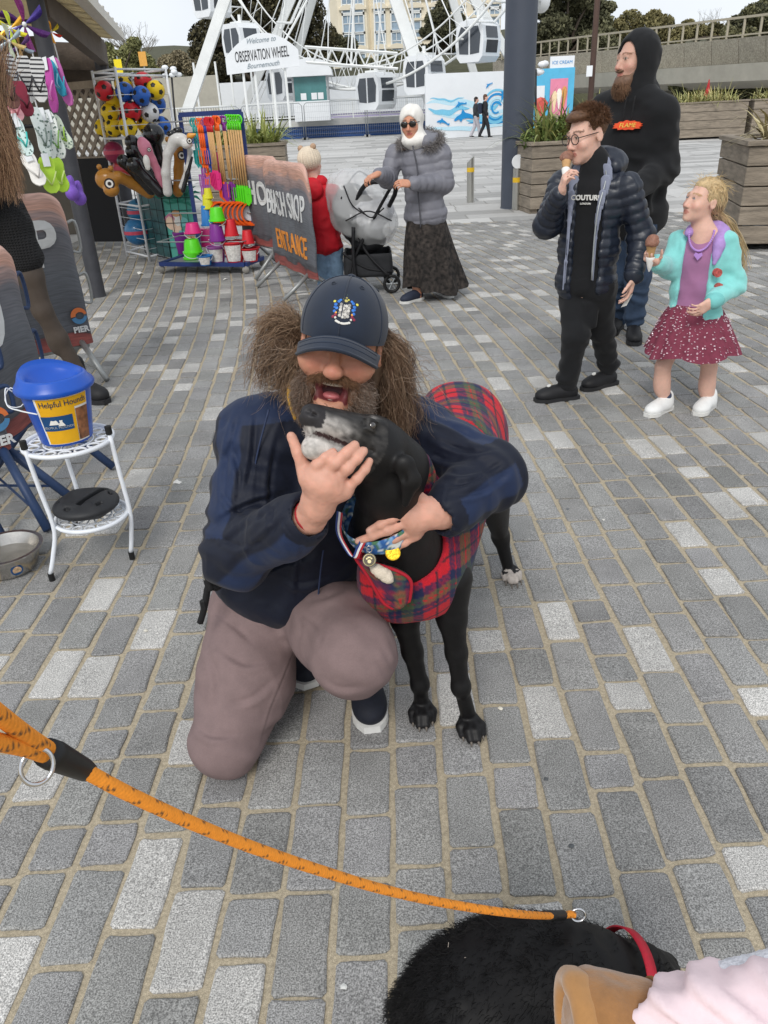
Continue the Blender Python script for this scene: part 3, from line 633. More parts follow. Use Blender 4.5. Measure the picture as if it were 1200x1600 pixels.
for i in range(27):p=ra+(rb-ra)*i/26;mb=MB();mb.bar(p,p+V(0,0,.85),.09,.09,up=(0,1,0));mb.build('rail_post',m_rail,fl)
for(x,Y)in((960,58),(1100,49)):
 p=at(x,130,Y);mb=MB();mb.prism([(-.5,-.4),(.5,-.4),(.5,.4),(-.5,.4)],V(p[0],p[1]+2,0),(1,0,0),(0,1,0),(0,0,1),p[2]-.2);mb.build('pier',m_conc2,fl)
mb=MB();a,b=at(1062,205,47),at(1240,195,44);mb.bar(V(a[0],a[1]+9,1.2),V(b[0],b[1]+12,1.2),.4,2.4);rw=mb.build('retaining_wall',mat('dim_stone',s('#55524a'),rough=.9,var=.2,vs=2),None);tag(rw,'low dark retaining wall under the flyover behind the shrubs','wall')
mb=MB();a,b=at(100,165,62),at(345,165,60);mb.bar(V(a[0],a[1],2.0),V(b[0],b[1],2.0),.5,4.0);lw=mb.build('retaining_wall',m_conc2);tag(lw,'long grey concrete wall behind the ball cage and wheel leg','wall')
mb=MB();a,b=at(500,160,65),at(850,150,63);mb.bar(V(a[0],a[1],1.5),V(b[0],b[1],1.5),.5,3.0);lw=mb.build('lilac_hoarding',m_lilac);tag(lw,'pale lilac hoarding seen between the wheel legs','hoarding')
mb=MB()
X=np.linspace(-90,90,25);mb.grid(np.array([[(x,y,z+.5*math.sin(x*.2))for(y,z)in((64.5,-.1),(68,3.2),(80,5.0),(105,5.5),(119,6.5),(400,30))]for x in X]));hb_=mb.build('wooded_slope',mat('slope_green',s('#4b4b37'),rough=.95,var=.3,vs=.5,bump=.6,bs=2),smooth=True);tag(hb_,kind='structure')
kc=G(862,203);kc=V(kc[0],47.5,0);kx=at(858,200,47.5)[0]
ki=thing('ice_cream_kiosk',V(kx,47.5,0),'small blue and pink ice cream kiosk with white roof sign','kiosk')
mb=MB();mb.box((kx,48.7,1.5),(2.5,2.4,3.0));mb.build('cabin',mat('sky_blue_panel',s('#5bb7dd'),rough=.5,var=.08,vs=2),ki)
mb=MB();mb.box((kx+.42,47.47,1.25),(.95,.05,2.5));mb.build('pink_panel',mat('pink_panel',s('#e58aa6'),rough=.5,var=.1,vs=2),ki)
mb=MB();mb.box((kx+.55,47.6,3.25),(1.3,.12,.6));mb.build('roof_sign',m_white2,ki)
lettering('lettering','ICE CREAM',.22,V(kx+.55,47.53,3.25),(1,0,0),(0,0,1),m_bl,ki,depth=.004)
for k_,(xx,c_)in enumerate([(.2,'#f3d9b0'),(.45,'#f6efe2'),(.72,'#d99a5b')]):
 mb=MB();mb.lathe([(.02,0),(.11,.5),(.15,.75),(.13,.9),(.05,1.02)],(kx+xx,47.43,.9+.1*k_),np.diag([1,.15,1]),10);mb.build('cone_picture',mat('cone_print_%d'%k_,s(c_),rough=.6),ki,True)
mb=MB();mb.box((kx-.6,47.48,1.9),(.5,.03,.6));mb.build('menu_board',m_white2,ki)
mb=MB();mb.lathe([(.04,0),(.3,.5),(.42,.8),(.2,1.05),(.03,1.1)],(kx-.55,47.4,.55),np.diag([1,.12,1]),12);mb.build('fruit_picture',mat('fruit_red',s('#c8574d'),rough=.6,var=.4,vs=6),ki,True)
m_col=mat('slate_blue_column',s('#454b57'),rough=.5,var=.06,vs=3);m_ss=mat('brushed_steel',s('#b9b8b2'),rough=.34,var=.12,vs=30,metal=.85,aniso=(1,1,.06))
p=G(805,324);lc=thing('lamp_column',p,'thick slate grey lamp column standing in the square','column')
mb=MB();mb.lathe([(.245,0),(.232,.01),(.232,9.5),(.22,9.6)],p,n=32);mb.build('shaft',m_col,lc,True,autos=40)
mb=MB();mb.ball(at(846,2,14.2),(.14,.14,.16));mb.bar(at(846,2,14.2),p+V(.1,0,at(846,2,14.2)[2]),.04,.04);mb.build('globe_lamp',m_white2,lc,True)
def bollard(px,py,H_,lab,disc=False):
 p=G(px,py);t=thing('bollard',p,lab,'bollard','steel bollards near the column');r=.062
 mb=MB();n=24;th=np.arange(n)*2*math.pi/n
 bot=np.stack([p[0]+r*np.cos(th),p[1]+r*np.sin(th),np.zeros(n)],1);top=bot.copy();top[:,2]=H_+(.0 if disc else 1)*.9*r*np.cos(th)
 mb.add(np.concatenate([bot,top]),[(i,(i+1)%n,n+(i+1)%n,n+i)for i in range(n)]+[tuple(range(n,2*n))]);mb.build('post',m_ss,t,True,autos=40)
 mb=MB();mb.lathe([(r+.002,0),(r+.002,.07)],p+V(0,0,H_-.2),n=24);mb.build('yellow_band',mat('yellow_band',s('#e0b62a'),rough=.5),t,True)
 if disc:
  mb=MB();mb.cyl(p+V(.01,-.05,H_+.09),p+V(.01,-.02,H_+.09),.1,n=28);mb.build('white_disc',m_white2,t)
bollard(806,328,.6,'steel bollard with white disc on top beside the lamp column',True);bollard(735,316,.68,'slant topped steel bollard between the woman and the lamp column')
p=V(*at(925,120,30)[:2],0);mb=MB();mb.cyl(p,p+V(0,0,12),.1,.085,10);po=thing('timber_pole',p,'brown pole with small notice behind the hooded man','pole');mb.build('post',mat('brown_pole',s('#5e4a42'),rough=.7),po,True)
mb=MB();q=at(921,111,29.85);mb.box(q,(.2,.03,.32));mb.build('notice',m_white2,po)
for i,(x,y0,y1,Y,lab)in enumerate([(837,205,108,44,'thin cctv post between the lamp column and the kiosk'),(268,168,118,55,'slim dark post with cameras left of the wheel leg')]):
 a=at(x,y0,Y);b=at(x,y1,Y);t=thing('camera_post',V(a[0],a[1],0),lab,'post');mb=MB();mb.cyl(V(a[0],a[1],0),b,.06,n=8);mb.build('post',m_black,t,True)
 mb=MB();
 for k_ in range(6):mb.ball(b+V(random.uniform(-.5,.5),random.uniform(-.3,.3),random.uniform(-.2,.5)),(.22,.16,.14),8)
 mb.build('camera_head',m_white2,t,True)
for x,y_,lab in((185,104,'yellow road sign on a pole above the ball cage'),(223,92,'orange road sign higher up behind the ball cage')):
 a=at(x,y_,50);t=thing('road_sign',V(a[0],a[1],0),lab,'sign');mb=MB();mb.cyl(V(a[0],a[1]+.05,0),a+V(0,.05,.5),.04,n=6);mb.build('post',m_grey,t);mb=MB();mb.box(a,(.42,.03,.7));mb.build('plate',mat('sign_yellow' if x<200 else 'sign_orange',s('#e8d21c' if x<200 else '#d9a04a'),rough=.5),t)
m_tim=mat('weathered_timber',s('#8c8173'),rough=.85,var=.4,vs=3,bump=.5,bs=25,aniso=(1,1,7));m_soil=mat('soil',s('#4a4034'),rough=1,var=.3)
m_grass=mat('grass_blades',attr=True,rough=.6,var=.1,vs=20)
def planter(o,ax,w_,d_,h,lab,blades=(260,.7),cols=('#8a8f56','#b5ab74'),boards=4,lean=(0,0),seed=0,leafy=False):
 ax=nrm(ax);ay=V(-ax[1],ax[0],0);t=thing('timber_planter',o,lab,'planter','timber planters in the square');bh=(h-.06)/boards
 o=np.asarray(o,float);Rm=np.stack([ax,ay,V(0,0,1)],1)
 for i in range(boards):
  z=.06+bh*(i+.5)
  for sgn in(0,1):
   mb=MB();mb.box(o+ax*w_/2+ay*(sgn*(d_-.07)+.035)+V(0,0,z),(w_,.07,bh-.012),Rm,.006);mb.build('board',m_tim,t)
   mb=MB();mb.box(o+ay*d_/2+ax*(sgn*(w_-.07)+.035)+V(0,0,z),(.066,d_-.145,bh-.012),Rm,.006);mb.build('board',m_tim,t)
 for sx in(0,1):
  mb=MB();mb.box(o+ax*(sx*(w_-.14)+.07)-ay*.0+ay*d_/2+V(0,0,.03),(.12,d_*.9,.06),Rm);mb.build('foot',m_tim,t)
 for(cc,sz)in((o+ax*w_/2+ay*.03,(w_+.06,.12,.05)),(o+ax*w_/2+ay*(d_-.03),(w_+.06,.12,.05)),(o+ay*d_/2+ax*.03,(.12,d_-.2,.05)),(o+ay*d_/2+ax*(w_-.03),(.12,d_-.2,.05))):
  mb=MB();mb.box(cc+V(0,0,h+.027),sz,Rm,.005);mb.build('coping_board',m_tim,t)
 mb=MB();mb.box(o+ax*w_/2+ay*d_/2+V(0,0,h-.1),(w_-.16,d_-.16,.08),Rm);mb.build('soil',m_soil,t)
 rg=np.random.default_rng(seed);n,L_=blades;k=6;u=np.linspace(0,1,k)
 roots=o+ax*(w_*rg.uniform(.12,.88,(n,1)))+ay*(d_*rg.uniform(.12,.88,(n,1)))+V(0,0,h-.06)
 dirs=rg.normal(size=(n,3))*V(.55,.55,0)+V(lean[0],lean[1],1);dirs/=np.linalg.norm(dirs,axis=1,keepdims=True);ln=L_*rg.uniform(.45,1.1,n)[:,None,None]
 P=roots[:,None]+dirs[:,None]*u[None,:,None]*ln+V(0,0,-1)*(u**2.3)[None,:,None]*ln*rg.uniform(.1,.75,n)[:,None,None]+dirs[:,None]*V(1,1,0)*(u**2)[None,:,None]*ln*.35
 sd_=np.cross(dirs,V(0,0,1));sd_/=np.linalg.norm(sd_,axis=1,keepdims=True)+1e-9;wv=(.011*L_/.6*(1-u**2)+.0015)[None,:,None]
 A2=np.stack([P-sd_[:,None]*wv,P+sd_[:,None]*wv],2).reshape(-1,3);ids=np.arange(n*k*2).reshape(n,k,2);F_=np.stack([ids[:,:-1,0],ids[:,:-1,1],ids[:,1:,1],ids[:,1:,0]],-1).reshape(-1,4)
 mixv=rg.uniform(0,1,(n,1));c_=np.array(s(cols[0]))*(1-mixv)+np.array(s(cols[1]))*mixv
 g=mesh_obj('grass',A2,F_,m_grass,t,col=np.repeat(c_,k*2,0));g['kind']='stuff'
 if leafy:
  vs,f,P=leaf_cloud([(o+ax*w_*.3+ay*.3+V(0,0,h+.15),.3,.7),(o+ax*w_*.1+ay*.3+V(0,0,h+.08),.22,.7)],900,.035,seed=3);mesh_obj('leafy_plant',vs,f,m_leaf,t,col=np.repeat(np.array(s('#5c6b3a'))*np.random.default_rng(1).uniform(.6,1.4,(len(P),1)),4,0))
 return t
p=G(828,335);planter(V(p[0],p[1],0),(1,.12,0),1.4,1.3,.92,'timber planter with tall flax leaves behind the boy',(330,1.0),('#7f8a4e','#a8a765'),5,(.12,0),1,leafy=True)
p=G(1146,392);planter(V(p[0]-.0,p[1],0),(1,-.22,0),2.6,1.5,1.0,'timber planter with dry straw at the right edge behind the girl',(320,.95),('#9c9166','#cdbf94'),5,(-.25,-.25),2)
p=G(1068,212);pr=planter(V(p[0],30.5,0)*V(.875,1,1),(1,-.1,0),2.45,1.6,1.15,'far timber planter of grass left of its neighbour, beside the man\'s shoulder',(380,.95),('#8f9458','#bdb27c'),4,(-.05,0),3)
planter(V(p[0]*.875+2.62,30.2,0),(1,-.1,0),2.3,1.6,1.15,'far timber planter of grass at the right edge of the square',(380,.9),('#8f9458','#bdb27c'),4,(.1,0),4)
p=at(384,262,15.6);planter(V(p[0]-.75,15.6,0),(1,.06,0),1.5,1.2,.98,'timber planter with spiky green grass behind the spade rack',(420,.95),('#7d8a45','#a9ab63'),5,(.05,0),5)
p=at(832,200,44);planter(V(p[0],42.6,0),(1,0,0),1.4,.8,.75,'small far planter of slats beside the kiosk',(80,.5),('#6f7a44','#9b9c60'),4,(0,0),6)
p=at(1131,186,30.6);t=thing('red_cone',V(p[0],p[1]+1.8,1.15),'small red pyramid lantern between the far planters','lantern');mb=MB();mb.lathe([(.16,-.05),(.15,.03),(.07,.3),(.04,.48),(.02,.6),(.0,.61)],V(p[0],p[1]+1.8,1.3),n=6);mb.build('shade',mat('red_paint',s('#b3262c'),rough=.5),t);mb=MB();mb.cyl(V(p[0],p[1]+1.8,0),V(p[0],p[1]+1.8,1.25),.05,n=8);mb.build('post',m_black,t)
# ================================================================ beach shop on the left
m_dkpost=mat('charcoal_post',s('#3a3b40'),rough=.55,var=.2,vs=8,bump=.2,bs=60);m_beam=mat('dark_timber',s('#5a5048'),rough=.8,var=.25,vs=5,bump=.4,bs=30)
m_rooft=mat('ribbed_roof',s('#d2c6a8'),rough=.7,var=.2,vs=3);_n=m_rooft.node_tree.nodes;_t=_n.new('ShaderNodeBsdfTranslucent');_t.inputs[0].default_value=(.75,.68,.5,1);_m=_n.new('ShaderNodeMixShader');_m.inputs[0].default_value=.45;_b=_n['Principled BSDF'];_L=m_rooft.node_tree.links;_L.new(_b.outputs[0],_m.inputs[1]);_L.new(_t.outputs[0],_m.inputs[2]);_L.new(_m.outputs[0],_n['Material Output'].inputs[0])
m_gut=mat('pale_gutter',s('#d6d2c8'),rough=.6,var=.12)
sh=thing('shop_canopy',(-3.6,9,0),'timber shop canopy with ribbed roof on charcoal posts at the left','canopy')
pp=G(154,463)
mb=MB();mb.lathe([(.075,0),(.07,.02),(.07,3.6)],pp,n=16);mb.build('post',m_dkpost,sh,True)
for z0 in(.35,.62,.95,.12):mb=MB();mb.lathe([(.0715,0),(.0715,random.uniform(.04,.1))],pp+V(0,0,z0),n=16);mb.f=mb.f[3:8];mb.m=mb.m[3:8];mb.build('paint_chip',m_gut,sh)
p2=V(*at(158,100,13.0)[:2],0);mb=MB();mb.lathe([(.1,0),(.1,at(158,62,13)[2])],p2,n=12);mb.build('post',m_dkpost,sh,True)
e0,e1=at(92,-26,7.3),at(182,62,12.6);sl=V(-1,0,.16)
for i in range(26):
 t0,t1=i/26,(i+.9)/26;a,b=e0+(e1-e0)*t0,e0+(e1-e0)*t1;mb=MB();k=sl*4.6;u=V(0,0,.03)
 mb.add([a,b,b+k,a+k,a+u,b+u,b+k+u,a+k+u],[(0,1,2,3),(4,5,6,7),(0,1,5,4),(1,2,6,5),(2,3,7,6),(3,0,4,7)]);mb.build('roof_board',m_rooft,sh)
mb=MB();mb.bar(e0+V(.05,0,.04),e1+V(.05,0,.04),.12,.1);mb.build('gutter',m_gut,sh)
for i in range(9):p=e0+(e1-e0)*(i+.5)/9;mb=MB();mb.bar(p+V(.1,0,.07),p+V(-.25,0,.12),.06,.1);mb.build('gutter_bracket',m_gut,sh)
b0,b1=at(60,-6,7.9),at(160,84,13.0);mb=MB();mb.bar(b0,b1,.12,.3);mb.build('eave_beam',m_beam,sh)
for dx_ in(1.2,2.4):mb=MB();mb.bar(b0+V(-dx_,0,.1),b1+V(-dx_,0,.1),.1,.22);mb.build('purlin',m_beam,sh)
mb=MB();mb.bar(b1+V(.05,0,-.05),b1+V(-4,0,.25),.12,.34);mb.build('end_beam',m_beam,sh)
mb=MB();mb.bar(b1+V(.0,.1,-.3),b1+V(-4,.1,-.25),.06,.5);mb.build('end_fascia',m_beam,sh)
for z in(2.28,1.5):mb=MB();q0=pp+V(0,0,z);mb.cyl(q0+V(.02,.1,0),q0+V(-1.5,-.9,0),.016,n=8);mb.build('hanging_rail',m_black,sh)
mb=MB();q0=pp+V(0,0,2.28);mb.cyl(V(q0[0]-1.3,q0[1]-.75,0),V(q0[0]-1.3,q0[1]-.75,3.5),.05,n=10);mb.build('post',m_dkpost,sh,True)
m_lat=mat('lattice_wood',s('#93877a'),rough=.85,var=.25,vs=6)
la,lb=V(*at(100,200,12.2)[:2],0),V(*at(172,200,11.6)[:2],0);ld=nrm(lb-la);lz0,lz1=at(140,250,11.9)[2],at(140,133,11.9)[2];LL=np.linalg.norm(lb-la)
lt=thing('lattice_screen',(la+lb)/2+V(0,0,lz0),'brown diamond lattice screen behind the ball cage','screen');H_=lz1-lz0
for sgn,off in((1,0),(-1,.02)):
 x=-H_
 while x<LL+H_:
  seg=[(x,0),(x+H_,H_)]if sgn>0 else[(x+H_,0),(x,H_)]
  (x0,z0),(x1,z1)=seg
  def clip(xx0,zz0,xx1,zz1):
   for lim in(0,LL):
    if(xx0-lim)*(xx1-lim)<0:
     t=(lim-xx0)/(xx1-xx0);zz=zz0+(zz1-zz0)*t
     if(xx0<0)or(xx0>LL):xx0,zz0=lim,zz
     else:xx1,zz1=lim,zz
   return xx0,zz0,xx1,zz1
  x0,z0,x1,z1=clip(x0,z0,x1,z1)
  if-1e-6<=min(x0,x1)and max(x0,x1)<=LL+1e-6 and abs(x1-x0)>.03:
   mb=MB();mb.bar(la+ld*x0+V(0,off,lz0+z0),la+ld*x1+V(0,off,lz0+z1),.018,.05,up=(ld[0]*-sgn,ld[1]*-sgn,1));mb.build('lath',m_lat,lt)
  x+=.19
mb=MB()
for z in(lz0,lz1):mb.bar(la+V(0,-.02,z),lb+V(0,-.02,z),.07,.09)
mb.build('frame',m_lat,lt)
mb=MB();a,b=V(*at(118,300,11.2)[:2],0),V(*at(184,300,11.0)[:2],0);zt=at(150,247,11.1)[2];mb.bar(a+V(0,0,zt/2+.03),b+V(0,0,zt/2+.03),.05,zt-.06,bev=.01);bb=mb.build('black_board',mat('matt_black',s('#1d1d20'),rough=.75,var=.15));tag(bb,'tall matt black board under the lattice screen','board')
mb=MB();a,b=at(-60,330,12.5),at(110,300,12.6);mb.bar(V(a[0],a[1],1.3),V(b[0],b[1],1.3),.1,2.6);bw=mb.build('shop_wall',mat('shop_wall',s('#6b655c'),rough=.9,var=.2,vs=2));tag(bw,'dim back wall of the shop behind the hanging goods','wall')
def pinwheel(c,r,cols,lab,n=6):
 t=thing('pinwheel',c,lab,'pinwheel','toy windmills under the canopy');c=np.asarray(c,float);vd=nrm(_C-c);ax=nrm(np.cross(vd,V(0,0,1)));ay=np.cross(ax,vd)
 for i in range(n):
  a0=2*math.pi*i/n+.3;d=ax*math.cos(a0)+ay*math.sin(a0);e=ax*math.cos(a0+1.0)+ay*math.sin(a0+1.0);mb=MB()
  mb.grid(np.array([[c+d*r*u_*(1-.3*v_)+e*r*.8*v_*u_*(1.1-u_*.75)+vd*(.14*r*math.sin(3*v_)*u_+.02)for v_ in np.linspace(0,1,5)]for u_ in np.linspace(0,1,6)]));mb.build('petal',mat('foil_'+cols[i%len(cols)],s('#'+cols[i%len(cols)]),rough=.25,var=.2,vs=30,metal=.3),t,True)
 mb=MB();mb.ball(c+vd*.04,r*.1,8);mb.build('hub',m_white2,t,True)
 mb=MB();mb.cyl(c-vd*.01,c+V(0,.1,-.5)-vd*.03,.006,n=5);mb.build('stick',m_white2,t)
PW=[((38,38),7.1,.19,('4a1f5e','7a2f6c','3a2a78'),'large purple foil pinwheel left of the black post'),((16,44),6.9,.12,('d8cf30','c8d84a','e0a830'),'yellow green foil pinwheel at the left edge'),((14,64),6.8,.12,('c9b070','b8c0a8','98a8b0'),'pale gold foil pinwheel at the left edge under the yellow one'),((30,72),7.0,.11,('8a97a5','b08a50','5a3a70'),'silver and purple foil pinwheel just above the striped sandals'),((80,50),7.9,.09,('d83a26','e8a028','e8d040'),'small red and yellow pinwheel right of the black post')]
for p,Y,r,c_,lab in PW:pinwheel(at(p[0],p[1],Y),r,c_,lab)
def sandal(c,d,nn,L_,w_,col,strap,lab,print_=None,tag_=False):
 t=thing('hanging_sandal',c,lab,'sandal','sandals hanging from the shop front');d=nrm(d);nn=nrm(nn-d*(nn@d));sdv=np.cross(d,nn)
 u=np.linspace(0,1,15);hw=w_/2*np.array([.62,.85,.95,.97,.93,.86,.8,.78,.8,.86,.93,.97,.92,.72,.35])
 pts=[(x,L_*y_)for x,y_ in zip(hw,u)]+[(-x*.94,L_*y_)for x,y_ in zip(hw[::-1],u[::-1])]
 mb=MB();mb.prism(pts,c,sdv,d,nn,.016)
 so_=mb.build('sole',mat('sole_'+col,s('#'+col),rough=.7,var=.1),t)
 if print_=='stripe':
  for i in range(9):
   q=.06+.1*i;x=np.interp(q,u,hw)*.96;mb=MB();mb.box(c+d*L_*q+nn*.017,(2*x,L_*.032,.003),np.stack([sdv,d,nn],1));mb.build('stripe',mat('stripe_black',s('#26262b'),rough=.7),so_)
 if print_=='spot':
  for i in range(26):
   q=random.uniform(.04,.95);x=np.interp(q,u,hw)*.85*random.uniform(-1,1);mb=MB();mb.cyl(c+d*L_*q+sdv*x+nn*.016,c+d*L_*q+sdv*x+nn*.018,random.uniform(.004,.009),n=6);mb.build('printed_leaf',mat('leaf_print',s('#6d7f78'),rough=.7),so_)
 for sg_ in(-1,1):
  P=spline([c+d*L_*.78+nn*.016,c+d*L_*.66+sdv*sg_*w_*.18+nn*.045,c+d*L_*.42+sdv*sg_*w_*.42+nn*.02],8);mb=MB();mb.tube(P,.006,5);mb.build('strap',mat('strap_'+strap,s('#'+strap),rough=.5),t,True)
 if tag_:
  mb=MB();mb.box(c+d*L_*.1+nn*.03,(.05,.09,.002),np.stack([sdv,d,nn],1));mb.build('price_tag',m_white2,t)
SA=[]
def hang(px0,py0,px1,py1,Y,w_,col,strap,lab,print_=None,tag_=False,tilt=0.):
 a,b=at(px0,py0,Y),at(px1,py1,Y-.06);vd=nrm(_C-a)+V(tilt,0,0);sandal(a,b-a,vd,np.linalg.norm(b-a),w_,col,strap,lab,print_,tag_)
hang(35,88,48,160,6.7,.11,'c9c9c8','2a2a2e','black and grey striped sandal, left one of its pair','stripe');hang(57,90,66,160,6.65,.11,'c9c9c8','2a2a2e','black and grey striped sandal, right one of its pair','stripe',False,-.2)
hang(10,86,26,150,6.5,.1,'b7b8ba','3a3a40','grey striped sandal half hidden at the far left of the top row','stripe',False,.5)
hang(74,92,88,176,6.95,.1,'c050a8','e890d0','magenta sandal hanging right of the striped pair',None,True,-.9);hang(84,92,112,165,7.1,.09,'c86ab0','48b8d0','pink sandal with turquoise strap right of the post',None,True,-.5);hang(78,96,102,150,7.05,.08,'2f9ab5','8ad0e0','turquoise sandal between the pink ones',None,False,-.7)
hang(62,172,82,250,6.6,.1,'dfe4e0','8fa8a0','white patterned sandal, left of the middle row','spot',True,.1);hang(74,176,98,248,6.65,.1,'e4e8e4','7fae54','white patterned sandal, second in the middle row','spot',True,-.2);hang(84,182,112,232,6.75,.09,'d9e4d2','9ac440','white patterned sandal with lime strap beside the post','spot',False,-.4);hang(52,168,74,246,6.5,.09,'cfd8d6','6f7f78','pale leaf print sandal half behind the middle row','spot',False,.5)
hang(20,185,46,244,6.0,.1,'d6eae6','3ac0b8','white sandal with teal strap near the long haired woman','spot',True,.3)
hang(70,246,84,302,6.3,.12,'b7dc48','d6e890','lime green sandal hanging above the grey banner',None,True,.1);hang(86,248,102,300,6.4,.11,'aed440','d6e890','second lime green sandal right of the other',None,False,-.3)
hang(40,240,66,290,6.2,.11,'ece9e4','c9c6c2','plain white sandal left of the lime pair',None,True,.2)
hang(14,150,30,190,6.1,.1,'e7aab0','c97080','salmon pink sandal above the teal strapped one',None,False,.3)
hang(26,128,46,182,6.25,.1,'7d2438','4a1420','maroon sandal beside the striped pair, behind the hair',None,False,.4)
hang(4,118,24,170,6.0,.1,'5e3a34','2a1a18','dark brown sandal nearest the long hair',None,False,.2)
for i,(x,y_,lab)in enumerate([(108,288,'purple clog hanging beside the black post'),(120,296,'second purple clog, nearer the lattice')]):
 c=at(x,y_,7.2+.1*i);t=thing('clog',c,lab,'shoe','purple clogs on the post');pr=[el(c,(.05,.055,.09)),el(c+V(.02,-.03,-.07),(.055,.06,.06)),cut(el(c+V(-.01,-.02,.08),(.035,.045,.06)))]
 solid_obj('upper',pr,.008,mat('purple_foam',s('#7a55b8'),rough=.6),t)
m_wt=mat('white_tube',s('#d8dadd'),rough=.45,var=.08);Yc=9.6
cg=G(243,408);cga=V(cg[0],cg[1],0);c_l=V(*at(152,380,9.9)[:2],0)
cage=thing('ball_cage',cga+V(-.3,.4,0),'tall white wire cage full of footballs','cage')
z2=lambda x,y_,Y:at(x,y_,Y)[2]
F0=cga;Ftop=z2(180,104,cga[1]);Rr=V(*at(272,300,cga[1]+.15)[:2],0);Lf=V(*at(196,380,10.4)[:2],0)
upr=[(at(145,118,10.1),at(222,400,10.1)),(at(179,104,9.6),at(243,407,9.6)),(at(258,106,10.2),at(300,330,10.2)),(at(205,106,10.8),at(262,330,10.8))]
U=[]
for a,b in upr:x_,y_=(a[0]+b[0])/2,a[1];zt=a[2];U.append((V(a[0],a[1],0),zt))
base=[V(upr[0][0][0],10.1,0),V(upr[1][0][0],9.6,0),V(upr[2][0][0],10.2,0),V(upr[3][0][0],10.8,0)]
zt=np.mean([u[0][2]for u in upr])
for b in base:mb=MB();mb.cyl(b,b+V(0,0,zt),.016,n=8);mb.build('upright',m_wt,cage,True)
zm=z2(195,216,9.8)
for z in(.06,.62,zm,zt-.08,zt-.02):
 for i in range(4):mb=MB();mb.cyl(base[i]+V(0,0,z),base[(i+1)%4]+V(0,0,z),.012,n=6);mb.build('rail',m_wt,cage,True)
for z in np.arange(zm+.13,zt-.12,.15):
 for i in range(4):mb=MB();mb.cyl(base[i]+V(0,0,z),base[(i+1)%4]+V(0,0,z),.0035,n=4);mb.build('wire',m_wt,cage)
for z in np.arange(.14,.6,.11):
 for i in(0,1):mb=MB();mb.cyl(base[i]+V(0,0,z),base[(i+1)%4]+V(0,0,z),.0035,n=4);mb.build('wire',m_wt,cage)
mb=MB();mb.add([b+V(0,0,zm)for b in base],[(0,1,2,3)]);mb.build('shelf',m_wt,cage)
def football(c,r,col,spot,lab):
 t=thing('football',c-V(0,0,r),lab,'ball','footballs in the white cage');mb=MB();mb.ball(c,r,22);mb.build('skin',mat('ball_'+col,s('#'+col),rough=.35,var=.06),t,True)
 ph=(1+5**.5)/2;D=[nrm(q)for q in[(0,a,b*ph)for a in(-1,1)for b in(-1,1)]+[(a,b*ph,0)for a in(-1,1)for b in(-1,1)]+[(a*ph,0,b)for a in(-1,1)for b in(-1,1)]]
 al,be=random.uniform(0,6),random.uniform(0,6);Rm=np.array(Matrix.Rotation(al,3,'Z')@Matrix.Rotation(be,3,'X'))
 for d in D:
  d=Rm@d
  if d@nrm(_C-c)<-.3:continue
  e=nrm(np.cross(d,V(.3,.5,.8)));f=np.cross(d,e);k=5;P=[c+r*1.012*nrm(d)]
  for ring in(.5,1.):P+=[c+r*1.012*nrm(d+.3*ring*(e*math.cos(2*math.pi*i/k)+f*math.sin(2*math.pi*i/k)))for i in range(k)]
  mb=MB();mb.add(P,[(0,1+i,1+(i+1)%k)for i in range(k)]+[(1+i,6+i,6+(i+1)%k,1+(i+1)%k)for i in range(k)]);mb.build('panel',mat('spot_'+spot,s('#'+spot),rough=.4),t)
BR=.105;RD,YE,BL,WH='c4202c','e3c01c','1f5cb4','d9dadc';K='26221f'
BALLS=[(163,142,9.9,RD,'red football at the top left corner of the cage'),(193,132,10.2,YE,'yellow football peeping over the top left blue one'),(195,144,9.9,BL,'blue football in the top row, left one'),(221,150,9.85,BL,'blue football in the top row, right one'),(224,128,10.2,RD,'red football on top of the heap'),(243,141,10.05,YE,'yellow football at the top right of the cage'),(177,155,10.05,YE,'yellow football under the left red one'),(206,174,9.85,RD,'red football in the middle of the heap'),(234,176,9.95,WH,'white football right of the middle red one'),(245,163,10.3,BL,'blue football behind the white one'),(172,176,10.0,YE,'yellow football at the left side of the cage'),(186,182,10.25,RD,'red football behind the left yellow ones'),(178,199,10.0,YE,'yellow football at the bottom left of the heap'),(200,199,9.8,YE,'yellow football at the bottom middle of the heap'),(228,194,10.0,YE,'yellow football at the bottom, half behind the black toys'),(253,197,10.1,BL,'blue football at the bottom right of the heap'),(162,200,10.3,YE,'yellow football deepest in the left bottom corner')]
for x,y_,Y,c_,lab in BALLS:football(at(x,y_,Y),BR,c_,K,lab)
for i,(x,y_,Y,r,c_,lab)in enumerate([(215,362,9.95,.16,'2a6d9e','large blue ball on the floor of the cage'),(218,330,10.1,.15,'2c7299','large blue ball resting on the lower one'),(178,238,10.1,.12,'8e1f46','crimson ball under the shelf of the cage'),(192,262,10.2,.12,'b83a3a','red beach ball behind the giraffe toy')]):
 p=at(x,y_,Y);t=thing('large_ball',p-V(0,0,r),lab,'ball','loose balls below the shelf');mb=MB();mb.ball(p,r,20);mb.build('skin',mat('lb_'+c_,s('#'+c_),rough=.3,var=.1,coat=.3),t,True);mb=MB();mb.lathe([(r*1.006,-.02),(r*1.006,.02)],p,n=24);mb.build('stripe',mat('lbs',s('#c0455c'),rough=.4),t,True)
m_ib=mat('inflated_black',s('#17171a'),rough=.16,var=.05,spec=.6);m_io=mat('inflated_tan',s('#b07a35'),rough=.22,var=.12,vs=10);m_ip=mat('inflated_pink',s('#d58298'),rough=.22,var=.06);m_iw=mat('inflated_white',s('#d8d6d2'),rough=.25,var=.08,vs=20);m_eyew=mat('print_white',s('#e8e6e0'),rough=.4,var=.02);m_eyek=mat('print_dark',s('#2a1c18'),rough=.4,var=.02);m_beak=mat('beak_orange',s('#dc9a3c'),rough=.3)
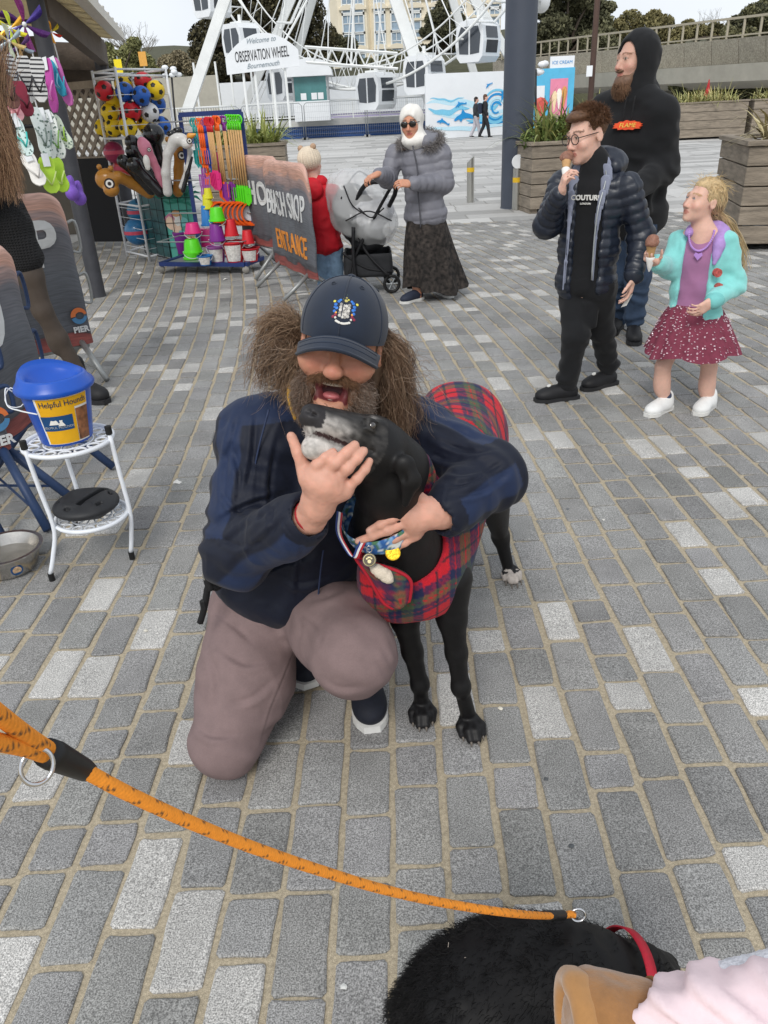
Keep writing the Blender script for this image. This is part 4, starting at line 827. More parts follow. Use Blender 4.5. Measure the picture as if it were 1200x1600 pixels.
def infl(name,path,rad,m,lab,head,extra=None,eye=None):
 t=thing(name,path[0],lab,'inflatable','inflatable animals beside the rack');pr=chain(path,rad,.03)+head;solid_obj('body',pr,.012,m,t)
 if eye:
  for c,r in eye:
   d=nrm(_C-c);
   for rr,mm,of in((r,m_eyek,0),(r*.7,m_eyew,.004),(r*.35,m_eyek,.008)):mb=MB();mb.cyl(c+d*of,c+d*(of+.003),rr,n=14);mb.build('printed_eye',mm,t)
 if extra:extra(t)
A=lambda x,y_,Y:at(x,y_,Y)
def horns(c1,c2):
 def f(t):
  for c in(c1,c2):mb=MB();mb.ball(c,.03,10);mb.build('horn',m_io,t,True)
 return f
infl('giraffe_toy',[A(232,300,9.2),A(205,285,9.1),A(185,276,9.0)],[.07,.06,.06],m_io,'tan inflatable giraffe head sticking out to the left',[el(A(168,280,9.0),(.13,.1,.11)),el(A(174,296,8.95),(.085,.08,.075))],horns(A(155,261,9.0),A(173,263,8.95)),[(A(171,287,8.88),.055)])
infl('giraffe_toy',[A(278,300,9.15),A(279,265,9.15),A(281,240,9.1)],[.055,.05,.06],m_io,'tan inflatable giraffe standing behind the white zebra',[el(A(282,238,9.1),(.075,.08,.1)),el(A(270,222,9.15),(.05,.05,.06))],horns(A(262,218,9.1),A(268,212,9.1)),[(A(284,243,9.0),.045)])
infl('flamingo_toy',[A(262,300,9.05),A(250,275,9.0),A(238,250,8.95),A(228,228,8.92)],[.045,.045,.04,.05],m_ip,'pink inflatable flamingo with white beak',[el(A(226,231,8.92),(.065,.07,.11),frame(V(0,1,0),V(-.25,0,1)))],lambda t:solid_obj('beak',[el(A(229,252,8.86),(.035,.045,.065)),el(A(231,262,8.86),(.025,.03,.03))],.01,m_eyew,t),[(A(233,234,8.85),.022)])
infl('zebra_toy',[A(262,300,8.95),A(259,270,8.9),A(262,240,8.88),A(272,222,8.87)],[.05,.045,.045,.06],m_iw,'white inflatable ostrich with black crest and orange beak',[el(A(279,218,8.87),(.1,.08,.065)),el(A(292,225,8.84),(.06,.06,.05))],lambda t:(solid_obj('crest',[el(A(268,209,8.88),(.05,.05,.035)),el(A(278,204,8.9),(.05,.05,.035))],.01,m_ib,t),solid_obj('beak',[rc(A(297,213,8.84),A(305,210,8.82),.035,.012)],.008,m_beak,t)),[(A(296,220,8.79),.03)])
for i,(p,q,r,lab)in enumerate([((240,210),(262,290),.115,'big black inflatable head at the back of the heap'),((206,222),(244,290),.075,'black inflatable nearest the cage shelf'),((207,237),(240,292),.075,'black inflatable below the one at the shelf'),((193,252),(236,296),.07,'black inflatable farthest left beside the giraffe'),((210,258),(250,300),.085,'front black inflatable with a shiny round head')]):
 Y=9.25-.07*i;a,b=A(*p,Y),A(*q,Y+.05);infl('penguin_toy',[b,(a+b)/2,a],[.06,.05,.06],m_ib,lab,[el(a,(r,r,r*.95))])
infl('zebra_toy',[A(283,292,9.0),A(294,262,8.98),A(296,240,8.98)],[.028,.028,.022],m_iw,'slim white inflatable neck leaning right behind the ostrich',[el(A(297,236,8.98),(.03,.03,.04))])
infl('penguin_toy',[A(286,298,8.95),A(293,272,8.95),A(300,246,8.95)],[.025,.022,.015],m_ib,'slim black inflatable strip leaning right',[])
def wire_panel(o,ax,ay,w_,h,nx,ny,name,parent,m,r=.006):
 for i in range(nx+1):mb=MB();mb.cyl(o+ax*w_*i/nx,o+ax*w_*i/nx+ay*h,r if i in(0,nx)else r*.5,n=5);mb.build(name,m,parent)
 for j in range(ny+1):mb=MB();mb.cyl(o+ay*h*j/ny,o+ay*h*j/ny+ax*w_,r if j in(0,ny)else r*.5,n=5);mb.build(name,m,parent)
bn=thing('wire_bin',G(268,412),'black wire bin with printed palm tree card holding the inflatables','bin')
b0=G(269,412);b1=V(*at(312,380,9.35)[:2],0);b2=V(*at(228,400,10.0)[:2],0);zt_=at(255,300,9.2)[2];e1_=nrm(b1-b0);e2_=nrm(b2-b0)
m_bw=mat('black_wire',s('#1a1a1c'),rough=.5)
wire_panel(b0+V(0,0,.05),e1_,V(0,0,1),np.linalg.norm(b1-b0),zt_,4,6,'wire',bn,m_bw);wire_panel(b0+V(0,0,.05),e2_,V(0,0,1),np.linalg.norm(b2-b0),zt_,4,6,'wire',bn,m_bw)
m_card=mat('palm_card',s('#58b0a0'),rough=.5,var=.1,vs=4);n1=np.cross(e1_,V(0,0,1));wB=np.linalg.norm(b1-b0)
mb=MB();mb.bar(b0+e1_*.01-n1*.02+V(0,0,.05+zt_/2),b1-e1_*.01-n1*.02+V(0,0,.05+zt_/2),.01,zt_-.02);cd_=mb.build('card',m_card,bn)
for i in range(3):
 for k_ in range(7):
  a0=math.pi*(k_/6)*1.1-.15;c_=b0+e1_*wB*(.2+.3*i)+V(0,0,.05+zt_*(.86-.08*(i%2)));d=e1_*math.cos(a0)+V(0,0,1)*math.sin(a0)*.8;mb=MB()
  mb.prism([(0,-.008),(.11,-.018),(.18,-.05),(.12,.01),(0,.01)],c_+n1*-.012,d,np.cross(n1,d),n1,.003);mb.build('printed_frond',mat('frond_green',s('#2f8f7c'),rough=.5),cd_)
for i in range(16):
 c_=b0+e1_*wB*random.uniform(.1,.9)+V(0,0,.05+zt_*random.uniform(.15,.6));mb=MB();P=[(random.uniform(.04,.08)*math.cos(a),random.uniform(.04,.09)*math.sin(a))for a in np.linspace(0,6.28,9)[:-1]]
 mb.prism(P,c_-n1*(.013-.0012*i/3),e1_,V(0,0,1),n1,.001);mb.build('printed_blot',mat('blot_%d'%(i%5),s(['#e7c9b0','#e6e4de','#c97f9c','#7fc7c4','#d9a878'][i%5]),rough=.5),cd_)
mb=MB();n2=np.cross(e2_,V(0,0,1));mb.bar(b0+V(0,0,.05+zt_/2)+n2*.02+e2_*.01,b2+V(0,0,.05+zt_/2)+n2*.02-e2_*.01,.01,zt_-.02);cd2=mb.build('side_card',mat('teal_dark_card',s('#2d5a5c'),rough=.4,var=.5,vs=9),bn)
m_nv=mat('navy_tube',s('#23366e'),rough=.45,var=.1)
rl,rr_=G(316,432),G(409,424);rl=V(rl[0],rl[1],0);rr_=V(rr_[0],rr_[1],0)
rk=thing('spade_rack',(rl+rr_)/2,'navy wheeled rack hung with long handled beach spades and nets','rack')
r_l=V(*at(278,400,9.1)[:2],0);r_r=V(*at(405,420,8.75)[:2],0);ex=nrm(r_r-r_l);Wr=np.linalg.norm(r_r-r_l);back=V(-ex[1],ex[0],0)
ztr=at(388,174,8.8)[2]
for q in(r_r,r_l+ex*.3):mb=MB();mb.bar(q+V(0,0,.08),q+V(0,0,ztr),.04,.03,up=(0,1,0));mb.build('upright',m_nv,rk)
mb=MB();mb.bar(r_l+ex*.3+V(0,0,ztr),r_r+V(0,0,ztr),.035,.045);mb.build('top_rail',m_nv,rk)
for z in(ztr-.06,ztr-.62,ztr-.95):
 mb=MB();mb.cyl(r_l+V(0,0,z)-back*.04,r_r+V(0,0,z)-back*.04,.008,n=6);mb.build('hook_bar',m_grey,rk)
fr=-back
tr=[r_l+fr*.35,r_r+fr*.3,r_r-fr*.1,r_l-fr*.1]
for i in range(4):
 mb=MB();mb.bar(tr[i]+V(0,0,.1),tr[(i+1)%4]+V(0,0,.1),.05,.04);mb.build('base_rail',m_nv,rk)
 mb=MB();mb.cyl(tr[i]+V(0,0,.33),tr[(i+1)%4]+V(0,0,.33),.006,n=5);mb.build('basket_wire',m_grey,rk)
mb=MB();mb.add([q+V(0,0,.105)for q in tr],[(0,1,2,3)]);mb.build('tray',m_grey,rk)
for q in tr:mb=MB();mb.lathe([(.035,-.015),(.04,0),(.035,.015)],q+V(0,0,.045),np.array([[0,0,1],[1,0,0],[0,1,0]]).T,12,True,True);mb.build('castor',mat('castor_wheel',s('#8d8a84'),rough=.6),rk,True)
m_wood=mat('turned_wood',s('#c9a06c'),rough=.6,var=.12,vs=12)
HEX=dict(o='f0641e',g='58d41c',p='7d2a8c',r='d22a34',t='2c9a96',n='2b3f9c',k='d82c7c',y='d6d22a',b='2b7ac0',v='a45aa8')
def pm(k):return mat('plastic_'+HEX[k],s('#'+HEX[k]),rough=.4,var=.05)
def spade(p,Ln,hk,bk,lab,wood=True,bw=.085,grp='long beach spades on the rack'):
 t=thing('beach_spade',p-V(0,0,Ln),lab,'spade',grp);Lw=Ln-.17
 mb=MB()
 th=np.linspace(0,2*math.pi,13)[:-1];mb.tube([p+ex*.028*math.cos(a)+V(0,0,-.035+.038*math.sin(a))for a in th],.009,6,close=True);mb.cyl(p+V(0,0,-.06),p+V(0,0,-.13),.012,n=6);mb.build('grip',pm(hk),t,True)
 mb=MB();mb.cyl(p+V(0,0,-.12),p+V(0,0,-Lw),.0105,n=8);mb.build('shaft',m_wood if wood else pm(hk),t,True)
 mb=MB();b_=p+V(0,0,-Lw);pts=[(-bw/2,0),(bw/2,0),(bw/2,-.13),(.0,-.175),(-bw/2,-.13)];mb.prism(pts,b_,ex,V(0,0,1),fr,.008);mb.bar(b_+V(0,0,.02),b_+V(0,0,-.06),.03,.02);mb.bar(b_-ex*bw/2+fr*.012,b_-ex*bw/2+V(0,0,-.13)+fr*.012,.006,.02,up=(0,1,0));mb.bar(b_+ex*bw/2+fr*.012,b_+ex*bw/2+V(0,0,-.13)+fr*.012,.006,.02,up=(0,1,0));mb.build('blade',pm(bk),t)
def rkp(px,py,d=.03):
 a=at(px,py,8.8);x=(a-r_l)@ex;k=r_l+ex*x+fr*d;return V(k[0],k[1],at(px,py,k[1])[2])
order=['first','second','third','fourth','fifth','sixth','seventh','eighth','ninth','tenth']
for i in range(6):spade(rkp(356+5.6*i,180,.03+.012*i),.84,'g','g','green wooden shafted spade, %s of the green ones from the left'%order[i])
for i in range(3):spade(rkp(334+4.2*i,182,.05+.012*i),.8,'o','o' if i<2 else 'p','wooden shafted spade with orange grip, %s from the left'%order[i])
for i in range(2):spade(rkp(347+4.2*i,182,.03+.012*i),.8,'p','p','wooden shafted spade with purple grip, %s from the left'%order[i])
for i in range(4):spade(rkp(320+3.6*i,184,.06+.008*i),.68,'r','k','spade with red grip and pink blade, %s of four from the left'%order[i],True,.07)
sm=[('t',292),('t',297),('o',302),('o',306),('o',310),('n',314),('n',317),('b',321)]
for i,(k_,x)in enumerate(sm):spade(rkp(x,186,0.05),.46,k_,k_,'short plastic spade in %s, %s of the short row from the left'%({'t':'teal','o':'orange','n':'navy','b':'blue'}[k_],order[i]),False,.06,'short spades on the rack')
for i,(k_,x,y_)in enumerate([('v',303,232),('v',309,236),('o',314,230),('b',322,230),('k',330,236),('k',336,238),('v',306,250)]):
 p=rkp(x,y_,.04);t=thing('beach_rake',p-V(0,0,.3),'plastic rake in %s, %s of the middle row from the left'%({'v':'lilac','o':'orange','b':'blue','k':'pink'}[k_],order[i]),'rake','rakes and scoops on the rack')
 mb=MB();mb.cyl(p,p+V(0,0,-.26),.012,n=8);mb.build('handle',pm(k_),t,True);mb=MB();mb.bar(p+V(0,0,-.26)-ex*.045,p+V(0,0,-.26)+ex*.045,.02,.02)
 for q in range(5):mb.cyl(p+V(0,0,-.26)+ex*(-.04+.02*q),p+V(0,0,-.36)+ex*(-.04+.02*q)+fr*.01,.007,n=5)
 mb.build('tines',pm(k_),t)
for i in range(8):
 p=rkp(342+7.6*i-(7 if i<2 else 0),333,.1-.012*i);t=thing('beach_sieve',p-V(0,0,.1),'orange round sand sieve, %s from the left on the rack'%order[i],'sieve','orange sieves on the rack');nx_=nrm(ex*.75+fr*.66)
 Rm=frame(nx_,V(0,0,1));Rl=np.stack([Rm[:,0],Rm[:,2],Rm[:,1]],1);mb=MB();mb.lathe([(.09,0),(.108,.005),(.11,.05),(.122,.05),(.122,.055),(.105,.055)],p,Rl,22);mb.build('rim',pm('o')if i>0 else mat('plastic_dull_orange',s('#d0571c'),rough=.45),t,True,autos=40)
 mb=MB();mb.lathe([(.0,.002),(.075,.002)],p,Rl,22);mb.build('mesh_disc',m_white2,t)
def bucket(c,r,h,k_,lab,up=True,label=False,handle=True):
 t=thing('beach_bucket',c,lab,'bucket','beach buckets on the rack');m_=pm(k_);mb=MB();c=np.asarray(c,float)
 pf=[(r*.68,0),(r*.7,.003),(r*.97,h*.93),(r*1.08,h*.93),(r*1.08,h),(r*.95,h),(r*.66,.012)]
 if not up:pf=[(a,h-b)for a,b in pf]
 mb.lathe(pf,c,n=20,capb=up);mb.lathe([(0,pf[0][1]),(r*.68,pf[0][1])],c,n=20);mb.build('shell',m_,t,True,autos=35)
 if handle:P=[c+V(r*1.05*math.cos(a),-r*.5*abs(math.sin(a))-.0,h*(.9 if up else .1)-r*.7*math.sin(a))for a in np.linspace(0,math.pi,12)];mb=MB();mb.tube(P,.004,5);mb.build('handle',m_white2,t,True)
 if label:
  mb=MB();th=np.linspace(-2.4,-.7,9);mb.grid(np.array([[(c[0]+(r*.72+(r*.25)*z_+.003)*math.cos(a),c[1]+(r*.72+(r*.25)*z_+.003)*math.sin(a),c[2]+h*(.1+.75*z_))for a in th]for z_ in(0,.5,1)]));mb.build('paper_label',mat('bucket_label',s('#d8d5d0'),rough=.6,var=.3,vs=40),t,True)
def bk(px,py,d,r,h,k_,lab,up=True,label=False,z=None):
 g=G(px,py,.11)if z is None else None
 if z is None:c=V(g[0],g[1],.11)
 else:a=at(px,py,z[1]);c=V(a[0],a[1],a[2])
 bucket(c,r,h,k_,lab,up,label)
bk(301,404,0,.095,.19,'g','lime bucket at the bottom left of the rack',False);bk(302,394,0,.1,.13,'g','lime bucket nested on the bottom left one',False,z=(0,8.5));bk(286,396,0,.08,.24,'p','plum bucket beside the printed card',True);bk(322,384,0,.1,.2,'k','hot pink bucket behind the lime stack',False);bk(302,364,0,.09,.1,'k','hot pink bucket upside down on the lime stack',False,z=(0,8.6))
bk(341,410,0,.1,.17,'v','violet bucket with paper label at the front',True,True);bk(340,376,0,.085,.17,'p','purple bucket upside down on the labelled violet one',False,z=(0,8.5));bk(340,345,0,.085,.13,'g','lime bucket crowning the purple stack',False,z=(0,8.5));bk(368,410,0,.115,.22,'r','red bucket with paper label at the front',True,True);bk(362,368,0,.075,.16,'r','red bucket upside down on the labelled red one',False,z=(0,8.55));bk(392,408,0,.105,.14,'r','red bucket at the right front corner of the rack',True,True);bk(388,380,0,.07,.13,'r','small red bucket upside down at the right corner',False,z=(0,8.6))
bk(322,414,0,.08,.1,'b','small pale blue bucket with label between lime and violet',True,True)
for i,(y_,k_,h)in enumerate([(352,'b',.2),(326,'y',.14),(310,'y',.1)]):bk(326,y_,0,.075-.012*i,h,k_,['blue bucket at the middle of the rack under the yellow ones','yellow bucket stacked on the blue one','small yellow bucket on top of the stack'][i],False,z=(0,8.75))
# ================================================================ banner barriers, stand with bucket, bowl
m_ban=None
def banner_mat():
 m=bpy.data.materials.new('sunset_banner');m.use_nodes=True;n=m.node_tree.nodes;L=m.node_tree.links;b=n['Principled BSDF'];b.inputs['Roughness'].default_value=.75
 a=n.new('ShaderNodeAttribute');a.attribute_name='tuv';sp=n.new('ShaderNodeSeparateXYZ');L.new(a.outputs['Vector'],sp.inputs[0])
 mp=n.new('ShaderNodeMapping');mp.inputs['Scale'].default_value=(1.6,9,1);L.new(a.outputs['Vector'],mp.inputs[0]);t=n.new('ShaderNodeTexNoise');t.inputs['Scale'].default_value=2.2;t.inputs['Detail'].default_value=7;L.new(mp.outputs[0],t.inputs['Vector'])
 ad=n.new('ShaderNodeMath');ad.operation='MULTIPLY_ADD';ad.inputs[1].default_value=.22;L.new(t.outputs['Fac'],ad.inputs[0]);L.new(sp.outputs['Y'],ad.inputs[2])
 cr=n.new('ShaderNodeValToRGB');e=cr.color_ramp.elements;ad2=n.new('ShaderNodeMath');ad2.operation='ADD';ad2.inputs[1].default_value=-.11;L.new(ad.outputs[0],ad2.inputs[0]);L.new(ad2.outputs[0],cr.inputs[0])
 st=[(0,'#8c4a44'),(.07,'#7a3f3c'),(.085,'#3c3a3e'),(.13,'#56585e'),(.5,'#5d6066'),(.76,'#6a6a70'),(.8,'#8c7a78'),(.86,'#a08a86'),(.9,'#c79a88'),(1,'#c9a294')]
 e[0].position=st[0][0];e[0].color=(*s(st[0][1]),1);e[1].position=1;e[1].color=(*s(st[-1][1]),1)
 for p,c in st[1:-1]:q=e.new(p);q.color=(*s(c),1)
 t2=n.new('ShaderNodeTexNoise');t2.inputs['Scale'].default_value=1.0;mp2=n.new('ShaderNodeMapping');mp2.inputs['Scale'].default_value=(8,90,1);L.new(a.outputs['Vector'],mp2.inputs[0]);L.new(mp2.outputs[0],t2.inputs['Vector'])
 r=n.new('ShaderNodeMapRange');r.inputs[1].default_value=.3;r.inputs[2].default_value=.7;r.inputs[3].default_value=.78;r.inputs[4].default_value=1.2;L.new(t2.outputs['Fac'],r.inputs[0])
 x=n.new('ShaderNodeVectorMath');x.operation='SCALE';L.new(cr.outputs[0],x.inputs[0]);L.new(r.outputs[0],x.inputs['Scale']);L.new(x.outputs[0],b.inputs['Base Color'])
 return m
m_ban=banner_mat();m_lw=mat('banner_white',s('#cfd0d0'),rough=.7,var=.05);m_lo=mat('banner_orange',s('#d98a3a'),rough=.7,var=.08)
m_galv=mat('galvanised_tube',s('#9b9d9c'),rough=.45,var=.15,metal=.6);m_bt=mat('navy_paint_tube',s('#263a5c'),rough=.5,var=.15)
def banner(o,ex_,w_,h,z0,lab,frame_m=None,rad=.12,legs=True,lean=0.,hands=True):
 """cloth sleeve over a crowd barrier; o = ground point under its left end, ex_ along it"""
 ex_=nrm(ex_);nn=V(ex_[1],-ex_[0],0);up=nrm(V(0,0,1)+nn*lean);o=np.asarray(o,float)
 t=thing('banner_barrier',o+ex_*w_/2,lab,'barrier','banner covered crowd barriers');fm=frame_m or m_galv
 nx,nz=34,30;th=.028;outs=[]
 def pt(u,v,sgn):
  x=u*w_;z=v*h;e=rad;dx_=max(e-x,x-(w_-e),0);top=h-(e-math.sqrt(max(e*e-dx_*dx_,0)))if dx_>0 else h;z=v*top
  rip=.007*math.sin(x*13+z*3)+.006*math.sin(z*17+x*5)+.004*math.sin(x*31)
  edge=min(1,14*min(u,1-u));bulge=th*(.35+.65*math.sqrt(max(edge,0)))*(1 if v<.97 else .4)
  return o+ex_*x+up*(z0+z)+nn*sgn*bulge+nn*rip
 Vv,Ff,UV=[],[],[]
 for sgn in(1,-1):
  k=len(Vv)
  for j in range(nz+1):
   for i in range(nx+1):Vv.append(pt(i/nx,j/nz,sgn));UV.append((i/nx*w_,j/nz))
  Ff+=[(k+j*(nx+1)+i,k+j*(nx+1)+i+1,k+(j+1)*(nx+1)+i+1,k+(j+1)*(nx+1)+i)if sgn>0 else(k+j*(nx+1)+i,k+(j+1)*(nx+1)+i,k+(j+1)*(nx+1)+i+1,k+j*(nx+1)+i+1)for j in range(nz)for i in range(nx)]
 N1=(nx+1)*(nz+1);bd=[(j*(nx+1))for j in range(nz+1)]+[nz*(nx+1)+i for i in range(1,nx+1)]+[(j*(nx+1)+nx)for j in range(nz-1,-1,-1)]
 Ff+=[(a,b,b+N1,a+N1)for a,b in zip(bd[:-1],bd[1:])]
 mesh_obj('banner_cloth',Vv,Ff,m_ban,t,True,uv=UV)
 if legs:
  for u in(.16,.84):
   for sg_ in(-1,1):a=o+ex_*w_*u+up*(z0+.03);mb=MB();mb.cyl(a,V(*(o+ex_*w_*u+nn*sg_*.3+ex_*.02*sg_)[:2],.015),.02,n=8);mb.build('leg',fm,t,True)
   mb=MB();mb.cyl(o+ex_*w_*u+nn*.2+V(0,0,z0*.35),o+ex_*w_*u-nn*.2+V(0,0,z0*.35),.006,n=5);mb.build('brace',fm,t)
 mb=MB();mb.cyl(o+ex_*.03+up*(z0-.01),o+ex_*(w_-.03)+up*(z0-.01),.019,n=8);mb.build('bottom_tube',fm,t,True)
 if hands:
  for zz in((.28,.46),(.62,.8)):
   a=o+ex_*(w_+.0);P=[a+up*(z0+h*zz[0]),a+ex_*.055+up*(z0+h*zz[0]),a+ex_*.055+up*(z0+h*zz[1]),a+up*(z0+h*zz[1])];mb=MB();mb.tube(spline(P,14),.01,6);mb.build('hook',fm,t,True)
 return t,ex_,up,nn,o,z0
def ban_text(bi,body,size,x,z,m,xs=1.,name='lettering',**k):
 t,ex_,up,nn,o,z0=bi;v,f=text_mesh(body,size,V(0,0,0),V(1,0,0),V(0,0,1),depth=.003,xs=xs,**k)
 X=x+v[:,0];Z=z+v[:,2];rip=.007*np.sin(X*13+Z*3)+.006*np.sin(Z*17+X*5)+.004*np.sin(X*31)
 P=o+X[:,None]*ex_+(z0+Z)[:,None]*up+(.034+rip-v[:,1])[:,None]*nn;mesh_obj(name,P,f,m,t)
def pier_logo(bi,x,z,r):
 t,ex_,up,nn,o,z0=bi
 for k_,(a0,a1,hx)in enumerate([(.15,3.2,'#d0713c'),(3.4,6.1,'#4a7ea8')]):
  A=np.linspace(a0,a1,16);rip=.007*math.sin(x*13+z*3);P=[(x+r*math.cos(a),z+r*math.sin(a))for a in A]+[(x+r*.55*math.cos(a)+r*.12,z+r*.45*math.sin(a))for a in A[::-1]]
  mb=MB();mb.prism(P,o+up*z0+nn*(.04+rip),ex_,up,nn,.003);mb.build('emblem',mat('emblem_'+hx[1:],s(hx),rough=.6),t)
 ban_text(bi,'PIER',r*1.0,x,z-r*1.75,m_lw,bold=.002,name='pier_lettering')
a=G(428,418);b=G(446,470)
bi=banner(V(*at(378,330,9.0)[:2],0),at(440,330,8.1)*V(1,1,0)-at(378,330,9.0)*V(1,1,0),1.05,.86,.28,'grey banner barrier reading SHOP between the rack and the child',lean=0,hands=False)
ban_text(bi,'SHOP',.3,.56,.5,m_lw,xs=.95,bold=.01)
o1=V(*at(433,400,8.0)[:2],0);o2=V(*at(496,420,6.9)[:2],0)
bi=banner(o1,o2-o1,np.linalg.norm(o2-o1),.93,.2,'mauve banner barrier reading beach shop entrance beside the child in red',lean=.03,hands=False)
wB_=np.linalg.norm(o2-o1)
ban_text(bi,'BEACH SHOP',.3,wB_*.5,.56,m_lw,xs=wB_/2.15,bold=.003,spacing=1.1);ban_text(bi,'ENTRANCE',.25,wB_*.55,.24,m_lo,xs=wB_/1.8,bold=.002,spacing=1.08)
o1=V(*at(12,500,4.85)[:2],0);o2=V(*at(146,540,5.15)[:2],0)
bi=banner(o1,o2-o1,np.linalg.norm(o2-o1),at(95,300,5.05)[2]-.2,.2,'grey banner barrier with large letter P behind the long haired woman',lean=0)
w1=np.linalg.norm(o2-o1);h1=at(95,300,5.05)[2]-.2
ban_text(bi,'SHOP',.37,w1*.8,at(90,383,5.05)[2]-.2,m_lw,xs=.9,bold=.012,align='RIGHT');pier_logo(bi,w1*.87,at(132,492,5.1)[2]-.2,.052)
o1=V(*at(-30,700,3.0)[:2],0);o2=V(*at(92,700,3.55)[:2],0)
zt_a=at(30,385,3.35)[2]
w2=np.linalg.norm(o2-o1)
bi=banner(o1,o2-o1,w2,zt_a-.3,.3,'grey banner barrier with navy frame and letter O behind the blue bucket',m_bt)
ban_text(bi,'SHO',.4,w2*.66,(zt_a-.3)*.66,m_lw,xs=.85,bold=.01,align='RIGHT')
o1=V(*at(-90,700,2.9)[:2],0);o2=V(*at(34,760,3.06)[:2],0);w3=np.linalg.norm(o2-o1);zt_b=at(5,500,3.0)[2]
bi=banner(o1,o2-o1,w3,zt_b-.3,.3,'grey banner barrier with PIER lettering at the left edge, nearest the camera',m_bt)
pier_logo(bi,w3*.86,(zt_b-.3)*.26,.055);ban_text(bi,'SHO',.36,w3*.78,(zt_b-.3)*.82,m_lw,xs=.85,bold=.01,align='RIGHT')
m_wp=mat('white_paint_wire',s('#e4e8ee'),rough=.4,var=.06);m_rub=mat('black_rubber',s('#191919'),rough=.6,var=.1)
L1,L2=G(82,907),G(207,873);zs=.62
P1t,P2t,P3t=at(40,702,L1[1]+.04),at(146,682,L2[1]+.02),at(86,690,2.85)
ztp=(P1t[2]+P2t[2])/2
L3=V(*at(113,800,2.86)[:2],0)
st=thing('plant_stand',V(*(L1+L2+L3)[:2]/3,0),'white two tier wire plant stand carrying a bucket','stand')
kz=.3
K1,K2=G(96,828,.0),None
cA=(P1t+P2t)/2;cA=V(cA[0],cA[1]+.07,ztp-.02);cB=V((L1[0]+L2[0])/2+.02,(L1[1]+L2[1])/2+.06,.2)
def disc(c,r,name,sc=1.):
 mb=MB();th=np.linspace(0,2*math.pi,41)[:-1];mb.tube([c+V(r*math.cos(a),r*math.sin(a),0)for a in th],.009,6,close=True);mb.tube([c+V(r*.92*math.cos(a),r*.92*math.sin(a),-.004)for a in th],.004,5,close=True)
 o=mb.build(name,m_wp,st,True)
 for i in range(14):
  a=2*math.pi*i/14;mb=MB();cc=c+V(r*.76*math.cos(a),r*.76*math.sin(a),-.003);tt=np.linspace(0,2*math.pi,11)[:-1];mb.tube([cc+V(r*.13*math.cos(q),r*.13*math.sin(q),0)for q in tt],.004,5,close=True);mb.build('scroll',m_wp,o,True)
 mb=MB();mb.tube([c+V(r*.55*math.cos(a),r*.55*math.sin(a),-.003)for a in th],.004,5,close=True)
 for i in range(6):a=math.pi*i/6;mb.cyl(c+V(r*.55*math.cos(a),r*.55*math.sin(a),-.003),c-V(r*.55*math.cos(a),r*.55*math.sin(a),.003),.003,n=5)
 mb.build('grid',m_wp,o,True)
rA=.155;disc(cA,rA,'top_shelf');rB=.13;disc(cB,rB,'lower_shelf')
for(tp,ft)in((P1t,L1),(P2t,L2),(P3t,L3)):
 d=nrm((tp-cA)*V(1,1,0));t0=cA+d*(rA+.008)+V(0,0,.03);d2=nrm((ft-cB)*V(1,1,0));k_=cB+d2*(rB+.012);k_=V(k_[0],k_[1],.2)
 mb=MB();mb.tube(spline([t0,t0+(k_-t0)*.5,k_,k_+(ft-k_)*.5+V(0,0,-.0),V(ft[0],ft[1],.03)],16),.0085,8);lg=mb.build('leg',m_wp,st,True)
 mb=MB();mb.cyl(V(ft[0],ft[1],0),V(ft[0],ft[1],.032),.011,n=10);mb.build('rubber_foot',m_rub,lg);mb=MB();mb.cyl(t0-V(0,0,.004),t0+V(0,0,.026),.012,n=10);mb.build('end_cap',m_rub,lg)
m_cb=mat('blue_plastic',s('#1450b4'),rough=.32,var=.04,spec=.5);bc=cA+V(0,0,.012)
Zt=at(70,602,cA[1])[2]-bc[2];bk_=thing('collection_bucket',bc,'blue charity bucket with yellow label on the plant stand','bucket');r0,r1=.09,.12
mb=MB();mb.lathe([(0,.0),(r0*.97,0),(r0,.006),(r1,Zt),(r1*1.06,Zt)],bc,n=40);mb.build('pail',m_cb,bk_,True,autos=35)
mb=MB();vd=nrm((_C-bc)*V(1,1,0));hi=nrm(V(-.8,.55,0))
n=44;th=np.arange(n)*2*math.pi/n;rings=[]
for(rr2,zz,tl)in((1.1,-.012,0),(1.13,.0,0),(1.1,.014,.02),(1.0,.03,.22),(.93,.05,.55),(.86,.06,.62),(.72,.03,.40),(.45,-.005,.12),(.0,-.015,0)):
 w_=np.array([max(0,(math.cos(a)*hi[0]+math.sin(a)*hi[1]))for a in th])**1.2
 rings.append(np.stack([bc[0]+r1*rr2*np.cos(th),bc[1]+r1*rr2*np.sin(th),bc[2]+Zt+zz*.7+tl*.05*w_],1))
mb.add(np.concatenate(rings),[(i*n+q,i*n+(q+1)%n,(i+1)*n+(q+1)%n,(i+1)*n+q)for i in range(len(rings)-1)for q in range(n)]);mb.build('scoop_lid',m_cb,bk_,True)
def wrap(t0,t1,z0,z1,m_,name,parent,off=.0015,nn_=14):
 mb=MB();mb.grid(np.array([[(bc[0]+(r0+(r1-r0)*z_/Zt+off)*math.cos(a),bc[1]+(r0+(r1-r0)*z_/Zt+off)*math.sin(a),bc[2]+z_)for z_ in np.linspace(z0,z1,4)]for a in np.linspace(t0,t1,nn_)]));return mb.build(name,m_,parent,True)
m_yl=mat('yellow_label',s('#e8ae14'),rough=.5,var=.08,vs=12);m_nl=mat('navy_label',s('#164a7c'),rough=.5,var=.06);m_wl=mat('white_label',s('#e8e6e0'),rough=.5)
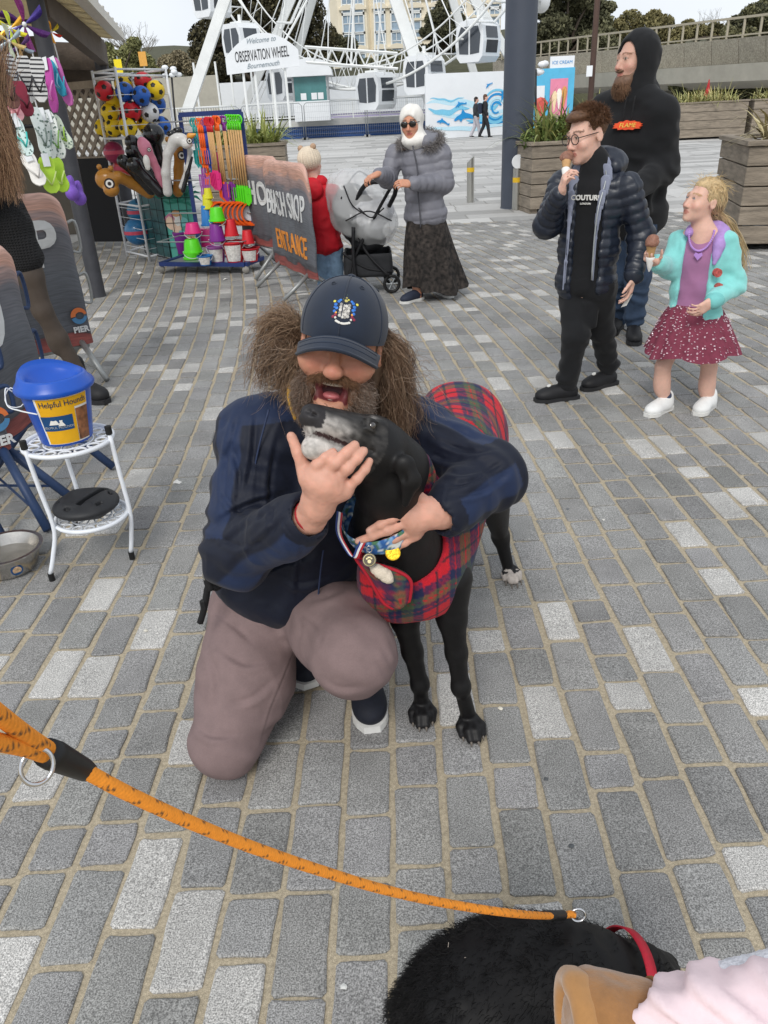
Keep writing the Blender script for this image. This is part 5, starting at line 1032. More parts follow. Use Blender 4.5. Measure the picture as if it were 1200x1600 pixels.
lab_=wrap(R_(252),R_(345),.01,Zt*.93,m_wl,'paper_label',bk_);wrap(R_(256),R_(317),.012,Zt*.92,m_yl,'yellow_field',lab_,.0022);wrap(R_(317),R_(344),Zt*.72,Zt*.92,m_yl,'yellow_field',lab_,.0022,8);wrap(R_(255),R_(311),Zt*.32,Zt*.6,m_nl,'navy_field',lab_,.003)
wrap(R_(318),R_(344),.015,Zt*.68,mat('dog_photo',s('#8a5a3a'),rough=.5,var=.7,vs=30),'printed_photo',lab_,.003,8)
def wtext(body,size,ang,z,m_,off,xs=1.):
 v,f=text_mesh(body,size,V(0,0,0),V(1,0,0),V(0,0,1),depth=.0004,xs=xs);rr3=r0+(r1-r0)*z/Zt;A=ang+v[:,0]/rr3;R3=r0+(r1-r0)*(z+v[:,2])/Zt+off;mesh_obj('label_lettering',np.stack([bc[0]+R3*np.cos(A),bc[1]+R3*np.sin(A),bc[2]+z+v[:,2]],1),f,m_,lab_)
wtext('Helpful Hounds',.03,R_(300),Zt*.82,m_nl,.004,.85);wtext('HELPFUL HOUNDS',.012,R_(283),Zt*.385,m_wl,.0045)
for(x,z,sc)in((-.012,.47,1.),(.012,.44,.7)):
 mb=MB();P=[(-.016,0),(-.01,.014),(-.006,.02),(-.008,.028),(0,.034),(.008,.028),(.006,.02),(.01,.014),(.018,0)];a0=R_(283)+x/.11;rr3=r0+(r1-r0)*.45+.004
 mb.prism([(p[0]*sc,p[1]*sc)for p in P],V(bc[0]+rr3*math.cos(a0),bc[1]+rr3*math.sin(a0),bc[2]+Zt*z-.005),V(-math.sin(a0),math.cos(a0),0),V(0,0,1),V(math.cos(a0),math.sin(a0),0),.001);mb.build('logo',m_wl,lab_)
hp=bc+V(0,0,Zt-.01);P=[hp+V(-r1*1.1,-.03,0),hp+V(-r1*1.22,-.05,.02),hp+V(-r1*1.18,-.08,-.03),hp+V(-r1*.7,-.125,-.035),hp+V(-r1*.15,-.145,-.045)]
mb=MB();mb.tube(spline(P,24),.0025,5);mb.build('handle_cord',m_white2,bk_,True);mb=MB();mb.tube([hp+V(-r1*1.15,-.03,-.02)+V(.01*math.sin(a),.0,.03)*math.cos(a)*1.2+V(-.03,0,0)*math.sin(a)for a in np.linspace(0,6.28,15)[:-1]],.002,5,close=True);mb.build('cord_loop',m_white2,bk_,True)
wc=cB+V(-.01,.0,.014);wt=thing('black_weight',wc,'round black rubber weight with slots on the lower shelf','weight');pr=[rc(wc+V(0,0,.03),wc+V(0,0,.031),.0,.0)]
lath=[rbox(wc+V(0,0,.035),(.08,.08,.033),.03,None,.02),el(wc+V(0,0,.035),(.12,.12,.036))]
RmW=frame(nrm(V(.45,1,0)),V(0,0,1))
solid_obj('base',lath+[cut(rbox(wc+V(.03,-.0,.07),(.012,.075,.022),.004,RmW,.004))]+[cut(rbox(wc+V(.09*math.cos(a),.09*math.sin(a),.06),(.006,.013,.012),.002,frame(V(-math.sin(a),math.cos(a),0),V(0,0,1)),.003))for a in(2.2,3.3,4.3,5.6,.4)],.0045,mat('black_weight_rubber',s('#26272a'),rough=.55,var=.15,vs=40,bump=.2,bs=300),wt)
bo=G(4,905);bo=V(bo[0],bo[1]+.08,0);bw_=thing('dog_bowl',bo,'stainless steel dog water bowl at the left edge','bowl');m_st=mat('stainless',s('#c6c2bc'),rough=.22,var=.15,vs=20,metal=1.)
mb=MB();mb.lathe([(.0,.004),(.085,.004),(.088,.0),(.1,.01),(.125,.085),(.137,.088),(.137,.093),(.122,.092),(.09,.014),(0,.012)],bo,n=44);mb.build('bowl',m_st,bw_,True,autos=50)
mb=MB();mb.cyl(bo+V(0,0,.05),bo+V(0,0,.0505),.106,n=40);mb.build('water',mat('water',s('#8a857c'),rough=.05,var=.05,spec=.6,alpha=.35),bw_)
a0=R_(-52);mb=MB();mb.cyl(bo+V(.1105*math.cos(a0),.1105*math.sin(a0),.042),bo+V(.1135*math.cos(a0),.1135*math.sin(a0),.0415),.022,n=20);mb.build('sticker',m_nl,bw_);mb=MB();mb.cyl(bo+V(.112*math.cos(a0),.112*math.sin(a0),.042),bo+V(.1146*math.cos(a0),.1146*math.sin(a0),.0413),.016,n=16);mb.build('sticker_print',mat('sticker_tan',s('#c8a884'),rough=.5,var=.6,vs=90),bw_)
def scrap(px,py,r,lab,hx='#e8e6e0',flat=False,gr=None):
 p=G(px,py,.002);rg=random.Random(px);mb=MB();n=7;P=[(r*rg.uniform(.6,1.1)*math.cos(2*math.pi*i/n),r*rg.uniform(.6,1.1)*math.sin(2*math.pi*i/n))for i in range(n)]
 hh=.002 if flat else r*.5
 mb.add([(p[0]+x,p[1]+y_,.001+rg.uniform(0,hh))for x,y_ in P]+[(p[0],p[1],.003+hh)],[(i,(i+1)%n,n)for i in range(n)]);o=mb.build('paper_scrap' if not flat else 'gum_spot',mat('scrap_'+hx[1:],s(hx),rough=.7));tag(o,lab,'litter' if not flat else 'spot',gr)
scrap(277,754,.022,'crumpled white paper scrap on the paving left of the kneeling man');scrap(219,428,.05,'white paper scrap lying in front of the ball cage');scrap(352,437,.03,'small pale scrap under the spade rack')
for i,(x,y_,hx,lab)in enumerate([(228,985,'#cfcabc','pale gum spot on a stone between the bowl and the man'),(259,1277,'#d8d2bc','pale gum spot just above the orange leash'),(782,1107,'#d9d3c4','pale gum spot right of the dog\'s front paws'),(943,812,'#d9d6ce','pale gum spot right of the dog\'s hind paw'),(853,1217,'#55585a','dark stain on a stone in the lower right'),(893,1322,'#55585a','dark stain at the edge of a half stone, lower right'),(887,795,'#6a6d70','dark stain on a stone far right of the dog'),(538,1542,'#d4d4d0','chalky white mark on a stone left of the black dog')]):scrap(x,y_,.008,lab,hx,True,None)
# ================================================================ people: body parts kit
SK=s('#c69079');SKP=s('#d8ae9c');LIP=s('#b0665c');
m_skin=mat('skin',attr=True,rough=.5,var=.06,vs=60,bump=.12,bs=500,spec=.35,sss=.12)
m_hair=mat('hair',attr=True,rough=.5,var=.15,vs=200,spec=.3)
m_lens=mat('dark_lens',s('#15120f'),rough=.1,var=0,spec=.7);m_fr=mat('spectacle_frame',s('#1d1a1c'),rough=.35,var=0)
def loc(c,Rm,s_,p):return np.asarray(c)+np.asarray(Rm)@(np.asarray(p,float)*s_)
def head_prims(c,Rm,s_=1.,child=False,mouth=0.):
 h=lambda*p:loc(c,Rm,s_,p);E=lambda p,r,k=.014,sg=1,R2=None:el(h(*p),np.array(r)*s_,Rm if R2 is None else Rm@R2,k*s_,sg)
 pr=[E((0,-.018,.045),(.076,.094,.084),.02),E((0,.028,-.012),(.065,.07,.082),.025),E((0,.04,-.07),(.05 if not child else .052,.052,.042),.03),E((0,.079,-.098),(.021,.017,.017),.025)]
 pr+=[E((0,.082,.032),(.052,.016,.011),.018)]
 for sx in(-1,1):pr+=[E((sx*.04,.068,-.026),(.025,.022,.022),.022)]
 for sx in(-1,1):pr+=[E((sx*.032,.1,.012),(.018,.016,.011),.012,-1),E((sx*.031,.081,.011),(.0135,.0125,.0125),.004),E((sx*.031,.083,.0185),(.0165,.0125,.007),.006),E((sx*.031,.083,.003),(.0155,.012,.005),.006)]
 n_=.8 if child else 1.
 pr+=[rc(h(0,.092,.016),h(0,.092+.024*n_,-.028),.0075*s_,.0105*s_,.014*s_),E((0,.094+.022*n_,-.033),(.0115,.0105,.009),.01)]
 for sx in(-1,1):pr+=[E((sx*.0125,.1,-.036),(.0085,.011,.0075),.008),E((sx*.0075,.112,-.044),(.004,.006,.005),.004,-1)]
 pr+=[E((0,.094,-.057),(.023,.0085,.0052),.007),E((0,.092,-.068),(.020,.0085,.006),.008)]
 if mouth:pr+=[E((0,.099,-.0625-.3*mouth),(.019,.03,mouth),.005,-1)]
 else:pr+=[E((0,.104,-.0622),(.022,.008,.0016),.003,-1)]
 for sx in(-1,1):pr+=[E((sx*.079,-.012,.0),(.010,.021,.031),.01),E((sx*.088,-.006,.002),(.006,.012,.02),.006,-1)]
 return pr
def head_col(v,c,Rm,s_,base,lip=LIP,brow=None,eyes=True,iris=(.08,.06,.04)):
 q=((v-c)@Rm)/s_;col=np.tile(np.array(base),(len(v),1));near=(np.abs(q).max(1)<.16)
 def blend(m,cc,a=1.):col[m]=col[m]*(1-a)+np.array(cc)*a
 fl=near&(q[:,1]>.02)
 w_=np.exp(-(((np.abs(q[:,0])-.042)/.02)**2+((q[:,2]+.028)/.018)**2))*fl;col=col*(1-.28*w_[:,None])+np.array(s('#c9695c'))*.28*w_[:,None]
 w_=np.exp(-((q[:,0]/.014)**2+((q[:,2]+.033)/.014)**2))*(q[:,1]>.09)*near;col=col*(1-.3*w_[:,None])+np.array(s('#c4625a'))*.3*w_[:,None]
 blend(near&(q[:,1]>.075)&((q[:,0]/.024)**2+((q[:,2]+.0625)/.0115)**2<1),lip,.75)
 if eyes:
  e=near&(q[:,1]>.07)&(((np.abs(q[:,0])-.031)/.0115)**2+((q[:,2]-.011)/.005)**2<1);blend(e,(.38,.34,.31));blend(e&((np.abs(q[:,0])-.031)**2+(q[:,2]-.011)**2<.0068**2),iris)
  l_=near&(q[:,1]>.07)&(np.abs(((np.abs(q[:,0])-.031)/.0135)**2+((q[:,2]-.011)/.0075)**2-1.12)<.2)&(q[:,2]>.012);blend(l_,(.03,.02,.015),.7)
 if brow is not None:
  b=near&(q[:,1]>.06)&(np.abs(q[:,2]-.034-.004*np.sin(np.abs(q[:,0])*60))<.0048)&(np.abs(q[:,0])>.012)&(np.abs(q[:,0])<.052);blend(b,brow,.8)
 return col
FING=[(.029,.086,.040,.024,.019,.0088),(.0095,.092,.044,.028,.020,.009),(-.0105,.088,.041,.026,.019,.0086),(-.0285,.078,.032,.020,.017,.0076)]
def hand_prims(w,d,pn,s_=1.,curl=(.3,.5,.4),side=1,thumb=.6,spread=.06):
 """w wrist point, d finger direction, pn palm normal, side: +1 thumb on the cross(d, pn) side"""
 d=nrm(d);pn=nrm(pn-d*(pn@d));x=np.cross(d,pn)*side;L=lambda a,b,c_:np.asarray(w)+(x*a+d*b+pn*c_)*s_
 pr=[rc(L(0,-.02,0),L(0,.025,0),.024*s_,.028*s_,.02*s_,(pn,.72)),rbox(L(0,.052,.0),np.array([.040,.042,.0135])*s_,.012*s_,np.stack([x,d,pn],1),.018*s_),el(L(.024,.032,.008),np.array([.016,.03,.014])*s_,np.stack([x,d,pn],1),.014*s_)]
 for i,(fx,fy,a,b,c_,r)in enumerate(FING):
  p=L(fx,fy,0);an=0;dd0=nrm(d+x*spread*fx/.02);cu=curl if np.isscalar(curl[0])else curl[i]
  for L_,cv,rr in((a,cu[0],r),(b,cu[1],r*.93),(c_,cu[2],r*.86)):
   an+=cv;dd=dd0*math.cos(an)+pn*math.sin(an);q=p+dd*L_*s_;pr.append(rc(p,q,rr*s_,rr*.93*s_,.005*s_));p=q
 p=L(.03,.018,.006);dd=nrm(x*.75+d*.65+pn*.25);dd=nrm(dd*(1-thumb*.3)+pn*thumb*.5)
 for L_,rr in((.042,.0125),(.032,.0105),(.024,.0092)):
  q=p+dd*L_*s_;pr.append(rc(p,q,rr*s_,rr*.9*s_,.008*s_));p=q;dd=nrm(dd+(d*.35+pn*.35*thumb-x*.12))
 return pr
def torso(pel,chest,neck,side,wds,dep,k=.06):
 """wds: half widths at hip, waist, chest, shoulder; dep: half depths"""
 up=nrm(chest-pel);side=nrm(side-up*(side@up));fw=np.cross(up,side);Rm=np.stack([side,fw,up],1);out=[]
 pts=[pel,pel+(chest-pel)*.45,pel+(chest-pel)*.95]
 for p,w_,d_,h in zip(pts,wds,dep,(.12,.16,.17)):out.append(el(p,(w_,d_,h*np.linalg.norm(neck-pel)/.52),Rm,k))
 out.append(el(chest+(neck-chest)*.45,(wds[3],dep[3],.085*np.linalg.norm(neck-pel)/.52),Rm,k));return out
def seg_t(v,segs):
 best=np.full(len(v),9.);T=np.zeros(len(v));I=np.zeros(len(v),int)
 for i,(a,b,off,r)in enumerate(segs):
  ba=b-a;L_=np.linalg.norm(ba);t=np.clip(((v-a)@ba)/(ba@ba),0,1);d=np.linalg.norm(v-(a+t[:,None]*ba),axis=1)-r;m=d<best;best=np.where(m,d,best);T=np.where(m,off+t*L_,T);I=np.where(m,i,I)
 return T,I
def quilt(segs,sp,amp,wr=None):
 def fn(v):
  T,I=seg_t(v,segs);q=np.abs(np.sin(math.pi*T/sp))**.55;r=amp*(q-.6)
  return r+(wr(v)if wr is not None else 0)
 return fn
def strand_hair(name,parent,roots,dirs,L_,m,col,steps=8,r=.0012,curl=.0,wave=6.,grav=.3,seed=0,cvar=.25,clump=0.,lenvar=.4):
 rg=np.random.default_rng(seed);n=len(roots);u=np.linspace(0,1,steps)[None,:,None];L_=np.broadcast_to(np.asarray(L_,float),(n,))*(1-lenvar*rg.random(n));L3=L_[:,None,None]
 d=dirs/np.linalg.norm(dirs,axis=1,keepdims=True);P=roots[:,None]+d[:,None]*u*L3+V(0,0,-1)*(u**1.7)*L3*grav
 ph=rg.uniform(0,6.28,(n,1,1));a=np.cross(d,rg.normal(size=(n,3)));a/=np.linalg.norm(a,axis=1,keepdims=True)+1e-9;b=np.cross(d,a);fr=wave*rg.uniform(.7,1.3,(n,1,1))
 P=P+curl*(np.sin(ph+u*fr)-np.sin(ph))*a[:,None]*u**.5+curl*(np.cos(ph+u*fr)-np.cos(ph))*b[:,None]*u**.5
 v,f=strands(P,r,r*.3);c=np.array(col)*(1+cvar*rg.normal(size=(n,1)));c=np.clip(c,.003,1);return mesh_obj(name,v,f,m,parent,True,col=np.repeat(c,steps*3,0))
def cap_points(c,Rm,s_,rad,n,cond,seed=0):
 rg=np.random.default_rng(seed);d=rg.normal(size=(n*4,3));d/=np.linalg.norm(d,axis=1,keepdims=True);d=d[cond(d)][:n];p=d*np.array(rad)*s_
 nn=d/np.array(rad);nn/=np.linalg.norm(nn,axis=1,keepdims=True);return np.asarray(c)+p@np.asarray(Rm).T,nn@np.asarray(Rm).T
def shoe(name,parent,heel,toe,w_,m_up,m_sole,h=.075,s_=1.,res=.006,high=0.):
 d=nrm(toe-heel);L_=np.linalg.norm(toe-heel);sd_=nrm(np.cross(d,V(0,0,1)));up=np.cross(sd_,d);Rm=np.stack([sd_,d,up],1);P=lambda a,b,c_:heel+sd_*a+d*b+up*c_
 pr=[el(P(0,L_*.76,h*.42),(w_/2,L_*.26,h*.45),Rm,.03),el(P(0,L_*.25,h*.5),(w_*.42,L_*.26,h*.62),Rm,.03),el(P(0,L_*.5,h*.55),(w_*.42,L_*.3,h*.5),Rm,.03),half(P(0,0,h*.14),-up)]
 if high:pr.insert(0,rc(P(0,L_*.24,h*.5),P(0,L_*.2,h*.5+high),w_*.4,w_*.4,.03))
 up_=solid_obj('shoe_upper',pr,res,m_up,parent)
 x=np.linspace(0,1,12);wv=w_/2*np.array([.55,.8,.86,.84,.8,.8,.86,.95,1.02,1.0,.82,.45]);pts=[(a,L_*(b*1.06-.03))for a,b in zip(wv,x)]+[(-a,L_*(b*1.06-.03))for a,b in zip(wv[::-1],x[::-1])]
 mb=MB();mb.prism(pts,P(0,0,0),sd_,d,up,h*.25);mb.build('shoe_sole',m_sole,parent)
 return up_,P
def child_thing(name,foot,lab,cat='person',grp=None):return thing(name,V(foot[0],foot[1],0),lab,cat,grp)
m_denim=mat('denim',s('#4b6580'),rough=.85,var=.22,vs=30,bump=.3,bs=700);m_dark_denim=mat('dark_denim',s('#2f3f55'),rough=.85,var=.25,vs=24,bump=.3,bs=700)
m_blkc=mat('black_cotton',s('#111215'),rough=.9,var=.2,vs=25,sheen=.08,bump=.2,bs=900);m_blkshoe=mat('black_shoe',s('#17171a'),rough=.6,var=.15);m_whsole=mat('white_sole',s('#d9d8d4'),rough=.6,var=.1)
def boy():
 Y=4.16;A=lambda x,y_,dy=0.:at(x,y_,Y+dy)
 t=child_thing('person',A(905,615),'boy in glasses and open navy puffer jacket eating a chocolate ice cream')
 hc=A(917,214);hR=frame(V(-.9,-.48,-.14),V(-.05,.05,1));hs_=.98
 pel,ch,nk=A(915,445),A(925,320),A(928,262)
 side=nrm(V(.85,-.5,0));sR,sL=A(876,283,.13),A(982,287,-.1)
 eR,wR=A(854,352,.0),A(877,300,-.17);eL,wL=A(1003,372,-.1),A(990,432,-.2)
 hpR,hpL=A(897,452,.05),A(937,452,-.05);kR,kL=A(900,525,-.1),A(940,515,.06);aR,aL=A(886,603,-.04),A(950,580,.16)
 hdR=hand_prims(wR,A(884,270,-.2)-wR,V(.9,-.1,.1),.82,(.75,.85,.5),1,.8);hdL=hand_prims(wL,A(983,462,-.2)-wL,V(-1,.2,0),.85,(.35,.45,.3),-1,.4)
 pr=head_prims(hc,hR,hs_,True)+[rc(loc(hc,hR,hs_,(0,-.02,-.06)),nk+V(0,0,-.02),.047,.055,.03)]+chain([nk,ch,pel],[.05,.075,.08],.04)+chain([sR,eR,wR],[.035,.03,.024])+chain([sL,eL,wL],[.035,.03,.024])+chain([nk-V(0,0,.04),sR],[.03,.03])+chain([nk-V(0,0,.04),sL],[.03,.03])+chain([pel,hpR,kR,aR],[.09,.07,.045,.03])+chain([pel,hpL,kL,aL],[.09,.07,.045,.03])+hdR+hdL
 solid_obj('body',pr,.006,m_skin,t,col=lambda v:head_col(v,hc,hR,hs_,SKP,brow=s('#5a4030')))
 tp=torso(pel,pel+(ch-pel)*.3,pel+(ch-pel)*.6,side,(.145,.145,.14,.1),(.11,.11,.1,.08))[:2]+chain([hpR,kR,aR+V(.0,0,.03)],[.085,.066,.054],.03)+chain([hpL,kL,aL+V(0,0,.03)],[.085,.066,.054],.03)+[el(aR+V(0,0,.05),(.062,.062,.03)),el(aL+V(0,0,.05),(.062,.062,.03))]+[rbox(kR+(hpR-kR)*.5+V(.06,-.05,0),(.04,.035,.07),.015,None,.015)]
 solid_obj('trousers',tp,.008,m_blkc,t,disp=lambda v:wrinkle(.008,12,(1,1,.8),3)(v)+.005*np.sin(v[:,2]*75+6*noise3(v,7,2))*np.clip(1.2-v[:,2]*2.2,.15,1))
 hp=torso(pel+V(0,0,.04),ch,nk,side,(.14,.14,.15,.13),(.115,.115,.115,.08))+[rc(nk,nk+V(0,0,.03),.075,.07,.03)]
 solid_obj('hoodie',hp,.009,m_blkc,t,disp=wrinkle(.004,16,(1,1,1),4))
 m_p=mat('navy_puffer',s('#1d2330'),rough=.38,var=.12,vs=20,spec=.5);tj=torso(pel+V(0,0,.02),ch,nk,side,(.162,.16,.158,.135),(.14,.14,.13,.09),.05)
 fw=np.cross(nrm(ch-pel),side);fw=-fw if fw[1]>0 else fw
 arm=chain([sR,eR,wR+(eR-wR)*.12],[.058,.056,.047],.05)+chain([sL,eL,wL+(eL-wL)*.05],[.06,.058,.048],.05)
 fc=ch+fw*.2+side*.005-V(0,0,.16);cutb=cut(rbox(fc,(.066,.17,.5),.02,np.stack([nrm(side+fw*.1),fw,V(0,0,1)],1),.02))
 segs=[(pel-V(0,0,.12),nk,0,.16),(sR,eR,.0,.07),(eR,wR,.0,.06),(sL,eL,.0,.07),(eL,wL,.0,.06)]
 v,f=solid(tj+arm+[cutb],.0075);v=soften(v,f,1);v=v+vnormals(v,f)*quilt(segs,.046,.008,wrinkle(.005,20,(1,1,1),8))(v)[:,None]
 mesh_obj('puffer_jacket',v,f,m_p,t,True)
 m_li=mat('grey_lining',s('#7f8496'),rough=.8,var=.1)
 hb=nk-fw*.075+V(0,0,.0);solid_obj('jacket_hood',[el(hb+side*.02+V(0,0,.01),(.125,.085,.085),np.stack([side,fw,V(0,0,1)],1)),rc(hb+side*.09+V(0,0,.02),hb+side*.1+fw*.06,.05,.04),rc(hb-side*.08+V(0,0,.02),hb-side*.085+fw*.06,.04,.035)],.009,m_p,t,disp=wrinkle(.005,18))
 lp=[nk+side*.055+V(0,0,.03),nk+side*.085+fw*.07-V(0,0,.05),ch+side*.075+fw*.145,ch+side*.07+fw*.155-V(0,0,.14),pel+side*.075+fw*.155+V(0,0,.06)]
 lp2=[nk-side*.055+V(0,0,.03),nk-side*.075+fw*.07-V(0,0,.05),ch-side*.072+fw*.14,ch-side*.07+fw*.15-V(0,0,.14),pel-side*.078+fw*.15+V(0,0,.0)]
 for q in(lp,lp2):solid_obj('lapel_lining',[rc(a_,b_,r1_,r2_,.01,(fw,.28))for a_,b_,r1_,r2_ in zip(spline(q,9)[:-1]-fw*.006,spline(q,9)[1:]-fw*.006,[.026,.032,.028,.022,.017,.014,.012,.011],[.032,.028,.022,.017,.014,.012,.011,.01])],.006,m_li,t)
 mb=MB();q=spline(lp,20)+fw*.012;mb.tube(q,.004,5);mb.build('zip',m_grey,t,True)
 tx=ch+fw*.118-side*.012+V(0,0,-.035);lettering('chest_print','COUTURE',.032,ch+fw*.118+V(0,0,.045),nrm(side),V(0,0,1),m_whsole,t,depth=.006,bold=.001);lettering('chest_print','LONDON',.012,ch+fw*.12+V(0,0,.018),nrm(side),V(0,0,1),m_whsole,t,depth=.006)
 m_hb=m_hair;hcol=s('#5e4330');hp_=[el(loc(hc,hR,hs_,(0,-.022,.056)),np.array([.083,.1,.085])*hs_,hR,.02),el(loc(hc,hR,hs_,(0,.05,.098)),np.array([.062,.05,.03])*hs_,hR,.02),cut(rbox(loc(hc,hR,hs_,(0,.11,-.02)),np.array([.12,.078,.098])*hs_,.02,hR,.02)),half(loc(hc,hR,hs_,(0,0,-.035)),-hR[:,2]),cut(el(loc(hc,hR,hs_,(.09,-.01,-.0)),np.array([.03,.03,.045])*hs_,hR,.01)),cut(el(loc(hc,hR,hs_,(-.09,-.01,-.0)),np.array([.03,.03,.045])*hs_,hR,.01))]
 solid_obj('hair',hp_,.006,m_hair,t,col=lambda v:np.array(hcol)*(1+.35*noise3(v,120)[:,None]),disp=wrinkle(.003,60))
 ro,nn=cap_points(loc(hc,hR,hs_,(0,-.022,.056)),hR,hs_,(.082,.098,.084),2600,lambda d:(d[:,2]>-.1)&~((d[:,1]>.55)&(d[:,2]<.35)),2)
 strand_hair('hair_strands',t,ro,nn+hR[:,1]*.9+RNG.normal(0,.3,nn.shape),.035,m_hair,s('#6b4c36'),5,.0011,.002,5,.1,3,.3)
 gl=thing('spectacles',loc(hc,hR,hs_,(0,.1,.01)),'dark round spectacles worn by the boy','glasses')
 for sx in(-1,1):mb=MB();mb.tube([loc(hc,hR,hs_,(sx*.034+.026*math.cos(a),.107,.006+.023*math.sin(a)))for a in np.linspace(0,6.283,19)[:-1]],.0022,5,close=True);mb.build('rim',m_fr,gl,True);mb=MB();mb.cyl(loc(hc,hR,hs_,(sx*.058,.104,.012)),loc(hc,hR,hs_,(sx*.082,-.005,.016)),.002,n=5);mb.build('temple',m_fr,gl)
 mb=MB();mb.cyl(loc(hc,hR,hs_,(-.009,.11,.012)),loc(hc,hR,hs_,(.009,.11,.012)),.002,n=5);mb.build('bridge',m_fr,gl)
 for nm,(an,toe)in dict(a=(aR,G(838,628)),b=(aL,G(930,606))).items():
  d=nrm((toe-an)*V(1,1,0));heel=V(an[0],an[1],0)-d*.065;lift=.0
  shoe('trainer',t,heel+V(0,0,lift),heel+d*.245+V(0,0,lift),.09,m_blkshoe,mat('black_sole',s('#242426'),rough=.6),.085)
  mb=MB();mb.cyl(heel+d*.17+V(0,0,.086),heel+d*.172+V(0,0,.09),.012,n=10);mb.build('shoe_badge',m_whsole,t)
 ice_cream(loc(hc,hR,hs_,(0,.135,-.05)),A(882,300,-.19),'chocolate ice cream cone at the boy\'s mouth')
 mb=MB();q=A(982,462,-.2);mb.add([q,q+V(.02,-.005,.01),q+V(-.005,.0,-.05),q+V(-.03,.01,-.06)],[(0,1,2,3)]);o=mb.build('paper_napkin',m_whsole);tag(o,'crumpled paper napkin in the boy\'s lowered hand','napkin')
m_ice=mat('chocolate_ice',s('#8a6150'),rough=.5,var=.3,vs=60,bump=.6,bs=120);m_cone=mat('wafer',s('#c2996a'),rough=.8,var=.15,vs=60);m_nap=mat('napkin',s('#e6e4e0'),rough=.8)
def ice_cream(top,bot,lab):
 t=thing('ice_cream_cone',bot,lab,'ice cream');d=nrm(top-bot)
 L_=.135;b=top-d*(L_+.0);ref=frame(d,V(0,-1,.3));Rl=np.stack([ref[:,0],ref[:,2],ref[:,1]],1)
 mb=MB();mb.lathe([(.004,0),(.013,.04),(.0235,.1),(.026,.105),(.026,.112)],b,Rl,14);mb.build('wafer_cone',m_cone,t,True)
 mb=MB();mb.lathe([(.003,-.02),(.011,.0),(.019,.035),(.021,.05),(.020,.051)],b,Rl,12);mb.build('paper_wrap',m_nap,t,True)
 solid_obj('scoop',[el(b+d*.12,(.026,.026,.023)),el(b+d*.134+ref[:,0]*.008,(.016,.016,.014)),el(b+d*.11,(.028,.028,.010))],.004,m_ice,t,disp=wrinkle(.004,45))
boy()
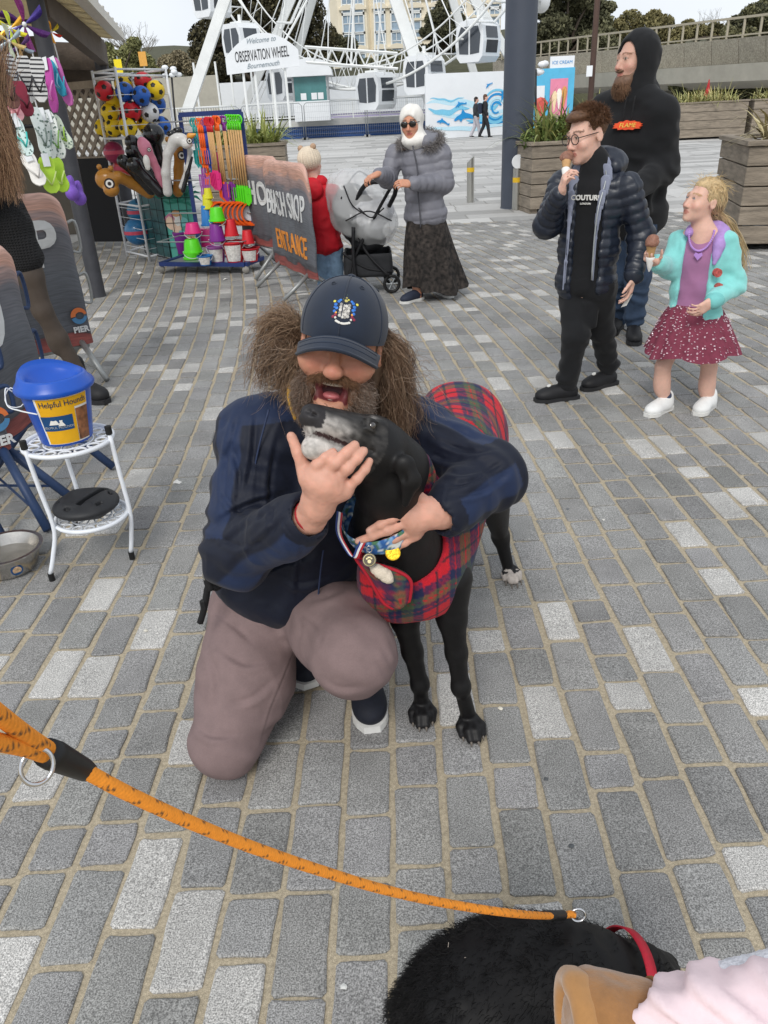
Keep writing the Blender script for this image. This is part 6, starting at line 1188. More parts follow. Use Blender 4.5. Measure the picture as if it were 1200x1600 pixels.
def hood_man():
 Y=5.3;A=lambda x,y_,dy=0.:at(x-(6 if 140<y_<300 else 0),y_,Y+dy)
 t=child_thing('person',A(990,520),'tall bearded man in a black hooded sweatshirt standing behind the boy')
 hc=A(991,97);hR=frame(V(-.93,-.42,.04),V(0,.05,1));h_=1.08
 pel,ch,nk=A(992,338),A(998,215),A(1000,150);side=nrm(V(.85,-.52,0))
 fw=np.cross(V(0,0,1),side);fw=-fw if fw[1]>0 else fw
 sR,sL=A(948,175,.17),A(1042,178,-.14);eL,wL=A(1043,262,-.12),A(1004,292,-.3);eR,wR=A(935,262,.1),A(975,292,-.2)
 hpR,hpL=A(975,345,.08),A(1003,345,-.06);kR,kL=A(968,430,.1),A(996,430,-.06);aR,aL=A(965,500,.25),A(991,503,0)
 pr=head_prims(hc,hR,h_)+[rc(loc(hc,hR,h_,(0,-.02,-.06)),nk,.055,.06,.03)]+chain([nk,ch,pel],[.06,.11,.1],.04)+chain([sR,eR,wR],[.045,.04,.03])+chain([sL,eL,wL],[.045,.04,.03])+chain([nk-V(0,0,.06),sR],[.03,.03])+chain([nk-V(0,0,.06),sL],[.03,.03])+chain([pel,hpR,kR,aR],[.1,.08,.05,.035])+chain([pel,hpL,kL,aL],[.1,.08,.05,.035])+hand_prims(wL,nrm(V(-.8,-.3,-.3)),V(0,.8,-.3),.95,(.4,.5,.3),1)+hand_prims(wR,nrm(V(.8,-.5,-.3)),V(0,.8,-.3),.95,(.4,.5,.3),-1)
 solid_obj('body',pr,.007,m_skin,t,col=lambda v:head_col(v,hc,hR,h_,s('#c69c8a'),brow=s('#6e4a34')))
 jp=torso(pel,ch,nk,side,(.2,.205,.215,.22),(.14,.145,.15,.105),.06)+chain([sR,eR,wR],[.085,.08,.06],.05)+chain([sL,eL,wL+nrm(wL-eL)*.05],[.09,.085,.062],.05)+[rc(nk-V(0,0,.0),sL-side*.02+V(0,0,.02),.1,.085,.05),rc(nk,sR+side*.02+V(0,0,.02),.1,.085,.05),el(pel+V(0,0,.05),(.2,.15,.06),np.stack([side,fw,V(0,0,1)],1),.03)]+[rbox(pel+fw*.13+V(0,0,.12),(.13,.05,.09),.03,np.stack([side,fw,V(0,0,1)],1),.03)]
 solid_obj('sweatshirt',jp,.009,m_blkc,t,disp=lambda v:wrinkle(.011,8,(1,1,1.2),5)(v)+.005*np.sin((v@nrm(V(.5,0,1)))*62+5*noise3(v,5,4))*np.exp(-(np.linalg.norm(v-eL,axis=1)/.2)**2))
 hd=[el(loc(hc,hR,h_,(0,-.035,.035)),np.array([.108,.125,.13])*h_,hR,.03),el(nk-fw*.02+V(0,0,.02),(.135,.11,.07),None,.05),rc(loc(hc,hR,h_,(0,-.02,-.05)),nk+V(0,0,.0),.1,.11,.05),cut(el(loc(hc,hR,h_,(0,.11,-.01)),np.array([.082,.1,.125])*h_,hR,.015)),cut(el(loc(hc,hR,h_,(0,.02,.0)),np.array([.074,.09,.1])*h_,hR,.015))]
 solid_obj('hood',hd,.007,m_blkc,t,disp=wrinkle(.005,13,(1,1,1),9))
 for sx in(-1,1):mb=MB();q=nk+fw*.115+side*sx*.025;mb.tube(spline([q,q+fw*.03-V(0,0,.06),q+fw*.035-V(0,0,.13)],8),.004,5);mb.build('drawcord',m_blkc,t,True)
 bd=[el(loc(hc,hR,h_,(0,.062,-.098)),np.array([.056,.048,.045])*h_,hR,.03),el(loc(hc,hR,h_,(0,.072,-.125)),np.array([.038,.034,.042])*h_,hR,.03),cut(el(loc(hc,hR,h_,(0,.105,-.063)),np.array([.026,.02,.01])*h_,hR,.01)),el(loc(hc,hR,h_,(.0,.1,-.047)),np.array([.034,.012,.007])*h_,hR,.01),rc(loc(hc,hR,h_,(.06,.02,-.02)),loc(hc,hR,h_,(.045,.06,-.09)),.012,.018),rc(loc(hc,hR,h_,(-.06,.02,-.02)),loc(hc,hR,h_,(-.045,.06,-.09)),.012,.018)]
 bc_=s('#6e5443');solid_obj('beard',bd,.006,m_hair,t,col=lambda v:np.array(bc_)*(1+.3*noise3(v,90)[:,None]),disp=wrinkle(.004,50,(1,1,.4)))
 ro,nn=cap_points(loc(hc,hR,h_,(0,.066,-.112)),hR,h_,(.048,.042,.05),1600,lambda d:(d[:,2]<.5),4);strand_hair('beard_strands',t,ro,nn*.6-hR[:,2]*1.2+RNG.normal(0,.2,nn.shape),.04,m_hair,s('#86674f'),6,.0011,.003,6,.2,5,.25)
 q=np.concatenate([chain([pel+V(0,0,-.0),hpR,kR,aR+V(0,0,.03)],[.11,.095,.075,.07],.04)],0)if False else chain([pel,hpR,kR,aR+V(0,0,.03)],[.12,.1,.078,.072],.04)+chain([pel,hpL,kL,aL+V(0,0,.03)],[.12,.1,.078,.072],.04)
 solid_obj('jeans',q,.009,m_dark_denim,t,disp=lambda v:wrinkle(.009,13,(1,1,.7),6)(v)+.006*np.sin(v[:,2]*80+5*noise3(v,8))*(v[:,2]<.35))
 for an,dr in((aL,V(-.25,-1,0)),(aR,V(-.5,-.85,0))):d=nrm(dr);hl=V(an[0],an[1],0)-d*.07;shoe('boot',t,hl,hl+d*.29,.105,m_blkshoe,mat('black_sole',s('#242426'),rough=.6),.1)
 o=ch+fw*.175+V(0,0,-.01);flm=mat('flame_orange',s('#e8552c'),rough=.6);rg=random.Random(4);P=[]
 for i in range(26):a=2*math.pi*i/26;k_=1+(.28 if i%2 else 0)*rg.uniform(.3,1.2);P.append((.078*math.cos(a)*k_,.022*math.sin(a)*k_))
 o=ch+fw*.165-side*.01+V(0,0,.075);mb=MB();mb.prism(P,o-fw*.03,side,V(0,0,1),fw,.036);mb.build('chest_print',flm,t);lettering('chest_print','FLAME',.034,o+fw*.008,side,V(0,0,1),mat('flame_yellow',s('#f0d060'),rough=.6),t,depth=.002,shear=.2)
hood_man()
def girl():
 Y=3.85;A=lambda x,y_,dy=0.:at(x,y_,Y+dy)
 t=child_thing('person',A(1065,645),'little blonde girl in aqua jacket and sequinned skirt holding an ice cream')
 hc=A(1098,316);hR=frame(V(-.95,-.3,.2),V(.18,0,1));h_=.82
 pel,ch,nk=A(1083,490),A(1095,405),A(1098,362);side=nrm(V(.88,-.45,0));fw=np.cross(V(0,0,1),side);fw=-fw if fw[1]>0 else fw
 sR,sL=A(1062,375,.08),A(1136,378,-.06);eR,wR=A(1046,418,.02),A(1024,411,-.12);eL,wL=A(1147,445,-.07),A(1112,472,-.2)
 hpR,hpL=A(1060,520,.04),A(1104,520,-.04);kR,kL=A(1036,572,-.0),A(1108,575,.0);aR,aL=A(1040,622,.02),A(1107,628,.02)
 sl=lambda v:head_col(v,hc,hR,h_,SKP,brow=s('#a5825c'),iris=(.1,.14,.18))
 pr=head_prims(hc,hR,h_,True)+[rc(loc(hc,hR,h_,(0,-.02,-.06)),nk-V(0,0,.02),.037,.045,.03)]+chain([nk,ch,pel],[.05,.075,.08],.04)+chain([sR,eR,wR],[.03,.025,.02])+chain([sL,eL,wL],[.03,.025,.02])+chain([nk,sR],[.04,.035])+chain([nk,sL],[.04,.035])+chain([pel,hpR,kR,aR-V(0,0,.02)],[.08,.058,.037,.027])+chain([pel,hpL,kL,aL-V(0,0,.02)],[.08,.058,.037,.027])+[el(kR-V(0,-.015,.09),(.031,.034,.07),None,.04),el(kL-V(0,-.015,.09),(.031,.034,.07),None,.04)]+hand_prims(wR,A(1010,404,-.16)-wR,V(.3,.2,.9),.72,(.8,.9,.5),-1,.8)+hand_prims(wL,A(1090,486,-.22)-wL,V(-.2,.9,.2),.74,(.55,.7,.5),1,.5)
 solid_obj('body',pr,.0055,m_skin,t,col=sl)
 m_top=mat('mauve_jersey',s('#a06f94'),rough=.9,var=.08,bump=.15,bs=800);tp=torso(pel+V(0,0,.02),ch,nk-V(0,0,.015),side,(.115,.11,.112,.095),(.095,.09,.09,.06),.04)
 solid_obj('jumper',tp+[cut(el(nk+fw*.04+V(0,0,.035),(.06,.06,.04)))],.007,m_top,t,disp=wrinkle(.006,15,(1,1,.7)))
 m_aq_=mat('aqua_fleece',s('#84cfcb'),rough=.9,var=.1,vs=25,sheen=.3,bump=.2,bs=600);tj=torso(pel+V(0,0,-.005),ch,nk-V(0,0,.01),side,(.138,.124,.122,.108),(.112,.108,.1,.068),.04)+chain([sR,eR,wR+(eR-wR)*.1],[.048,.045,.038],.04)+chain([sL,eL,wL+(eL-wL)*.12],[.05,.047,.039],.04)
 fc=ch+fw*.15-side*.012-V(0,0,.05);cutb=cut(rbox(fc,(.064,.13,.3),.02,np.stack([side,fw,V(0,0,1)],1),.012))
 solid_obj('jacket',tj[:4]+[half(pel+V(0,0,-.028),V(0,0,-1))]+tj[4:]+[cutb],.007,m_aq_,t,disp=lambda v:wrinkle(.008,13,(1,1,1),3)(v)+.004*np.sin((v@nrm(V(.6,0,1)))*90+5*noise3(v,7))*np.exp(-(np.linalg.norm(v-eL,axis=1)/.12)**2))
 m_lil=mat('lilac_lining',s('#a98ac6'),rough=.8,var=.15,vs=40);solid_obj('hood_lining',chain(spline([nk-side*.06+fw*.05,nk-fw*.055-side*.02,nk-fw*.03+side*.075,nk+side*.085+fw*.055-V(0,0,.05),ch+side*.07+fw*.1],10),[.018,.03,.035,.038,.038,.036,.03,.024,.016,.01],.02),.006,m_lil,t)
 for q in(ch+side*.085+fw*.1-V(0,0,.04),ch+side*.1+fw*.085-V(0,0,.11)):
  mb=MB();mb.cyl(q,q+nrm(fw+side*.5)*.022,.02,n=14);mb.build('patch',mat('patch_red',s('#b0524c'),rough=.6,var=.6,vs=80),t)
 solid_obj('cuff',chain([wL+(eL-wL)*.2,wL+(eL-wL)*.08],[.042,.042]),.006,mat('aqua_rib',s('#76bfbd'),rough=.9),t)
 mb=MB();th=np.linspace(-.2,math.pi+.2,34);B=[nk+side*.055*math.cos(a)+fw*(.058+.035*math.sin(a))-V(0,0,1)*(.085*max(0,math.sin(a))-.012)for a in th]
 for p in B:mb.ball(p,.0062,6)
 mb.build('bead_necklace',mat('lilac_beads',s('#b58ad0'),rough=.25),t,True);q=min(B,key=lambda p:p[2]);mb=MB();mb.prism([(0,-.022),(.02,.002),(.014,.014),(0,.008),(-.014,.014),(-.02,.002)],q+fw*.006-V(0,0,.02),side,V(0,0,1),fw,.006);mb.build('heart_pendant',mat('lilac_beads',s('#b58ad0'),rough=.25),t)
 n,k_=96,14;th=np.linspace(0,2*math.pi,n+1)[:-1];top=pel+V(0,0,.055);hem=A(1081,549,0);dz=top[2]-hem[2];rg=np.random.default_rng(3);rings=[]
 for j in range(k_):
  u=j/(k_-1);r_=.105+(.235-.105)*u**.7;rip=1+.045*u*np.sin(th*13+1.2*np.sin(th*2))+.025*u*np.sin(th*22+1)
  c_=top+(hem-top)*V(u,u,0);rings.append(np.stack([c_[0]+r_*rip*np.cos(th),c_[1]+.82*r_*rip*np.sin(th),np.full(n,top[2]-dz*u)+.012*u*np.sin(th*5)],1))
 mb=MB();mb.add(np.concatenate(rings),[(i*n+q,i*n+(q+1)%n,(i+1)*n+(q+1)%n,(i+1)*n+q)for i in range(k_-1)for q in range(n)]);mb.build('skirt',mat('burgundy_mesh',s('#7a3548'),rough=.85,var=.2,vs=40),t,True)
 sq=MB();Rg=np.array(rings)
 for i in range(900):
  a,b=rg.random()*(k_-1.01),rg.integers(n);j=int(a);f_=a-j;p=Rg[j,b]*(1-f_)+Rg[j+1,b]*f_;c_=top+(hem-top)*V(a/k_,a/k_,0);no=nrm((p-c_)*V(1,1,0)+V(0,0,.35));e=nrm(np.cross(no,V(0,0,1))+rg.normal(0,.2,3));g_=np.cross(no,e);r_=rg.uniform(.0035,.0062);no_=p+no*.004
  sq.add([no_+e*r_,no_+g_*r_,no_-e*r_,no_-g_*r_],[(0,1,2,3)])
 sq.build('sequins',mat('sequin',s('#e3c3cc'),rough=.25,var=.1,metal=.3),t,fix=False)['kind']='stuff'
 hcol=np.array(s('#c2a981'));hp_=[el(loc(hc,hR,h_,(0,-.02,.05)),np.array([.083,.1,.088])*h_,hR,.02),cut(rbox(loc(hc,hR,h_,(0,.115,-.02)),np.array([.12,.075,.09])*h_,.02,hR,.02)),half(loc(hc,hR,h_,(0,0,-.05)),-hR[:,2]),cut(el(loc(hc,hR,h_,(.088,.0,-.005)),np.array([.03,.03,.04])*h_,hR,.01)),el(loc(hc,hR,h_,(0,-.1,-.02)),np.array([.04,.035,.035])*h_,hR,.03)]
 solid_obj('hair',hp_,.006,m_hair,t,col=lambda v:hcol*(1+.3*noise3(((v-hc)@hR)*V(1,.3,1),110)[:,None]),disp=lambda v:.003*noise3(((v-hc)@hR)*V(1,.25,1),90))
 rg=np.random.default_rng(8);n=420;tie=loc(hc,hR,h_,(0,-.115,-.045));end=A(1147,425,.1)
 ro,nn=cap_points(loc(hc,hR,h_,(0,-.02,.05)),hR,h_,(.083,.1,.088),900,lambda d:(d[:,2]>-.35)&(d[:,1]<.62),6)
 u=np.linspace(0,1,9)[None,:,None];mid=(ro+tie)/2+nn*.035;P=(1-u)**2*ro[:,None]+2*u*(1-u)*mid[:,None]+u**2*tie;P=P+rg.normal(0,.004,(len(ro),1,3))*u*(1-u)*4+nn[:,None]*.002;v,f=strands(P,.0012,.0008);c=np.clip(np.array(s('#d4bd95'))*(1+.25*rg.normal(size=(len(ro),1))),.02,1);mesh_obj('hair_strands',v,f,m_hair,t,True,col=np.repeat(c,27,0))
 u=np.linspace(0,1,12)[None,:,None];st_=tie+rg.normal(0,.01,(n,3));en=end+rg.normal(0,1,(n,3))*V(.032,.03,.05);md=(st_+en)/2+V(.045,.02,.05)+rg.normal(0,.012,(n,3));P=(1-u)**2*st_[:,None]+2*u*(1-u)*md[:,None]+u**2*en[:,None]+.004*np.sin(u*rg.uniform(5,11,(n,1,1))+rg.uniform(0,6,(n,1,1)))*rg.normal(size=(n,1,3));v,f=strands(P,.0018,.0006);mesh_obj('ponytail',v,f,m_hair,t,True,col=np.repeat(np.clip(np.array(s('#d4bd95'))*(1+.22*rg.normal(size=(n,1))),.02,1),36,0))
 mb=MB();mb.ball(tie,.018,10);mb.build('hair_tie',m_blkc,t,True)
 n=90;ro,nn=cap_points(loc(hc,hR,h_,(0,-.01,.055)),hR,h_,(.085,.1,.09),n,lambda d:d[:,2]>.1,9);strand_hair('flyaway_hair',t,ro,nn+V(.3,0,.1)+rg.normal(0,.5,nn.shape),.07,m_hair,s('#d8bc88'),7,.0007,.006,6,.5,2,.15)
 m_wl_=mat('white_leather',s('#e6e6e4'),rough=.5,var=.08)
 for an,toe,nm in((aR,G(1003,655),0),(aL,G(1080,657),1)):
  d=nrm((toe-an)*V(1,1,0)+V(0,0,0));hl=V(an[0],an[1],0)-d*.05;up_,P_=shoe('trainer',t,hl,hl+d*.2,.083,m_wl_,m_whsole,.07,high=.045)
  for q in range(4):mb=MB();c_=P_(0,.085+.022*q,.076-.007*q);sd_=nrm(np.cross(d,V(0,0,1)));mb.tube([c_-sd_*.024-V(0,0,.006),c_+V(0,0,.006),c_+sd_*.024-V(0,0,.006)],.004,5);mb.build('lace',m_whsole,up_,True)
  solid_obj('sock',[rc(V(an[0],an[1],an[2]-.03),V(an[0],an[1],an[2]+.012),.034,.034)],.006,mat('sock_navy',s('#3a4258'),rough=.9),t)
 ice_cream(A(1019,372,-.17),A(1014,425,-.15),'half eaten chocolate ice cream cone in the girl\'s hand')
girl()
def woman():
 Y=6.9;A=lambda x,y_,dy=0.:at(x,y_,Y+dy)
 t=child_thing('person',A(670,464),'woman in white headscarf, sunglasses and grey padded coat beside the pram')
 hc=A(643,194,-.02);hR=frame(V(-.3,-.95,-.06),V(-.06,0,1));h_=1.0
 pel,ch,nk=A(665,335),A(660,262),A(651,222);side=nrm(V(.92,-.3,0));fw=np.cross(V(0,0,1),side);fw=-fw if fw[1]>0 else fw
 sR,sL=A(618,238,.06),A(690,238,-.04);eR,wR=A(606,280,-.0),A(590,272,-.3);eL,wL=A(694,286,-.08),A(640,287,-.28)
 aR,aL=A(652,462,-.08),A(690,455,.1)
 pr=head_prims(hc,hR,h_)+[rc(loc(hc,hR,h_,(0,-.02,-.06)),nk,.045,.055,.03)]+chain([nk,ch,pel],[.06,.1,.12],.04)+chain([sR,eR,wR],[.035,.03,.024])+chain([sL,eL,wL],[.035,.03,.024])+chain([nk,sR],[.04,.04])+chain([nk,sL],[.04,.04])+chain([pel,A(650,390),aR],[.12,.06,.04])+chain([pel,A(685,390),aL],[.12,.06,.04])+hand_prims(wR,nrm(V(-.8,-.4,-.25)),V(.2,.3,-.9),.88,(.5,.8,.6),-1,.6)+hand_prims(wL,nrm(V(-.9,-.35,.1)),V(0,.7,-.6),.88,(.6,.8,.6),-1,.6)
 solid_obj('body',pr,.0065,m_skin,t,col=lambda v:head_col(v,hc,hR,h_,s('#c68f74'),eyes=False,brow=s('#4a342a'),lip=s('#a8504e')))
 m_sc=mat('white_scarf',s('#e6e3dd'),rough=.85,var=.06);sc_=[el(loc(hc,hR,h_,(0,-.02,.045)),np.array([.094,.112,.1])*h_,hR,.03),rc(loc(hc,hR,h_,(0,-.0,-.05)),nk+V(0,0,-.0),.085,.09,.04),el(nk+fw*.04+V(0,0,.01),(.11,.1,.06)),cut(el(loc(hc,hR,h_,(0,.1,-.012)),np.array([.061,.1,.083])*h_,hR,.014)),cut(el(loc(hc,hR,h_,(0,.02,-.01)),np.array([.06,.09,.08])*h_,hR,.014))]
 solid_obj('headscarf',sc_,.0065,m_sc,t,disp=wrinkle(.008,14,(1,1,.5)))
 gl=thing('sunglasses',loc(hc,hR,h_,(0,.1,.01)),'dark sunglasses worn by the woman in the headscarf','glasses')
 for sx in(-1,1):solid_obj('lens',[el(loc(hc,hR,h_,(sx*.034,.1,.008)),np.array([.033,.009,.025])*h_,hR)],.005,m_lens,gl);mb=MB();mb.cyl(loc(hc,hR,h_,(sx*.06,.1,.014)),loc(hc,hR,h_,(sx*.08,.02,.016)),.003,n=5);mb.build('temple',m_fr,gl)
 mb=MB();mb.cyl(loc(hc,hR,h_,(-.01,.108,.014)),loc(hc,hR,h_,(.01,.108,.014)),.003,n=5);mb.build('bridge',m_fr,gl)
 m_gp=mat('grey_padded',s('#787880'),rough=.5,var=.08,vs=14,spec=.35);tj=torso(pel+V(0,0,-.0),ch,nk-V(0,0,.01),side,(.185,.165,.165,.145),(.15,.14,.135,.1),.06)+chain([sR,eR,wR+(eR-wR)*.15],[.075,.068,.052],.05)+chain([sL,eL,wL+(eL-wL)*.12],[.078,.07,.054],.05)
 segs=[(pel-V(0,0,.1),nk,0,.19),(sR,eR,0,.08),(eR,wR,0,.07),(sL,eL,0,.08),(eL,wL,0,.07)]
 solid_obj('padded_coat',tj,.009,m_gp,t,disp=quilt(segs,.07,.009,wrinkle(.006,16,(1,1,1),2)))
 mb=MB();q=[nk+fw*.13-V(0,0,.02),ch+fw*.165,ch+fw*.172-V(0,0,.12),pel+fw*.185+V(0,0,.0),pel+fw*.18-V(0,0,.08)];mb.tube(spline(q,14),.006,5);mb.build('zip',mat('zip_dark',s('#4c4c52'),rough=.5),t,True)
 hb=nk-fw*.1+side*.05+V(0,0,.0);solid_obj('coat_hood',[el(hb,(.16,.12,.085),np.stack([side,fw,V(0,0,1)],1)),rc(nk+side*.1+fw*.06,nk+side*.14-fw*.04,.05,.06)],.01,m_gp,t,disp=wrinkle(.006,14))
 pth=spline([nk-side*.1+fw*.1-V(0,0,.02),nk-side*.14-fw*.02,nk-fw*.12+V(0,0,.07),nk+side*.16-fw*.06+V(0,0,.05),nk+side*.19+fw*.02-V(0,0,.0),nk+side*.1+fw*.12-V(0,0,.05)],1200);rg=np.random.default_rng(5);d=rg.normal(size=pth.shape);d/=np.linalg.norm(d,axis=1,keepdims=True);strand_hair('fur_trim',t,pth+d*.012,d+V(0,0,.15),.06,m_hair,s('#85807e'),5,.0022,.006,4,.25,4,.25)
 n,k_=90,16;th=np.linspace(0,2*math.pi,n+1)[:-1];top=pel+V(0,0,.02);hem=A(671,452,0);hem=V(hem[0],hem[1],.09);rings=[]
 for j in range(k_):
  u=j/(k_-1);rx=.15+.115*u**.9;rip=1+u*(.10*np.sin(th*7+.6+1.5*u)+.05*np.sin(th*13+2)+.03*np.sin(th*23));c_=top+(hem-top)*u+side*.05*u*u
  rings.append(np.stack([c_[0]+rx*rip*np.cos(th),c_[1]+.8*rx*rip*np.sin(th),np.full(n,c_[2])+.03*u*np.sin(th*2+.5)+.012*u*np.sin(th*7)],1))
 mb=MB();mb.add(np.concatenate(rings),[(i*n+q,i*n+(q+1)%n,(i+1)*n+(q+1)%n,(i+1)*n+q)for i in range(k_-1)for q in range(n)])
 m_sk=mat('dark_floral',s('#2c2724'),rough=.85,var=.6,vs=9,var2=(.7,30));mb.build('long_skirt',m_sk,t,True)
 for an,d in((V(aR[0],aR[1],0),nrm(V(-.75,-.65,0))),(V(aL[0],aL[1],0),nrm(V(.35,-.9,0)))):shoe('trainer',t,an-d*.06,an+d*.19,.09,mat('navy_shoe',s('#262c3c'),rough=.7),m_whsole,.085)
woman()
def red_child():
 Y=7.55;A=lambda x,y_,dy=0.:at(x,y_,Y+dy)
 t=child_thing('person',A(514,445),'small child in a red coat and knitted bobble hat, seen from behind')
 hc=A(486,257);hR=frame(V(.35,.93,.05),V(-.12,0,1));h_=1.0
 pel,ch,nk=A(508,378),A(500,318),A(492,284);side=nrm(V(.95,-.3,0));fw=nrm(V(.3,.95,0));sR,sL=A(473,300,.05),A(520,300,-.03);eR,wR=A(468,340,.12),A(485,370,.2);eL,wL=A(530,340,.04),A(523,372,.14)
 hpR,hpL=A(502,388),A(522,388);kR,kL=A(505,418),A(524,418);aR,aL=A(507,450),A(528,448)
 pr=head_prims(hc,hR,h_,True)+[rc(loc(hc,hR,h_,(0,-.02,-.06)),nk,.04,.045)]+chain([nk,ch,pel],[.05,.09,.09],.03)+chain([sR,eR,wR],[.03,.025,.02])+chain([sL,eL,wL],[.03,.025,.02])+chain([nk,sR],[.04,.03])+chain([nk,sL],[.04,.03])+chain([pel,hpR,kR,aR],[.08,.06,.045,.03])+chain([pel,hpL,kL,aL],[.08,.06,.045,.03])+hand_prims(wR,V(.1,.1,-1),V(1,0,0),.65,(.3,.4,.3))+hand_prims(wL,V(-.1,.1,-1),V(-1,0,0),.65,(.3,.4,.3),-1)
 solid_obj('body',pr,.0075,m_skin,t,col=lambda v:head_col(v,hc,hR,h_,SKP))
 m_rc=mat('red_coat',s('#c01626'),rough=.75,var=.1,vs=16,bump=.15,bs=300);tj=torso(pel,ch,nk,side,(.16,.15,.15,.13),(.13,.125,.12,.09),.05)+chain([sR,eR,wR+(eR-wR)*.1],[.07,.06,.05],.05)+chain([sL,eL,wL+(eL-wL)*.1],[.07,.06,.05],.05)+[el(pel-V(0,0,.04),(.165,.135,.08))]
 solid_obj('coat',tj,.009,m_rc,t,disp=wrinkle(.007,13,(1,1,1),3));solid_obj('coat_hood',[el(nk-fw*.1-V(0,0,.055),(.11,.06,.1),np.stack([side,fw,V(0,0,1)],1)),rc(nk-side*.07,nk+side*.07,.05,.05)],.009,m_rc,t,disp=wrinkle(.006,16))
 m_kn=mat('cream_knit',s('#d8c9b4'),rough=.95,var=.1);q=[el(loc(hc,hR,h_,(0,-.015,.05)),np.array([.1,.117,.105])*h_,hR,.03),half(loc(hc,hR,h_,(0,0,-.045)),-hR[:,2])]
 def rib(v):z=(v-hc)@hR;a=np.arctan2(z[:,0],z[:,1]);return .005*np.cos(a*26)*np.clip(1.2-np.abs(z[:,2])/.16,0,1)+.0015*np.sin(z[:,2]*400)
 solid_obj('bobble_hat',q,.006,m_kn,t,disp=rib)
 for sx in(-1,1):mb=MB();p=loc(hc,hR,h_,(sx*.062,-.02,.142));mb.ball(p,.027,14);mb.build('bobble',mat('tan_bobble',s('#b3957c'),rough=1,var=.3,vs=80,bump=.8,bs=120),t,True)
 jn=chain([pel,hpR,kR,aR],[.1,.082,.068,.062],.03)+chain([pel,hpL,kL,aL],[.1,.082,.068,.062],.03);solid_obj('jeans',jn,.009,mat('light_denim',s('#7e9bb8'),rough=.85,var=.18,vs=25),t,disp=wrinkle(.006,18))
 for an in(aR,aL):b=V(an[0],an[1],0);shoe('shoe',t,b-fw*.06,b+fw*.11,.075,m_whsole,m_whsole,.06)
red_child()
def pram():
 Y=7.35;A=lambda x,y_,dy=0.:at(x,y_,Y+dy);base=A(572,437);t=thing('pram',V(base[0],base[1],0),'black framed pram under a clear rain cover pushed by the woman','pram')
 def tube(P,r,nm,m=m_blkshoe):mb=MB();mb.tube(spline(P,14),r,7);return mb.build(nm,m,t,True)
 for dy in(-.22,.22):
  tube([A(612,290,dy-.25),A(590,330,dy-.1),A(555,400,dy),A(545,432,dy)],.014,'frame_tube');tube([A(545,330,dy+.05),A(570,390,dy),A(608,432,dy-.05)],.012,'frame_tube');tube([A(535,395,dy),A(570,418,dy),A(612,425,dy)],.01,'frame_tube')
 tube([A(555,318,-.25),A(568,292,-.32),A(585,284,-.38),A(612,287,-.38),A(618,300,-.3),A(608,322,-.2)],.02,'handlebar')
 for(x,y_,dy)in((550,433,-.24),(552,430,.24),(612,436,-.2),(612,432,.22)):
  c=A(x,y_,dy);r=.085;c=V(c[0],c[1],r);mb=MB();th=np.linspace(0,2*math.pi,25)[:-1];ax=V(.95,.1,0);mb.tube([c+ax*(r-.015)*math.cos(a)+V(0,0,(r-.015)*math.sin(a))for a in th],.015,8,close=True);wh=mb.build('wheel',m_rub,t,True)
  mb=MB()
  for a in np.arange(0,math.pi,math.pi/3):d=ax*math.cos(a)+V(0,0,math.sin(a));mb.cyl(c-d*(r-.02),c+d*(r-.02),.006,n=5)
  mb.ball(c,.018,8);mb.build('spokes',m_grey,wh)
 seat=[el(A(565,345,0),(.2,.24,.2)),el(A(550,325,.05),(.17,.23,.2)),el(A(575,375,0),(.16,.2,.1))]
 solid_obj('seat_unit',seat,.015,mat('pram_fabric',s('#28292c'),rough=.8,var=.15),t,disp=wrinkle(.012,8))
 solid_obj('basket',[rbox(A(575,408,0),(.22,.22,.11),.04),cut(rbox(A(575,395,0),(.2,.2,.1),.03))],.012,mat('pram_fabric',s('#28292c'),rough=.8,var=.15),t,disp=wrinkle(.006,10))
 solid_obj('baby_blanket',[el(A(575,338,-.14),(.17,.12,.12)),el(A(595,330,-.1),(.12,.12,.1))],.012,mat('white_blanket',s('#cfcfd2'),rough=.8,var=.08),t,disp=wrinkle(.02,9))
 m_cl=bpy.data.materials.new('clear_cover');m_cl.use_nodes=True;n=m_cl.node_tree.nodes;L=m_cl.node_tree.links;b=n['Principled BSDF'];b.inputs['Base Color'].default_value=(.78,.79,.8,1);b.inputs['Roughness'].default_value=.18;b.inputs['Alpha'].default_value=.42
 cov=[el(A(560,322,0),(.26,.3,.3)),el(A(585,350,-.05),(.2,.27,.2)),el(A(540,300,.05),(.17,.26,.18)),half(A(570,377,0),V(0,0,-1)),cut(el(A(560,330,0),(.245,.285,.28)))]
 v,f=solid([p for p in cov[:4]],.014);v=soften(v,f,2);v=v+vnormals(v,f)*wrinkle(.03,7,(1,1,.6),3)(v)[:,None];mesh_obj('rain_cover',v,f,m_cl,t,True)
 for P in([A(533,310,-.25),A(545,285,-.1),A(560,268,0),A(575,275,.1)],[A(540,345,-.3),A(575,330,-.33),A(612,345,-.28)],[A(560,325,-.32),A(580,340,-.34),A(600,325,-.3)],[A(537,290,-.28),A(550,320,-.3),A(570,335,-.33)]):tube(P,.006,'cover_piping')
 tube([A(552,355,-.26),A(552,400,-.26),A(556,435,-.25)],.016,'frame_tube')
pram()
